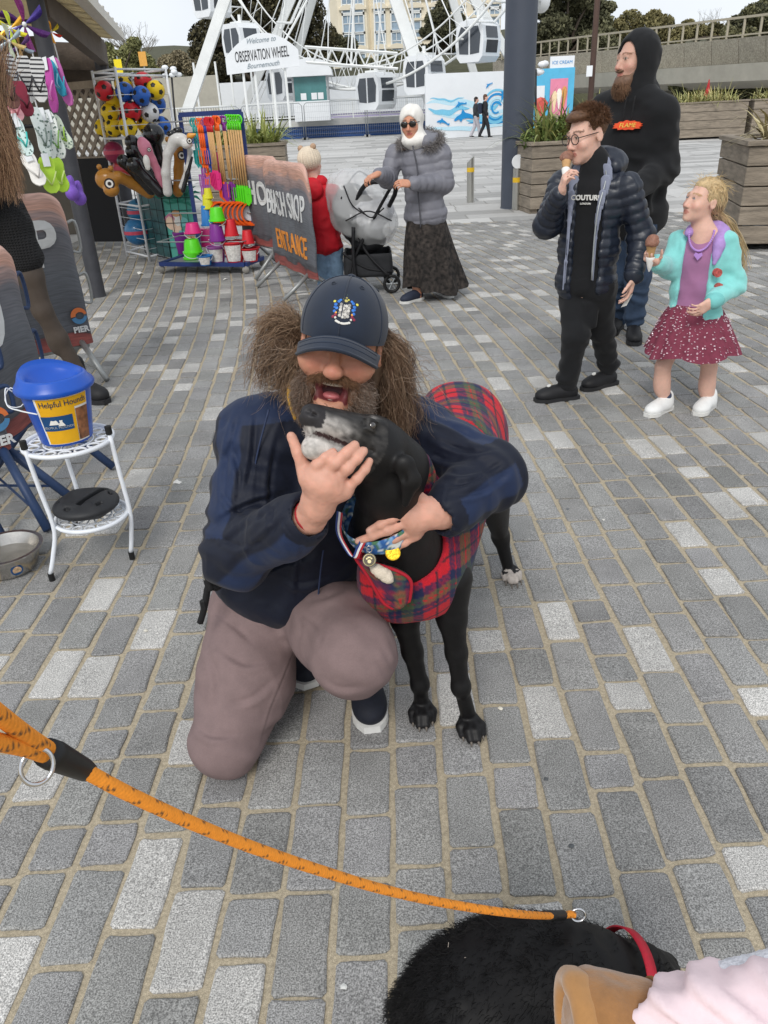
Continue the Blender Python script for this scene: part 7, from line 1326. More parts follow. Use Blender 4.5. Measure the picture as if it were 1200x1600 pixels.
def left_woman():
 Y=4.55;A=lambda x,y_,dy=0.:at(x,y_,Y+dy)
 t=child_thing('person',A(150,636),'long haired woman in black knitted dress and ankle boots at the left edge')
 hc=A(-32,95);hR=frame(V(.9,.35,0),V(.1,0,1));pel,ch,nk=A(2,345),A(-14,215),A(-27,150);side=nrm(V(.35,-.93,0));fw=nrm(V(.93,.35,0))
 sR,sL=A(-12,180,-.15),A(-40,175,.15);eR,wR=A(-30,275,-.22),A(-45,345,-.25);eL,wL=A(-60,270,.15),A(-50,345,.1)
 hpR,hpL=A(28,375,-.05),A(-5,375,.1);kR,kL=A(66,485,-.06),A(-10,500,.05);aR,aL=G(132,622)+V(-.03,0,.1),A(-45,600,.1);aR=A(128,590,-.0)
 pr=head_prims(hc,hR,1.)+[rc(loc(hc,hR,1,(0,-.02,-.06)),nk,.048,.055)]+chain([nk,ch,pel],[.06,.1,.12],.04)+chain([sR,eR,wR],[.04,.035,.026])+chain([sL,eL,wL],[.04,.035,.026])+chain([nk,sR],[.04,.04])+chain([nk,sL],[.04,.04])+hand_prims(wR,V(.1,0,-1),V(0,1,0),.9,(.3,.4,.3))+hand_prims(wL,V(.1,0,-1),V(0,-1,0),.9,(.3,.4,.3),-1)+chain([pel,hpR,kR,aR],[.1,.065,.042,.03])+chain([pel,hpL,kL,aL],[.1,.065,.042,.03])
 solid_obj('body',pr,.008,m_skin,t,col=lambda v:head_col(v,hc,hR,1.,SKP,brow=s('#6a4a34')))
 m_ti=mat('sheer_tights',s('#4a4038'),rough=.55,var=.12,vs=14,spec=.4)
 calf=[el(aR+(kR-aR)*.62+V(-.02,.0,0),(.05,.052,.11)),el(aL+(kL-aL)*.62,(.05,.052,.11))]
 solid_obj('tights',chain([hpR,hpR+(kR-hpR)*.5,kR,aR+(kR-aR)*.6,aR],[.088,.07,.054,.05,.04],.03)+chain([hpL,kL,aL],[.1,.06,.044],.03)+calf,.008,m_ti,t)
 m_knit=bpy.data.materials.new('black_waffle_knit');m_knit.use_nodes=True;n=m_knit.node_tree.nodes;L=m_knit.node_tree.links;b=n['Principled BSDF'];b.inputs['Base Color'].default_value=(.008,.008,.009,1);b.inputs['Roughness'].default_value=.9
 g=n.new('ShaderNodeNewGeometry');w1_=n.new('ShaderNodeTexWave');w1_.bands_direction='Z';w1_.inputs['Scale'].default_value=22;w2_=n.new('ShaderNodeTexWave');w2_.bands_direction='X';w2_.inputs['Scale'].default_value=22;L.new(g.outputs['Position'],w1_.inputs[0]);L.new(g.outputs['Position'],w2_.inputs[0]);mm=n.new('ShaderNodeMath');mm.operation='MAXIMUM';L.new(w1_.outputs['Fac'],mm.inputs[0]);L.new(w2_.outputs['Fac'],mm.inputs[1]);bp=n.new('ShaderNodeBump');bp.inputs['Strength'].default_value=1;bp.inputs['Distance'].default_value=.008;L.new(mm.outputs[0],bp.inputs['Height']);L.new(bp.outputs[0],b.inputs['Normal'])
 dr=torso(pel,ch,nk,side,(.17,.145,.17,.16),(.135,.11,.125,.09),.06)+chain([sR,eR,wR],[.075,.066,.05],.04)+chain([sL,eL,wL],[.075,.066,.05],.04)+[rc(pel,(hpR+hpL)/2+V(0,0,-.09),.135,.135,.05),rc(hpR+V(-.02,0,.05),hpR+(kR-hpR)*.25,.105,.1,.05)]
 solid_obj('knitted_dress',dr,.01,m_knit,t,disp=wrinkle(.008,10,(1,1,1),3))
 rg=np.random.default_rng(2);n=1500;ro=hc+rg.normal(size=(n,3))*V(.07,.07,.06)+V(0,0,.02);en=np.stack([at(x,y_,4.25+d_)for x,y_,d_ in zip(rg.uniform(-25,38,n),rg.uniform(230,320,n),rg.uniform(-.12,.15,n))]);u=np.linspace(0,1,14)[None,:,None];md=np.stack([at(x,y_,4.25+d_)for x,y_,d_ in zip(rg.uniform(-30,14,n),rg.uniform(140,190,n),rg.uniform(-.1,.15,n))])
 P=(1-u)**2*ro[:,None]+2*u*(1-u)*md[:,None]+u**2*en[:,None]+.012*np.sin(u*rg.uniform(6,14,(n,1,1))+rg.uniform(0,6,(n,1,1)))*rg.normal(size=(n,1,3))*u;v,f=strands(P,.0011,.0005);mixv=rg.random((n,1));mesh_obj('hair',v,f,m_hair,t,True,col=np.repeat(np.array(s('#6b4c3a'))*(1-mixv)+np.array(s('#b08e6c'))*mixv,42,0))
 m_bt_=mat('black_boot',s('#1b1b1d'),rough=.6,var=.15);d=nrm(V(.8,-.5,0))
 for an,d in((V(aR[0],aR[1],0),nrm(V(.8,-.55,0))),(V(aL[0],aL[1],0),nrm(V(.9,.1,0)))):
  up_,P_=shoe('ankle_boot',t,an-d*.08,an+d*.19,.115,m_bt_,mat('black_sole',s('#242426'),rough=.6),.115,high=.17)
  mb=MB();q=P_(0,-.005,.24);mb.tube([q,q-d*.012+V(0,0,.045),q-d*.002+V(0,0,.06),q+d*.01+V(0,0,.045)],.004,5);mb.build('pull_tab',m_bt_,up_)
left_woman()
def walker(px,Y,py,h_px,top,legs,lab,pack=False,hairc='#5a3f30'):
 f=at(px,py,Y);f=V(f[0],f[1],0);k_=h_px*Y/1485/1.72;t=child_thing('person',f,lab,grp='distant walkers');P=lambda x,y_,z:f+V(x,y_,z)*k_
 hc=P(.02,0,1.62);hR=frame(V(1,-.1,0),V(0,0,1))
 pr=head_prims(hc,hR,k_)+chain([P(0,0,1.5),P(0,0,1.3),P(0,0,.95)],[.06,.12,.12],.05)+chain([P(0,-.17,1.4),P(-.04,-.2,1.12),P(.08,-.2,.92)],[.045,.04,.035])+chain([P(0,.17,1.4),P(.04,.2,1.12),P(.14,.2,.95)],[.045,.04,.035])+chain([P(0,-.09,.9),P(.13,-.09,.5),P(.2,-.09,.07)],[.08,.05,.035])+chain([P(0,.09,.9),P(-.03,.09,.5),P(-.22,.09,.1)],[.08,.05,.035])+[rc(hc,P(0,0,1.45),.05,.055)]+hand_prims(P(.08,-.2,.92),V(.3,0,-1),V(0,1,0),k_)+hand_prims(P(.14,.2,.95),V(.3,0,-1),V(0,-1,0),k_)
 solid_obj('body',pr,.014,m_skin,t,col=lambda v:head_col(v,hc,hR,k_,SKP,eyes=False))
 solid_obj('jacket',torso(P(0,0,.95),P(0,0,1.3),P(0,0,1.5),V(0,1,0),(.19,.18,.2,.2),(.14,.13,.14,.1))+chain([P(0,-.17,1.4),P(-.04,-.2,1.12),P(.08,-.2,.94)],[.075,.07,.06])+chain([P(0,.17,1.4),P(.04,.2,1.12),P(.14,.2,.97)],[.075,.07,.06]),.016,top,t,disp=wrinkle(.01,8))
 solid_obj('trousers',chain([P(0,-.09,.92),P(.13,-.09,.5),P(.2,-.09,.1)],[.11,.085,.07])+chain([P(0,.09,.92),P(-.03,.09,.5),P(-.22,.09,.12)],[.11,.085,.07]),.016,legs,t)
 solid_obj('hair',[el(hc+V(-.015,0,.05)*k_,np.array([.1,.085,.09])*k_),el(hc+V(-.06,0,-.02)*k_,np.array([.05,.07,.1])*k_)],.014,mat('hair_'+hairc[1:],s(hairc),rough=.7,var=.2,vs=60),t)
 for q in(P(.17,-.09,0),P(-.24,.09,.02)):shoe('shoe',t,q-V(.05,0,0),q+V(.2,0,0),.1,m_blkshoe,m_whsole,.08,res=.014)
 if pack:solid_obj('backpack',[rbox(P(-.22,0,1.2),np.array([.09,.15,.22])*k_,.06)],.016,mat('navy_bag',s('#20283c'),rough=.7),t)
walker(757,41.5,221,66,mat('walker_black',s('#25262a'),rough=.8,var=.1),mat('walker_black',s('#25262a'),rough=.8),'distant person in dark clothes with backpack walking past the hoarding',True);walker(743,42.2,219,62,mat('walker_grey',s('#33363c'),rough=.8,var=.1),mat('walker_pale',s('#b9b6bc'),rough=.8),'distant person in pale trousers walking just behind the backpacker',hairc='#2c2522')
# ================================================================ kneeling man and greyhound
A3=at
def hero():
 t=thing('person',G(420,1200),'laughing bearded man in navy cap and jacket kneeling to hug the greyhound','person')
 hc=at(533,545,1.625);hR=frame(V(-.05,-1,.2),V(.2,0,1));h_=1.06;H=lambda*p:loc(hc,hR,h_,p)
 nk,ch,pel=at(528,660,1.71),at(492,790,1.73),at(452,925,1.74)
 sR,sL=at(404,684,1.70),at(648,680,1.77);eR,wR=at(372,866,1.53),at(480,808,1.385);eL,wL=at(768,742,1.60),at(694,803,1.475)
 hpR,hpL=at(395,960,1.74),at(505,940,1.72);kR=at(352,1160,1.47);kL=at(552,1022,1.45);aL=V(-.085,1.70,.10);aR=V(-.36,1.86,.07)
 E=lambda p,r,k=.014,sg=1:el(H(*p),np.array(r)*h_,hR,k*h_,sg)
 def fing(pts,r0,r1):P=[at(*p)for p in pts];return chain(P,np.linspace(r0,r1,len(P)),.006)
 rh=[rc(at(487,812,1.385),at(497,788,1.365),.029,.031,.02),rc(at(497,788,1.365),at(508,752,1.352),.032,.04,.02),rc(at(485,745,1.352),at(533,766,1.352),.024,.022,.02)]
 rh+=fing([(480,745,1.35),(496,726,1.34),(508,715,1.342),(519,707,1.352)],.012,.0098)+fing([(500,748,1.346),(524,724,1.336),(541,708,1.342),(554,696,1.355)],.0122,.0098)+fing([(520,756,1.346),(543,732,1.338),(558,716,1.345),(568,705,1.358)],.0118,.0094)+fing([(540,768,1.348),(558,748,1.343),(570,734,1.35),(577,721,1.362)],.0106,.0084)+[el(at(x,y_,Y_),.0125,None,.012)for x,y_,Y_ in((483,742,1.35),(502,746,1.345),(521,754,1.345),(540,766,1.348))]
 rh+=fing([(487,765,1.365),(475,733,1.36),(466,707,1.362),(455,682,1.368)],.0165,.0095)
 lh=[rc(at(696,803,1.478),at(676,800,1.468),.028,.03,.02),rc(at(676,800,1.468),at(650,808,1.458),.032,.035,.02),rc(at(640,796,1.458),at(648,832,1.458),.02,.018,.02)]
 lh+=fing([(636,800,1.452),(612,810,1.438),(594,820,1.436),(577,829,1.44)],.0112,.0085)+fing([(636,815,1.45),(606,829,1.436),(582,838,1.438),(560,845,1.446)],.0114,.0085)+fing([(640,830,1.452),(618,841,1.442),(602,848,1.446),(590,853,1.455)],.0108,.0084)+fing([(648,838,1.455),(632,848,1.45),(620,855,1.455),(612,859,1.463)],.0095,.0076)
 lh+=fing([(665,785,1.462),(648,772,1.46),(636,765,1.475),(628,762,1.49)],.0145,.0095)
 pr=head_prims(hc,hR,h_)+[E((0,.112,.036),(.07,.02,.014),.01,-1),E((0,.055,-.118),(.044,.042,.03),.03),E((.045,.07,-.02),(.03,.026,.026),.02),E((-.045,.07,-.02),(.03,.026,.026),.02),E((0,.106,-.0735),(.033,.036,.024),.008,-1),E((0,.118,-.036),(.019,.015,.013),.01)]
 pr+=[rc(H(0,-.02,-.07),nk,.058,.065,.03)]+chain([nk,ch,pel],[.07,.11,.11],.04)+chain([nk,sR,eR,wR],[.055,.05,.043,.03])+chain([nk,sL,eL,wL],[.055,.05,.043,.03])+chain([pel,hpR,kR,aR],[.1,.09,.06,.045])+chain([pel,hpL,kL,aL],[.1,.09,.06,.045])+rh+lh
 NA=[at(518,708,1.35),at(552,698,1.358),at(567,707,1.362),at(577,723,1.366),at(576,828,1.434),at(559,845,1.44)]
 def col(v):
  c=head_col(v,hc,hR,h_,s('#bd8870'),eyes=False,brow=s('#4a3526'),lip=s('#a85a58'));q=((v-hc)@hR)/h_
  hd=np.linalg.norm(q,axis=1)>.2;c[hd]=np.array(s('#cf9c88'));kn=noise3(v,70,3)[:,None];c=np.where(hd[:,None],c*(1+.1*kn)+np.array([.03,0,0])*np.clip(kn,0,1),c)
  m_=(np.abs(q[:,0])<.034)&(np.abs(q[:,2]+.0735)<.0245)&(q[:,1]>.05)&(q[:,1]<.091);c[m_]=np.array(s('#6a3032'));c[m_&(q[:,1]<.078)]=np.array(s('#43191c'))  # open mouth red; shade at its back painted in as a darker colour
  for p in NA:w_=np.exp(-(np.linalg.norm(v-p,axis=1)/.0065)**2)[:,None];c=c*(1-.45*w_)+np.array(s('#e6c0b4'))*.45*w_
  return c
 solid_obj('body',pr,.0034,m_skin,t,col=col,disp=lambda v:.0007*noise3(v,160,2))
 mb=MB();th=np.linspace(.6,math.pi-.6,12);mb.grid(np.array([[H(.029*math.cos(a),.058+.032*math.sin(a),z)for a in th]for z in(-.059,-.0645)]));mb.build('upper_teeth',mat('teeth',s('#d8ccb8'),rough=.3,var=.05),t,True)
 mb=MB();mb.grid(np.array([[H(.024*math.cos(a),.055+.03*math.sin(a),z)for a in th]for z in(-.0935,-.0895)]));mb.build('lower_teeth',mat('teeth',s('#d8ccb8'),rough=.3),t,True)
 solid_obj('tongue',[E((0,.066,-.086),(.02,.026,.009))],.003,mat('tongue',s('#b8686a'),rough=.35,var=.15,vs=80,spec=.6),t)
 bc1,bc2=np.array(s('#654936')),np.array(s('#a3968a'))
 bp=[E((0,.05,-.125),(.056,.05,.032),.02),E((.05,.022,-.085),(.018,.03,.035),.02),E((-.05,.022,-.085),(.018,.03,.035),.02),E((.043,.08,-.075),(.010,.012,.03),.012),E((-.043,.08,-.075),(.010,.012,.03),.012),E((0,.106,-.0745),(.036,.042,.0265),.006,-1)]
 solid_obj('beard',bp,.0042,m_hair,t,col=lambda v:bc1*(1+.35*noise3(v,130)[:,None]),disp=wrinkle(.004,60))
 rg=np.random.default_rng(1);n=6500;d=rg.normal(size=(n*3,3));d/=np.linalg.norm(d,axis=1,keepdims=True);P=d*np.array([.061,.052,.052])+np.array([0,.045,-.085]);ok=(d[:,1]>-.35)&(P[:,2]<-.05-.5*np.maximum(0,.06-np.abs(P[:,0])-.02))&~((np.abs(P[:,0])<.037)&(P[:,2]>-.1)&(P[:,1]>.05));P=P[ok][:n];dn=d[ok][:n]
 g=np.clip(np.abs(P[:,:1])/.06,0,1)*rg.random((len(P),1));hd_=(dn*.9+np.array([0,.1,-.8])+rg.normal(0,.35,dn.shape))@hR.T
 u0=strand_hair('beard_strands',t,H(*P.T)if False else hc+(P*h_)@hR.T,hd_,.04,m_hair,(1,1,1),8,.0005,.0055,8,.25,3,0);c=(bc1*1.15*(1-g)+bc2*g)*(1+.25*rg.normal(size=(len(P),1)));ca=u0.data.color_attributes['Col'];cc=np.ones((len(P)*24,4),np.float32);cc[:,:3]=np.clip(np.repeat(c,24,0),.005,1);ca.data.foreach_set('color',cc.ravel())
 n=1500;x=rg.uniform(-1,1,n);Pm=np.stack([x*.042,.107-.026*x*x+rg.normal(0,.002,n),-.042-.016*x*x+rg.normal(0,.003,n)],1);dm=np.stack([x*1.6,.3+0*x,-.55+0*x],1)+rg.normal(0,.25,(n,3));strand_hair('moustache',t,hc+(Pm*h_)@hR.T,dm@hR.T,.017,m_hair,s('#7a5a42'),6,.0006,.002,5,.2,4,.25)
 for sx in():n=120;x=rg.uniform(0,1,n);Pb=np.stack([sx*(.012+.042*x),.098-.02*x*x,.031+.006*np.sin(x*3)+rg.normal(0,.002,n)],1);strand_hair('eyebrow',t,hc+(Pb*h_)@hR.T,(np.stack([np.full(n,sx*1.),np.full(n,.4),.3-.6*x],1))@hR.T,.013,m_hair,s('#5d4532'),4,.0007,.001,3,0,5)
 GD=[[(470,512),(432,502),(406,540),(396,600)],[(468,525),(440,497),(414,500),(398,535)],[(470,540),(446,556),(420,588),(402,604)],[(468,556),(452,585),(430,604),(414,592)],[(470,522),(440,530),(416,560),(412,606)],[(470,545),(456,580),(448,608),(438,628)],[(470,510),(446,494),(426,492),(404,514)],[(470,530),(450,545),(436,575),(430,610)],[(472,550),(462,585),(456,612),(462,640)],[(470,535),(438,520),(420,535),(404,575)],[(596,512),(616,555),(626,615),(630,678)],[(598,535),(612,595),(617,645),(614,690)],[(597,522),(624,552),(638,585),(626,602)],[(598,545),(626,590),(636,640),(630,684)],[(594,555),(603,615),(607,655),(602,686)],[(598,518),(620,538),(636,566),(618,588)],[(594,530),(612,575),(622,640),(622,695)],[(592,548),(598,590),(604,630),(596,665)],[(596,540),(620,575),(630,625),(636,668)],[(590,560),(596,600),(600,640),(606,680)]]
 GD=[[(x+(9 if x<460 else(-6 if x>605 else 0)),y_+(6 if y_<520 else 0))for x,y_ in g_]for g_ in GD];PS,CS=[],[]
 for gi,gd in enumerate(GD):
  k_=250;Y0=1.655 if gi<10 else 1.66;base=np.stack([at(x,y_,Y0+.02*math.sin(gi*2+i)+(.03*(i==0))-(.02*i/3 if gi>=10 else 0))for i,(x,y_)in enumerate(gd)]);cv=spline(base,16);u=np.linspace(0,1,16)[None,:,None]
  off=(rg.normal(size=(9,1,3))[rg.integers(9,size=k_)]*.8+rg.normal(size=(k_,1,3))*.5)*(.007+.010*u);L_=rg.uniform(.5,1.08,(k_,1,1));ph=rg.uniform(0,6.28,(k_,1,1));ax1,ax2=rg.normal(size=(k_,1,3)),rg.normal(size=(k_,1,3));am=rg.uniform(.002,.010,(k_,1,1));fr=rg.uniform(5,12,(k_,1,1))
  cv_s=np.stack([np.stack([np.interp(np.linspace(0,1,16)*min(1,l),np.linspace(0,1,16),cv[:,q])for q in range(3)],1)for l in L_[:,0,0]]);PS.append(cv_s+off+am*(np.sin(ph+fr*u)*ax1+np.cos(ph+fr*u)*ax2)*u**.6)
  m1=np.clip(rg.random((k_,1))*.8+(.12 if gi<10 else .0)+(.2 if gi in(1,6,2,5)else 0),0,1);CS.append((np.array(s('#5a4030'))*(1-m1)+np.array(s('#a98f76'))*m1)*rg.uniform(.75,1.25,(k_,1)))
 n=110;ro=np.concatenate([hc+(rg.normal(0,.01,(n//2,3))+np.array([.08,-.02,-.02]))@hR.T*h_,hc+(rg.normal(0,.01,(n-n//2,3))+np.array([-.08,-.02,-.04]))@hR.T*h_])
 v,f=strands(np.concatenate(PS),.00055,.00025);mesh_obj('hair',v,f,m_hair,t,True,col=np.repeat(np.concatenate(CS),48,0))
 sgn=np.where(np.arange(n)<n//2,-1.,1.)[:,None];dd=sgn*np.array([[1.,0,0]])+rg.normal(0,.5,(n,3))+V(0,0,.15);strand_hair('flyaway_hair',t,ro+sgn*V(.03,.02,0),dd,.14,m_hair,s('#8f7c6c'),16,.0006,.014,9,.45,8,.25)['kind']='stuff'
 solid_obj('scalp_hair',[E((0,-.035,.03),(.083,.088,.09),.02),E((.068,-.035,-.04),(.024,.04,.055),.03),E((-.068,-.035,-.045),(.024,.04,.065),.03),E((0,.08,.0),(.075,.06,.1),.01,-1)],.006,m_hair,t,col=lambda v:np.array(s('#584536'))*(1+.3*noise3(v,150)[:,None]),disp=wrinkle(.004,50))
 m_cap=mat('navy_twill',s('#1d2738'),rough=.8,var=.14,vs=40,bump=.35,bs=1400,sheen=.15);cp=thing('baseball_cap',H(0,0,.04),'navy baseball cap with embroidered coat of arms on the kneeling man','cap')
 rx,ry,rz=.088,.122,.096;cz,cy=.046,-.008
 def crown(a,e):return np.array([rx*math.cos(e)**.9*math.cos(a),cy+ry*math.cos(e)**.9*math.sin(a),cz+rz*math.sin(e)])
 NA_,NE=60,16;P=np.array([[H(*crown(2*math.pi*i/NA_,e))for i in range(NA_+1)]for e in np.linspace(-.26,math.pi/2-.001,NE)]);P2=np.array([[H(*(crown(2*math.pi*i/NA_,e)*np.array([.955,.955,.97])))for i in range(NA_+1)]for e in np.linspace(-.26,math.pi/2-.001,NE)])
 mb=MB();mb.grid(P);mb.grid(P2[::-1]);mb.build('crown',m_cap,cp,True)
 for i in range(6):
  a=math.pi/2+i*math.pi/3;mb=MB();mb.tube([H(*(crown(a,e)*1.004))for e in np.linspace(-.2,1.55,18)],.0013,5);mb.build('seam',m_cap,cp,True)
  a2=a+math.pi/6;q=crown(a2,.95);mb=MB();th=np.linspace(0,6.283,11)[:-1];n_=nrm(q-np.array([0,cy,cz]));e1=nrm(np.cross(n_,[0,0,1]));e2=np.cross(n_,e1);mb.tube([H(*(q*1.0+e1*.004*math.cos(b)+e2*.004*math.sin(b)+n_*.0008))for b in th],.0011,5,close=True);mb.build('eyelet',m_cap,cp,True)
 mb=MB();mb.ball(H(0,cy,cz+rz),np.array([.009,.009,.005])*h_,12,hR);mb.build('button',m_cap,cp,True)
 nu,nv=30,10;B=[]
 for zt in(0,-.0045):
  B.append(np.array([[H(.084*u_*(1-.05*v_),cy+ry*math.sqrt(max(0,1-(.95*u_)**2))*.93+(.07*(1-.4*u_*u_))*v_,.031+zt-.03*u_*u_-.018*v_+.009*math.sin(v_*3.14))for v_ in np.linspace(0,1,nv)]for u_ in np.linspace(-1,1,nu)]))
 mb=MB();mb.grid(B[0]);mb.grid(B[1][:,::-1]);edge=[B[0][i,-1]for i in range(nu)];br=mb.build('brim',m_cap,cp,True);mb=MB();mb.tube(edge,.0032,6);mb.build('brim_edge',m_cap,br,True)
 for q in(.35,.6,.85):mb=MB();mb.tube([B[0][i,int(q*(nv-1))]+hR[:,2]*.0006 for i in range(1,nu-1)],.0007,4);mb.build('stitch_row',mat('navy_thread',s('#27344a'),rough=.7),br,True)
 def onc(x,z,r,hx,name='embroidery',sx=1.,sz=1.):
  y=cy+ry*math.sqrt(max(0,1-(x/rx)**2-((z-cz)/rz)**2));c=np.array([x,y,z]);n_=nrm((c-np.array([0,cy,cz]))/np.array([rx,ry,rz])**2);e1=nrm(np.cross(n_,[0,0,1]));e2=np.cross(e1,n_);k_=9;mb=MB()
  mb.add([H(*(c+n_*.0022))]+[H(*(c+e1*r*sx*math.cos(2*math.pi*i/k_)+e2*r*sz*math.sin(2*math.pi*i/k_)+n_*.0011))for i in range(k_)],[(0,1+i,1+(i+1)%k_)for i in range(k_)]);mb.build(name,mat('thread_'+hx,s('#'+hx),rough=.6,var=.2,vs=400),cp,True)
 ez=.078;rg2=random.Random(3);ex0=-.004
 for i in range(4):
  for j in range(5):onc(ex0-.0075+.005*i,ez-.010+.005*j-(0 if 0<i<3 else-.002),.0031,['b9b6b0','8f8c88','c9c6c0'][(i+j)%3])
 for sx in(-1,1):
  for(x,z,r,hx)in[(.013,.016,.0032,'2f6fc4'),(.017,.010,.0034,'2f6fc4'),(.015,.004,.003,'3a7ad0'),(.018,-.002,.003,'2f6fc4'),(.016,-.008,.0028,'8a2a44'),(.019,-.012,.0028,'8a2a44'),(.020,.015,.0027,'d8cf50'),(.019,.005,.0022,'2f6fc4'),(.0145,-.004,.0022,'e0a040'),(.010,.019,.0028,'3a7ad0'),(.0155,-.013,.0022,'d8d4cc')]:onc(ex0+sx*x+rg2.uniform(-.001,.001),ez+z,r,hx)
 for(x,z,r,hx)in[(0,.019,.0034,'c0b46a'),(0,.024,.0026,'9a8f5a'),(-.004,.021,.0022,'d8cf50'),(.004,.021,.0022,'d8cf50'),(0,.029,.0016,'4a6a4a')]:onc(ex0+x,ez+z,r,hx)
 for i in range(9):x=-.012+.003*i;onc(ex0+x,ez-.0185-.003*math.cos(x*130),.0022,'dedcd6',sx=1.2)
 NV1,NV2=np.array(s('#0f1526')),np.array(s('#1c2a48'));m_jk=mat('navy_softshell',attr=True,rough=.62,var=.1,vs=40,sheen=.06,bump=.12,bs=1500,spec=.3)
 sd_=nrm(sL-sR);tj=torso(pel+V(0,0,.03),ch,nk-V(0,0,.03),sd_,(.2,.19,.195,.185),(.15,.15,.145,.11),.06)+chain([sR+V(.03,0,0),sR,sR+(eR-sR)*.5,eR,wR+(eR-wR)*.28,wR+(eR-wR)*.06],[.09,.085,.078,.073,.055,.052],.045)+chain([sL-V(.04,0,0),sL,sL+(eL-sL)*.5,eL,wL+(eL-wL)*.3,wL+(eL-wL)*.05],[.09,.08,.074,.07,.054,.049],.045)+[rc(nk,sR,.075,.07,.05),rc(nk,sL,.075,.065,.05)]
 tj+=[cut(rc(wR+(eR-wR)*.10,wR-(eR-wR)*.3,.041,.041,.006)),cut(rc(wL+(eL-wL)*.09,wL-(eL-wL)*.3,.038,.038,.006))]
 w1,w2=wrinkle(.009,11,(1,1,.8),2),wrinkle(.007,23,(1,1,1),7)
 def folds(v):
  b=w1(v)+.5*w2(v);g_=sum(np.exp(-(np.linalg.norm(v-p,axis=1)/.11)**2)for p in(eR,eL,sL,sR*.6+eR*.4));d1=nrm(eR-sR);cr=np.sin((v@d1)*95+4*noise3(v,9,4));d2=nrm(eL-wL);cr2=np.sin((v@d2)*100+4*noise3(v,9,5));return b+.0075*g_*np.where(v[:,0]<-.05,cr,cr2)
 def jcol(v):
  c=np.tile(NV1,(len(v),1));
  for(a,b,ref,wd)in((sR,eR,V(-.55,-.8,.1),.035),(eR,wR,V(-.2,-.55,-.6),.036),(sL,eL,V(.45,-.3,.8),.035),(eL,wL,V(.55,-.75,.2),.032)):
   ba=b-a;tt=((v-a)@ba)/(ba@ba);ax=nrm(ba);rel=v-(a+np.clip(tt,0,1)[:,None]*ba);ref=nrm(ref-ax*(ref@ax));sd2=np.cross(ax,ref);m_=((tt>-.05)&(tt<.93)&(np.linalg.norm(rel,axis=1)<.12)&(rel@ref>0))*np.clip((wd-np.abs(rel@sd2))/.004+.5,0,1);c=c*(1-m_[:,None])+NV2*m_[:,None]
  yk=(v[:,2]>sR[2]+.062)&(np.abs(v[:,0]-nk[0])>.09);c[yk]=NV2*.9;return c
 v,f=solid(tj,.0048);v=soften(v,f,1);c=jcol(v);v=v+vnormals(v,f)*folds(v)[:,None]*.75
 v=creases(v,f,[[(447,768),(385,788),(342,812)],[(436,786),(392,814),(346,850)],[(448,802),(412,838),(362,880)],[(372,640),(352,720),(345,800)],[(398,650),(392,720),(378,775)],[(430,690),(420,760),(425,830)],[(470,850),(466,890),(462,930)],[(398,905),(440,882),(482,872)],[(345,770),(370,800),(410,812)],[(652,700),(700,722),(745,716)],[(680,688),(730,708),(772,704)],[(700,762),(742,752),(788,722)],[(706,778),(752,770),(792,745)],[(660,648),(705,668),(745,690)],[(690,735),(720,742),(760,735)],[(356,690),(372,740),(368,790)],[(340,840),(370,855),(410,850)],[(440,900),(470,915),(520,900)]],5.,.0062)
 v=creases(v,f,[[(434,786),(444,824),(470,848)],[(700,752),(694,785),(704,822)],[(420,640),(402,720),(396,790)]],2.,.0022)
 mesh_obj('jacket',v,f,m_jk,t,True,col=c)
 col_=[rc(nk+V(0,0,.0)+sd_*.065*math.cos(a)+V(0,-.065*math.sin(a)+.01,0),nk+V(0,0,.055)+sd_*.07*math.cos(a)+V(0,-.07*math.sin(a)+.01,.012*math.sin(a)),.016,.012,.02)for a in np.linspace(-.6,math.pi+.6,14)]
 solid_obj('jacket_collar',col_,.005,m_jk,t,col=NV1,disp=wrinkle(.003,18))
 for P in([at(420,640,1.60),at(400,720,1.585),at(395,780,1.575)],[at(505,860,1.56),at(500,900,1.57),at(497,935,1.575)]):
  mb=MB();mb.tube(spline(P,14),.0022,5);mb.build('piping',mat('navy_piping',s('#2a3654'),rough=.6),t,True)
 mb=MB();th=np.linspace(0,6.283,21)[:-1];ax=nrm(wR-eR);e1=nrm(np.cross(ax,V(0,0,1)));e2=np.cross(ax,e1);c0=wR+ax*.006;mb.tube([c0+e1*.031*math.cos(a)+e2*.031*math.sin(a)for a in th],.0035,6,close=True);wb=mb.build('wrist_band',mat('red_cord',s('#a8242c'),rough=.6,var=.2,vs=90),None,True);tag(wb,'red cord bracelet on the wrist under the dog\'s chin','bracelet')
 mb=MB();P=spline([at(457,590,1.655),at(452,612,1.622),at(455,632,1.60),at(463,655,1.585)],12);mb.tube(P,.006,6);ly=mb.build('lanyard',mat('yellow_cord',s('#c9972c'),rough=.7,var=.15,vs=60),None,True);tag(ly,'yellow cord round the kneeling man\'s neck','lanyard')
 m_tr=mat('mauve_chino',s('#7d6a69'),rough=.88,var=.1,vs=22,bump=.3,bs=1500,var2=(.06,500));ftR=V(-.37,1.92,.06)
 tp=[el(pel+V(.0,.02,-.02),(.19,.15,.12),None,.05),rc(hpR+V(0,0,.02),at(385,1060,1.60),.115,.118,.05),rc(at(385,1060,1.60),kR,.118,.092,.05),rc(kR+V(0,.01,-.005),aR+V(0,0,.01),.082,.06,.03),rc(hpL,at(530,985,1.58),.112,.112,.05),rc(at(530,985,1.58),kL,.11,.098,.05),rc(kL,V(aL[0],aL[1]-.03,.16),.095,.068,.03)]
 tp+=[half(V(0,0,.006),V(0,0,-1),.01)]
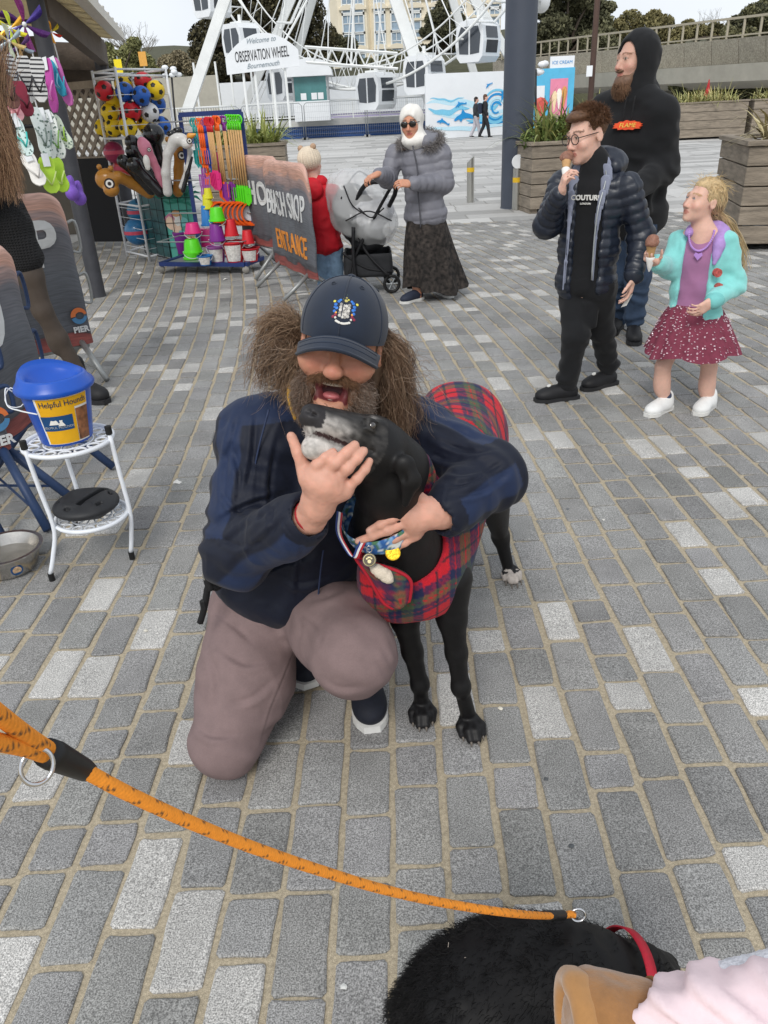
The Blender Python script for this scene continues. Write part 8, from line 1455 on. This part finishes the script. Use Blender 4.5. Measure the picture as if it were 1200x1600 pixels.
 def tfold(v):
  a=wrinkle(.0035,7,(1,1,.5),5)(v)+.0012*np.sin((v@nrm(V(.5,.3,.8)))*95+5*noise3(v,6,2));gk=np.exp(-(np.linalg.norm(v-(kL+V(.05,.06,-.06)),axis=1)/.08)**2);gh=np.exp(-(np.linalg.norm(v-hpL,axis=1)/.12)**2);gr=np.exp(-(np.linalg.norm(v-kR-V(.05,.05,.02),axis=1)/.1)**2);return a+.010*gk*np.sin(v[:,2]*130+6*noise3(v,12))+.008*gh*np.sin(v[:,0]*100+v[:,2]*60)+.006*gr*np.sin(v[:,2]*80+v[:,0]*50)
 v,f=solid(tp,.0052);v=soften(v,f,1);v=v+vnormals(v,f)*tfold(v)[:,None]
 v=creases(v,f,[[(462,945),(466,985),(456,1012)],[(520,1090),(562,1102),(606,1084)],[(598,1018),(610,1045),(616,1062)],[(588,1035),(604,1060),(600,1080)],[(606,998),(619,1030),(617,1050)],[(328,932),(380,948),(432,942)],[(335,960),(370,985),(388,1002)],[(482,942),(522,930),(565,902)],[(470,962),(498,985),(492,1012)],[(318,1010),(336,1060),(330,1112)],[(360,1102),(396,1092),(432,1062)],[(298,1132),(330,1152),(372,1150)],[(345,1020),(385,1040),(430,1030)],[(500,1060),(530,1078),(575,1075)],[(400,960),(430,985),(452,985)]],6.,.0045)
 v=creases(v,f,[[(464,1005),(441,1062),(421,1112),(404,1172)],[(322,945),(338,962),(362,958)],[(560,905),(585,930),(598,960)]],2.,.0024)
 mesh_obj('trousers',v,f,m_tr,t,True)
 m_nsh=mat('navy_knit_shoe',s('#1a1d28'),rough=.75,var=.2,vs=60,bump=.4,bs=500)
 shoe('shoe',t,V(-.085,1.83,0),V(-.062,1.575,0),.098,m_nsh,m_whsole,.095,res=.005);shoe('shoe',t,V(-.33,1.97,.03),V(-.24,1.76,.01),.1,m_nsh,m_whsole,.09,res=.006)
 bl=thing('belt_lead',at(328,905,1.62),'black webbing lead with metal ring clipped at the man\'s hip','lead');m_wb=mat('black_webbing',s('#141416'),rough=.7,var=.2,vs=80,bump=.5,bs=400)
 mb=MB();mb.tube(spline([at(352,905,1.60),at(338,918,1.575),at(326,915,1.57),at(322,935,1.57),at(318,955,1.57),at(313,972,1.575)],20),.009,6);mb.build('strap',m_wb,bl,True);mb=MB();mb.tube(spline([at(345,895,1.6),at(332,900,1.57),at(324,905,1.57),at(330,922,1.565)],14),.010,6);mb.build('strap',m_wb,bl,True)
 mb=MB();c=at(325,900,1.565);mb.tube([c+V(.012*math.cos(a),0,.014*math.sin(a))for a in np.linspace(0,6.283,17)[:-1]],.0025,6,close=True);mb.build('ring',m_ss,bl,True)
 mb=MB();c=at(318,945,1.565);mb.box(c,(.016,.012,.03),None,.004);mb.build('buckle',m_wb,bl)
hero()
BLK=np.array(s('#121112'));
def tartan(u,v,P=.14):
 RE,NY,GN,DK=[np.array(s(q))for q in('#c01828','#1b2246','#44543a','#23202c')]
 def band(x):
  x=np.mod(x/P,1.);c=np.tile(RE,(len(x),1));c[x>.44]=NY;c[(x>.64)&(x<.84)]=GN;c[(x>.2)&(x<.245)]=DK;c[(x>.53)&(x<.55)]=RE*.8;c[(x>.73)&(x<.75)]=RE*.7;return c
 a,b=band(u),band(v);ra,rb=(a[:,:1]>.2),(b[:,:1]>.2);w_=(np.mod((u+v)*420,1)>.5)[:,None];tw=np.where(w_,a,b);mixd=np.where(ra&~rb,.16*a+.84*b,np.where(rb&~ra,.84*a+.16*b,.5*(a+b)));return .2*tw+.8*mixd
def greyhound():
 t=thing('dog',G(640,1010),'black greyhound with grey muzzle in a tartan coat hugged by the man','dog')
 O,N=at(628,715,1.495),at(481,647,1.375);f_=nrm(N-O);up=nrm(V(.42,.7,.68));hR=frame(f_,up);c0=(O+N)/2;L_=np.linalg.norm(N-O);k_=L_/.262;D=lambda x,y,z:c0+hR@(np.array([x,y,z])*k_)
 E=lambda p,r,k=.014,sg=1:el(D(*p),np.array(r)*k_,hR,k*k_,sg)
 side=1 if(hR[:,0]@V(0,-1,0))>0 else-1
 pr=[E((0,-.07,.006),(.052,.072,.05),.03),rc(D(0,-.03,.004),D(0,.105,-.004),.049*k_,.031*k_,.03),rc(D(0,-.05,-.038),D(0,.1,-.056),.042*k_,.0235*k_,.016),E((0,.126,.0),(.0235,.019,.022),.008),E((0,.1,-.026),(.023,.022,.012),.010)]
 for sx in(-1,1):pr+=[E((sx*.03,-.012,.03),(.016,.022,.013),.016),E((sx*.046,.012,.02),(.011,.016,.011),.008,-1),E((sx*.0405,.010,.018),(.012,.0145,.0115),.003),E((sx*.043,.010,.0285),(.010,.017,.0048),.004),E((sx*.0435,.012,.0085),(.009,.015,.0044),.004),E((sx*.036,-.06,-.018),(.026,.045,.033),.02),E((sx*.022,.06,-.012),(.012,.045,.014),.015)]
 for sx in(-1,1):pr+=[E((sx*.012,.1425,.002),(.0062,.008,.0056),.003,-1),E((sx*.0195,.132,-.002),(.0045,.009,.0032),.003,-1),rc(D(sx*.041,-.01,-.027),D(sx*.034,.05,-.033),.0045,.0045,.004)[:4]+(-1,),rc(D(sx*.034,.05,-.033),D(sx*.021,.114,-.036),.0048,.0042,.004)[:4]+(-1,)]
 nb1,nb2,nb3=at(607,752,1.485),at(612,815,1.535),at(642,885,1.60)
 pr+=[rc(O+V(0,0,-.02),nb1,.058,.068,.03),rc(nb1,nb2,.07,.078,.03),rc(nb2,nb3,.08,.1,.04)]
 wi,ru=at(690,760,1.74),at(718,634,2.22);tc_=at(656,868,1.67)
 pr+=[el(tc_,(.08,.13,.165),None,.06),rc(wi+V(0,0,-.06),(wi+ru)/2+V(0,0,-.06),.09,.095,.06),rc((wi+ru)/2+V(0,0,-.05),ru+V(0,0,-.1),.09,.1,.06),rc((tc_+ru)/2+V(0,0,.02),tc_,.085,.105,.06),el(ru+V(.03,.02,-.14),(.09,.12,.15),None,.05)]
 def fore(sh,el_,wr,paw,k):
  d=V(.12,-1,0)if k else V(-.05,-1,0);d=nrm(d);b=V(paw[0],paw[1],0)
  out=chain([sh,el_,el_+(wr-el_)*.5,wr],[.058,.036,.026,.022],.02)+[el(el_+V(0,.03,.0),(.022,.028,.03)),el(wr+V(0,-.004,-.002),(.023,.025,.026)),rc(wr,b+V(0,.012,.035),.0195,.021,.012),rc(wr+V(0,.022,-.01),wr+V(0,.028,-.025),.009,.006,.008)]
  for i,(x,y)in enumerate(((-.026,-.002),(-.009,-.022),(.010,-.022),(.027,-.002))):
   p=b+d*(-y+.012)+V(x,0,0);out+=chain([b+V(x*.5,.01,.032),p+V(0,0,.026),p+d*.018+V(0,0,.013)],[.014,.0135,.011],.006)
  return out
 f1=fore(at(628,905,1.64),at(632,965,1.63),at(656,1068,1.635),G(660,1118),0);f2=fore(at(702,905,1.585),at(706,965,1.575),at(720,1072,1.565),G(733,1140),1);pr+=f1+f2
 pw=G(799,905);pw=V(pw[0],pw[1],0);st,hk=at(768,765,2.12),at(782,838,2.32)
 def hind(hip,st,hk,pw):
  out=chain([hip,st,hk,pw+V(-.01,.02,.04)],[.085,.06,.026,.02],.03)+[el(hk+V(0,.012,.01),(.02,.026,.024))]
  for x,y in((-.024,.0),(-.008,-.018),(.009,-.018),(.024,.0)):p=pw+V(x,y,0);out+=chain([pw+V(x*.5,.02,.03),p+V(0,0,.024),p+V(0,-.016,.012)],[.014,.0125,.0105],.006)
  return out
 pr+=hind(ru+V(.06,.03,-.12),st,hk,pw)+hind(ru+V(-.04,.06,-.14),at(690,790,2.12),V(.26,2.42,.17),V(.25,2.36,0))
 for(a,b,c_,d_)in((at(612,722,1.43),at(632,727,1.40),at(642,752,1.392),at(633,786,1.40)),):
  pr+=[rc(a,b,.018,.02,.012,(V(0,1,0),.7)),rc(b,c_,.02,.021,.012,(V(0,1,0),.6)),rc(c_,d_,.019,.009,.012,(V(0,1,0),.55)),cut(el(at(630,748,1.378),(.010,.012,.018),None,.006))]
 pr+=chain([D(-side*.045,-.11,.02),D(-side*.06,-.145,.0),D(-side*.06,-.165,-.04)],[.02,.018,.01],.01)
 tl=[ru+V(.02,.12,-.1),ru+V(.05,.16,-.3),ru+V(.06,.12,-.5)];pr+=chain(tl,[.03,.018,.01],.02)
 def col(v):
  q=((v-c0)@hR)/k_;c=np.tile(BLK,(len(v),1));n1=noise3(q*np.array([1,.35,1]),190,1);n2=noise3(q,60,2);hd=(np.abs(q)<.17).all(1)
  g=np.clip((q[:,1]-.02)/.05,0,1)*np.clip((.016-q[:,2])/.02,0,1);g=np.clip(g*(.75+.5*n1+.3*n2),0,1)*hd;jaw=np.clip((q[:,1]+.0)/.05,0,1)*np.clip((-.036-q[:,2])/.008,0,1)*hd;g=np.maximum(g*.7,np.clip(jaw*(.9+.4*n1),0,1)*.95);g=np.maximum(g,.28*hd*np.exp(-((np.abs(q[:,0])-.036)**2+(q[:,1]-.0)**2+(q[:,2]-.034)**2)/.012**2)*(1+n1));g=np.maximum(g,.035*hd*(q[:,1]>-.03)*(1+n1));g*=1-np.clip((q[:,1]-.112)/.004,0,1)*(q[:,2]>-.02)
  c=c*(1-g[:,None])+np.array(s('#c9c3bd'))*g[:,None];mo=hd&(np.abs(q[:,2]+.0325)<.0038)&(q[:,1]>-.0)&(q[:,1]<.118);c[mo]=np.array(s('#3a2a2a'))
  nz=hd&(q[:,1]>.112)&(q[:,2]>-.024);c[nz]=np.array(s('#2a282a'));ey=hd&(np.abs(q[:,0])>.034)&(((q[:,1]-.010)/.0095)**2+((q[:,2]-.018)/.0075)**2<1);c[ey]=np.array(s('#1c1512'))
  pwm=(v[:,2]<.05)&(v[:,1]>2.1);c[pwm&(v[:,2]<.035+.012*noise3(v,80))&(v[:,1]<pw[1]+.005)&(v[:,0]>.3)]=np.array(s('#b5aca4'));toe=(v[:,2]<.022)&(v[:,1]<2);c[toe]=BLK*1.6;return c*(1+.18*noise3(v,140,4)[:,None])
 solid_obj('body',pr,.0036,mat('sleek_fur',attr=True,rough=.5,var=.12,vs=220,bump=.2,bs=500,spec=.3),t,col=col)
 ec=D(side*.0432,.010,.018);solid_obj('eye',[el(ec+hR[:,0]*side*.0012,.0098*k_)],.0016,mat('dog_eye',s('#241a14'),rough=.04,var=0,spec=1.,coat=1.),t)
 ro,nn=cap_points(D(0,.085,-.03),hR,k_,(.024,.04,.02),170,lambda d:(d[:,2]<.3),3);strand_hair('muzzle_whiskers',t,ro,nn+hR[:,1]*.6+RNG.normal(0,.2,nn.shape),.007,m_hair,s('#a8a09a'),4,.0004,.001,3,.1,6,.15)
 for(b,d)in((G(660,1118),V(-.05,-1,0)),(G(733,1140),V(.12,-1,0)),(pw,V(0,-1,0))):
  for x,y in((-.026,.0),(-.009,.02),(.010,.02),(.027,.0)):
   p=V(b[0]+x,b[1],.012)+nrm(d)*(.034+y);mb=MB();mb.tube([p,p+nrm(d)*.008+V(0,0,.001),p+nrm(d)*.015-V(0,0,.007)],[.0042,.0036,.0012],6);mb.build('claw',mat('claw',s('#6a625a'),rough=.4),t,True)
 ct=thing('dog_coat',at(668,900,1.56),'red, navy and green tartan dog coat with red edging on the greyhound','dog coat')
 cb=[el(tc_+V(.005,-.0,.0),(.104,.155,.19),None,.05),rc(wi+V(0,0,-.055),(wi+ru)/2+V(0,0,-.055),.112,.118,.06),rc((wi+ru)/2+V(0,0,-.045),ru+V(0,.02,-.07),.12,.135,.06),rc((tc_+ru)/2+V(0,0,.02),tc_,.105,.128,.06),el(ru+V(.03,.04,-.13),(.125,.15,.14),None,.05),rc(nb2+(nb3-nb2)*.65,nb3,.095,.118,.04),el(at(618,905,1.575),(.09,.065,.12),None,.04),el(at(684,762,1.66),(.085,.07,.075),None,.04)]
 hem=.385;ax=nrm(nb3-nb2);cuts=[half(V(0,0,hem),V(.12,0,-1),.006),half(V(0,1.9,.46),V(0,.3,-1.0),.006),cut(rc(nb2-ax*.12,nb2+ax*.085,.107,.1,.008)),cut(el(at(596,862,1.49),(.062,.1,.05),None,.008))]
 v,f=solid(cb+cuts,.0046);v=soften(v,f,1);v=v+vnormals(v,f)*wrinkle(.0045,12,(1,1,.8),3)(v)[:,None];ba=nrm(ru-wi);u=v@nrm(V(.18,.95,-.05));ang=v[:,2]*1.0+.35*np.abs(v[:,0]-np.interp(v[:,1],[1.6,2.3],[wi[0],ru[0]]))*1.0
 bk=v[:,1]>1.84;yy=np.where(v[:,1]<1.66,v[:,0]*.95+.05,u*.95-1.35);yy=np.where(bk,v[:,0]*.95-.03,yy);ang=np.where(bk,v[:,1]*.95-.9*v[:,2]*(v[:,1]>2.2)+.05,ang);c=tartan(yy+.012,ang+.02)
 def edge(v):e1=np.abs((v-V(0,0,hem))@nrm(V(.12,0,-1)));e2=np.abs((v-V(0,1.9,.46))@nrm(V(0,.3,-1.)));p=nb2+ax*.0;tt=np.clip((v-(nb2-ax*.12))@ax/.205,0,1);e3=np.abs(np.linalg.norm(v-(nb2-ax*.12+tt[:,None]*ax*.205),axis=1)-(.107-.007*tt));q=(v-at(596,862,1.49))/np.array([.062,.1,.05]);k0=np.linalg.norm(q,axis=1);e4=np.abs(k0-1)*.055;return np.minimum(np.minimum(e1,e2),np.minimum(e3,e4))
 ed=edge(v)<.0075;c[ed]=np.array(s('#a8182a'));seam=np.abs(u-1.93+.03*np.sin(v[:,2]*20))<.006;c[seam&(v[:,2]>.55)]=np.array(s('#b01828'))
 mesh_obj('tartan_shell',v,f,mat('tartan_fleece',attr=True,rough=.95,var=.14,vs=160,sheen=.06,bump=.5,bs=600,var2=(.12,500)),ct,True,col=c)
 nF=16;B0=[at(x,y_,Y_)for x,y_,Y_ in((553,868,1.475),(575,900,1.462),(597,938,1.455),(612,950,1.452))];B1=[at(x,y_,Y_)for x,y_,Y_ in((585,880,1.46),(622,892,1.448),(642,908,1.445),(640,938,1.448))]
 g0,g1=spline(B0,nF),spline(B1,nF);Pg=np.array([[g0[i]+(g1[i]-g0[i])*w_+V(0,-.018*math.sin(math.pi*w_),0)for w_ in np.linspace(0,1,12)]for i in range(nF)]);v2=np.concatenate([Pg.reshape(-1,3),Pg.reshape(-1,3)+V(0,.012,0)]);mb=MB();mb.grid(Pg);mb.grid(Pg+V(0,.012,0));b_=12;bd=[i*b_ for i in range(nF)]+[(nF-1)*b_+j for j in range(1,b_)]+[i*b_+b_-1 for i in range(nF-2,-1,-1)]+[j for j in range(b_-2,0,-1)];n_=nF*b_
 mb.f+=[[bd[i],bd[(i+1)%len(bd)],bd[(i+1)%len(bd)]+n_,bd[i]+n_]for i in range(len(bd))];mb.m+=[0]*len(bd);fl=tartan(v2[:,0]*1.1+.075,v2[:,2]*1.1+.02);mb.build('chest_flap',MATS['tartan_fleece'],ct,True,col=fl)
 mb=MB();mb.tube(np.concatenate([g0,g1[::-1]])-V(0,.002,0),.0042,6,close=True);mb.build('flap_edging',mat('red_binding',s('#a8182a'),rough=.8),ct,True)
 solid_obj('fleece_lining',chain(spline([at(580,884,1.447),at(598,896,1.44),at(612,908,1.438)],5),[.005,.011,.012,.011,.006],.01),.004,mat('cream_fleece',s('#d8ccba'),rough=1,var=.15,vs=150,bump=.8,bs=300),ct,disp=wrinkle(.003,80))
 solid_obj('collar_roll',chain(spline([at(628,716,1.60),at(652,730,1.585),at(662,768,1.56),at(660,800,1.55)],7),[.02,.028,.03,.03,.028,.024,.018],.02),.005,MATS['tartan_fleece'],ct,col=lambda v:tartan(v[:,0]+.06,v[:,2]+.03),disp=wrinkle(.003,30))
 cl=thing('dog_collar',at(590,815,1.47),'wide blue floral collar with silver buckle on the greyhound','collar');axc=nrm(at(622,850,1.57)-at(575,755,1.50));cc=at(598,806,1.525);e1=nrm(np.cross(axc,V(0,0,1)));e2=np.cross(axc,e1)
 th=np.linspace(0,2*math.pi,97)[:-1];R0=.0915;Pc=np.array([[cc+axc*w_+(e1*np.cos(a)+e2*np.sin(a))*(R0+(.003 if abs(w_)<.02 else 0))for a in th]for w_ in np.linspace(-.023,.023,9)]);mb=MB();n=96;mb.add(Pc.reshape(-1,3),[(i*n+q,i*n+(q+1)%n,(i+1)*n+(q+1)%n,(i+1)*n+q)for i in range(8)for q in range(n)]);vv=mb.verts();f1_,f2_=noise3(vv,95,5),noise3(vv,120,6);c=np.tile(np.array(s('#2f62a4')),(len(vv),1));c[f1_>.18]=np.array(s('#7fa8d2'));c[f2_>.35]=np.array(s('#4f7a5a'));c[f1_<-.42]=np.array(s('#dfe4e2'));mb.build('band',mat('floral_webbing',attr=True,rough=.6,var=.1,vs=200),cl,True,col=c)
 m_slv=mat('silver_buckle',s('#c9c9cc'),rough=.25,var=.05,metal=.9);mb=MB();bc=at(625,770,1.435);Rb=frame(axc,V(0,-1,0));P=[bc+Rb[:,0]*a*.013+axc*b*.019 for a,b in((-1,-1),(1,-1),(1,1),(-1,1))];mb.tube(P,.003,6,close=True);mb.build('buckle',m_slv,cl)
 th=np.linspace(0,6.283,17)[:-1]
 mb=MB();r_=at(577,858,1.432);mb.tube([r_+V(.006*math.cos(a),0,.008*math.sin(a))for a in th],.0014,5,close=True);mb.build('split_ring',m_slv,cl,True)
 tg=thing('dog_tag',at(577,885,1.43),'dark round paw print tag hanging from the collar','tag');p=at(577,875,1.428);dn=nrm(_C-p);mb=MB();mb.cyl(p,p-dn*.003,.015,n=24);mb.build('disc',mat('dark_metal',s('#4a4640'),rough=.35,metal=.8,var=.1),tg);mb=MB();e1,e2=nrm(np.cross(dn,V(0,0,1))),nrm(np.cross(np.cross(dn,V(0,0,1)),dn));mb.tube([p+dn*.001+e1*.0125*math.cos(a)+e2*.0125*math.sin(a)for a in th],.0012,5,close=True)
 for x,z,r in((0,-.003,.0042),(-.005,.003,.002),(-.0017,.0055,.002),(.0017,.0055,.002),(.005,.003,.002)):mb.cyl(p+dn*.0+e1*x+e2*z,p+dn*.0012+e1*x+e2*z,r,n=10)
 mb.build('paw_relief',mat('brass_relief',s('#c0b48a'),rough=.4,metal=.6),tg)
 tg=thing('gold_medal',at(614,875,1.44),'gold medal disc tucked under the man\'s fingers','medal');p=at(614,864,1.436);dn=nrm(_C-p+V(.1,0,.1));mb=MB();mb.cyl(p,p-dn*.003,.0165,n=26);mb.build('disc',mat('gold',s('#d8b02c'),rough=.35,metal=.7,var=.25,vs=120,bump=.5,bs=260),tg);mb=MB();e1=nrm(np.cross(dn,V(0,0,1)));e2=np.cross(e1,dn);mb.tube([p+e1*.0155*math.cos(a)+e2*.0155*math.sin(a)+dn*.0005 for a in th],.0013,5,close=True);mb.build('rim',mat('gold',s('#d8b02c')),tg,True)
 rb=thing('medal_ribbon',at(548,860,1.45),'red, white and blue ribbon hanging below the collar','ribbon');P=spline([at(531,800,1.475),at(529,830,1.458),at(538,852,1.45),at(553,872,1.44),at(561,858,1.435),at(567,846,1.437)],26)
 for i,(o_,hx)in enumerate(((-.0042,'#2a3f80'),(0,'#e2e2e4'),(.0042,'#b02a34'))):
  q=P+V(o_,0,-o_*.5);mb=MB();mb.grid(np.stack([q-V(.0021,0,-.001),q+V(.0021,0,-.001)],1));mb.build('stripe',mat('ribbon_'+hx[1:],s(hx),rough=.5),rb,True)
greyhound()
# ================================================================ foreground: black dog, orange lead, small booted leg
def black_dog():
 t=thing('dog',G(820,1590),'shaggy black dog at the bottom edge wearing a red collar','dog')
 P=lambda x,y_,z:G(x,y_,z)
 b0,b1,b2=P(730,1598,.27),P(800,1550,.28),P(885,1538,.28);nk=P(948,1534,.275);hd=P(1005,1542,.25);mz=P(1068,1560,.2)
 pr=[el(b0,(.09,.1,.1),None,.05),rc(b0,b1,.095,.098,.05),rc(b1,b2,.098,.09,.05),rc(b2,nk,.088,.058,.04),rc(nk,hd,.056,.052,.03),rc(hd,mz,.045,.026,.03),rc(P(1000,1510,.27),P(1042,1508,.22),.028,.02,.02)]
 for(p,fx,fy)in((b0,-.06,.05),(b0,-.03,-.07),(b2,.0,.06),(b2,.02,-.06)):
  q=p+V(fx,fy,-.06);pr+=chain([q,q+V(.01,.01,-.1),V(q[0]+.0,q[1]-.005,.03)],[.055,.035,.024],.03)+[el(V(q[0]+.005,q[1]-.015,.018),(.026,.034,.018))]
 pr+=chain([b0+V(-.06,-.04,.0),b0+V(-.09,-.1,-.04),b0+V(-.08,-.15,-.1)],[.03,.024,.015],.02)
 m_f=mat('black_coat',attr=True,rough=.55,var=.2,vs=120,spec=.22);v,f=solid(pr,.008);v=soften(v,f,1);n=vnormals(v,f);v=v+n*wrinkle(.005,26,(1,1,1),2)(v)[:,None];c=np.tile(s('#0d0c0d'),(len(v),1));tan_=np.linalg.norm(v-P(640,1560,.27),axis=1)<.018;c[tan_]=s('#8a6038');mesh_obj('body',v,f,m_f,t,True,col=c)
 rg=np.random.default_rng(4);k_=27000;idx=rg.integers(len(v),size=k_);ax=nrm(b2-b0)
 d=n[idx]*.26-ax*.9+rg.normal(0,.28,(k_,3))+np.stack([noise3(v[idx],22,i)for i in range(3)],1)*.55
 o=strand_hair('fur',t,v[idx]-n[idx]*.002,d,.025,m_f,s('#161516'),5,.0006,.003,4,.3,5,.6);o['kind']='stuff'
 wh=[(P(700+40*i,1480+11*i,.38),V(random.uniform(-1,1),random.uniform(-.5,.5),.1))for i in range(4)]
 for p,d in wh:mb=MB();mb.tube(spline([p,p+d*.012,p+d*.022+V(0,0,.004)],6),.0005,4);mb.build('stray_hair',mat('pale_hair',s('#a59a90'),rough=.6),t,True)
 cl=thing('dog_collar',nk,'red webbing collar on the shaggy black dog','collar');c0=nk+(hd-nk)*.42;ax=nrm(hd-nk);e1=nrm(np.cross(ax,V(0,0,1)));e2=np.cross(e1,ax);th=np.linspace(0,6.283,49)[:-1];mb=MB();n_=48
 Pc=np.array([[c0+ax*w_+(e1*np.cos(a)+e2*np.sin(a))*R0 for a in th]for w_,R0 in((-.009,.079),(-.009,.0815),(.009,.0805),(.009,.078))]);mb.add(Pc.reshape(-1,3),[(i*n_+q,i*n_+(q+1)%n_,(i+1)*n_+(q+1)%n_,(i+1)*n_+q)for i in range(3)for q in range(n_)]);mb.build('band',mat('red_webbing',s('#b0182e'),rough=.6,var=.15,vs=150,bump=.5,bs=600),cl,True)
 return P
PD=black_dog()
def lead():
 t=thing('orange_lead',G(900,1428,.0),'orange rope dog lead with black sleeve running to the black dog','lead')
 def ap(x,y_,d):return _C+ray(x,y_)*d
 end=G(893,1428,.395);dz=(end-_C)@_f
 PX=[(118,1196,.47),(200,1240,.50),(300,1286,.55),(400,1326,.61),(500,1360,.68),(600,1390,.76),(700,1412,.85),(800,1427,.95),(860,1431,dz-.05),(893,1429,dz)]
 def rope(path,name,r=.0048,n=14):
  L_=np.sum(np.linalg.norm(np.diff(path,axis=0),axis=1));P=spline(path,max(30,int(L_/.0016)));mb=MB();mb.tube(P,r,n);v=mb.verts();k_=len(P);si=np.concatenate([[0],np.cumsum(np.linalg.norm(np.diff(P,axis=0),axis=1))]);S_=np.repeat(si,n);A_=np.tile(np.arange(n),k_)
  c=np.tile(np.array(s('#ea9230')),(len(v),1));c*=(1+.10*np.sin(S_*2200+A_*1.8))[:,None];ph=np.mod(S_/.026+.12*A_,1.);fl=(ph<.26)&(np.mod(A_+np.floor(S_/.003),2)==0)&(A_%7<5);c[fl]=np.array(s('#5a4632'));mb.build(name,mat('braided_rope',attr=True,rough=.7,var=.12,vs=300,bump=.6,bs=700,spec=.3),t,True,col=c)
 rope([ap(*p)for p in PX],'rope')
 rope([ap(-40,1085,.36),ap(0,1118,.385),ap(50,1155,.42),ap(100,1187,.455)],'rope');rope([ap(-40,1152,.375),ap(0,1160,.395),ap(50,1172,.425),ap(95,1190,.452)],'rope')
 mb=MB();mb.tube([ap(72,1175,.437),ap(85,1181,.444),ap(132,1203,.478),ap(138,1206,.482)],[.0082,.0088,.0068,.006],14);mb.build('sleeve',mat('black_sleeve',s('#151516'),rough=.45,var=.1),t,True)
 c=ap(58,1198,.425);th=np.linspace(0,6.283,33)[:-1];e1=nrm(_xc*.7+_f*.5);mb=MB();mb.tube([c+e1*.0085*math.cos(a)-_yc*.0098*math.sin(a)*-1 for a in th],.0013,8,close=True);mb.build('ring',mat('chrome',s('#c8c8ca'),rough=.12,metal=1.,var=.05),t,True)
 mb=MB();q=[ap(850,1431,dz-.06),ap(880,1430,dz-.012)];mb.tube(q,.0072,12);mb.build('sleeve',MATS['black_sleeve'],t,True)
 mb=MB();c=ap(903,1430,dz+.005);mb.tube([c+V(.011*math.cos(a),.004*math.sin(a),.009*math.sin(a))for a in th],.002,8,close=True);mb.build('swivel_ring',MATS['chrome'],t,True)
 rope([ap(880,1432,dz-.01),ap(890,1428,dz),ap(898,1430,dz+.002)],'rope')
lead()
def small_leg():
 ap=lambda x,y_,d:_C+ray(x,y_)*d
 t=thing('person',ap(1100,1620,.62)*V(1,1,0),'small leg in a pale pink dress and tan suede boot at the bottom right corner','person')
 toe,ank,kn=ap(945,1622,.70),ap(1030,1632,.70),ap(1260,1610,.66)
 pr=chain([toe,ank,kn],[.03,.032,.05],.02);solid_obj('body',pr,.006,m_skin,t,col=SKP)
 m_su=mat('tan_suede',s('#94683c'),rough=.95,var=.18,vs=60,sheen=.5,bump=.4,bs=500);ax=nrm(ank-toe);
 bt=[rc(ap(930,1608,.70),ap(1045,1622,.70),.05,.043,.02),half(ap(899,1560,.70),-ax,.012)]
 solid_obj('boot',bt,.004,m_su,t,disp=wrinkle(.0015,50));
 solid_obj('boot_rim',[rc(ap(898,1610,.70)+_yc*.042*math.cos(a)+_f*.045*math.sin(a),ap(908,1611,.70)+_yc*.043*math.cos(a)+_f*.046*math.sin(a),.009,.008,.01)for a in np.linspace(0,6.283,22)],.0035,mat('tan_sole',s('#a87a48'),rough=.9,var=.12,vs=60,sheen=.4),t)
 mb=MB();mb.tube([ap(1030,1620,.70)+_yc*.046*math.cos(a)+_f*.046*math.sin(a)for a in np.linspace(0,6.283,41)[:-1]],.0022,6,close=True);mb.build('boot_seam',mat('tan_dark',s('#8a6038'),rough=.9),t,True)
 m_pk=mat('pale_pink_cotton',s('#e6d0d4'),rough=.9,var=.06,vs=30);m_lc=mat('white_crochet',s('#dcdce2'),rough=.9,var=.25,vs=260,bump=1.,bs=260)
 dr=[rc(ap(1045,1625,.69),ap(1130,1615,.67),.044,.046,.03),rc(ap(1130,1615,.67),ap(1290,1610,.64),.046,.055,.03),rc(ap(1000,1578,.67),ap(1120,1562,.65),.007,.012,.02)]
 solid_obj('dress',dr,.005,m_pk,t,disp=lambda v:.0045*np.sin((v@nrm(_yc+.35*_xc))*230+2.2*noise3(v,9))+.0018*np.sin((v@nrm(_yc+.7*_xc))*480+3*noise3(v,14,3)))
 solid_obj('crochet_blanket',[rc(ap(1090,1552,.69),ap(1300,1535,.67),.014,.026,.02),rc(ap(1150,1535,.70),ap(1320,1515,.68),.012,.02,.02)],.005,m_lc,t,disp=lambda v:.004*np.sin(v@nrm(_xc)*60+3*noise3(v,14))+.0012*np.sin((v@_xc)*700)*np.sin((v@_yc)*700))
small_leg()
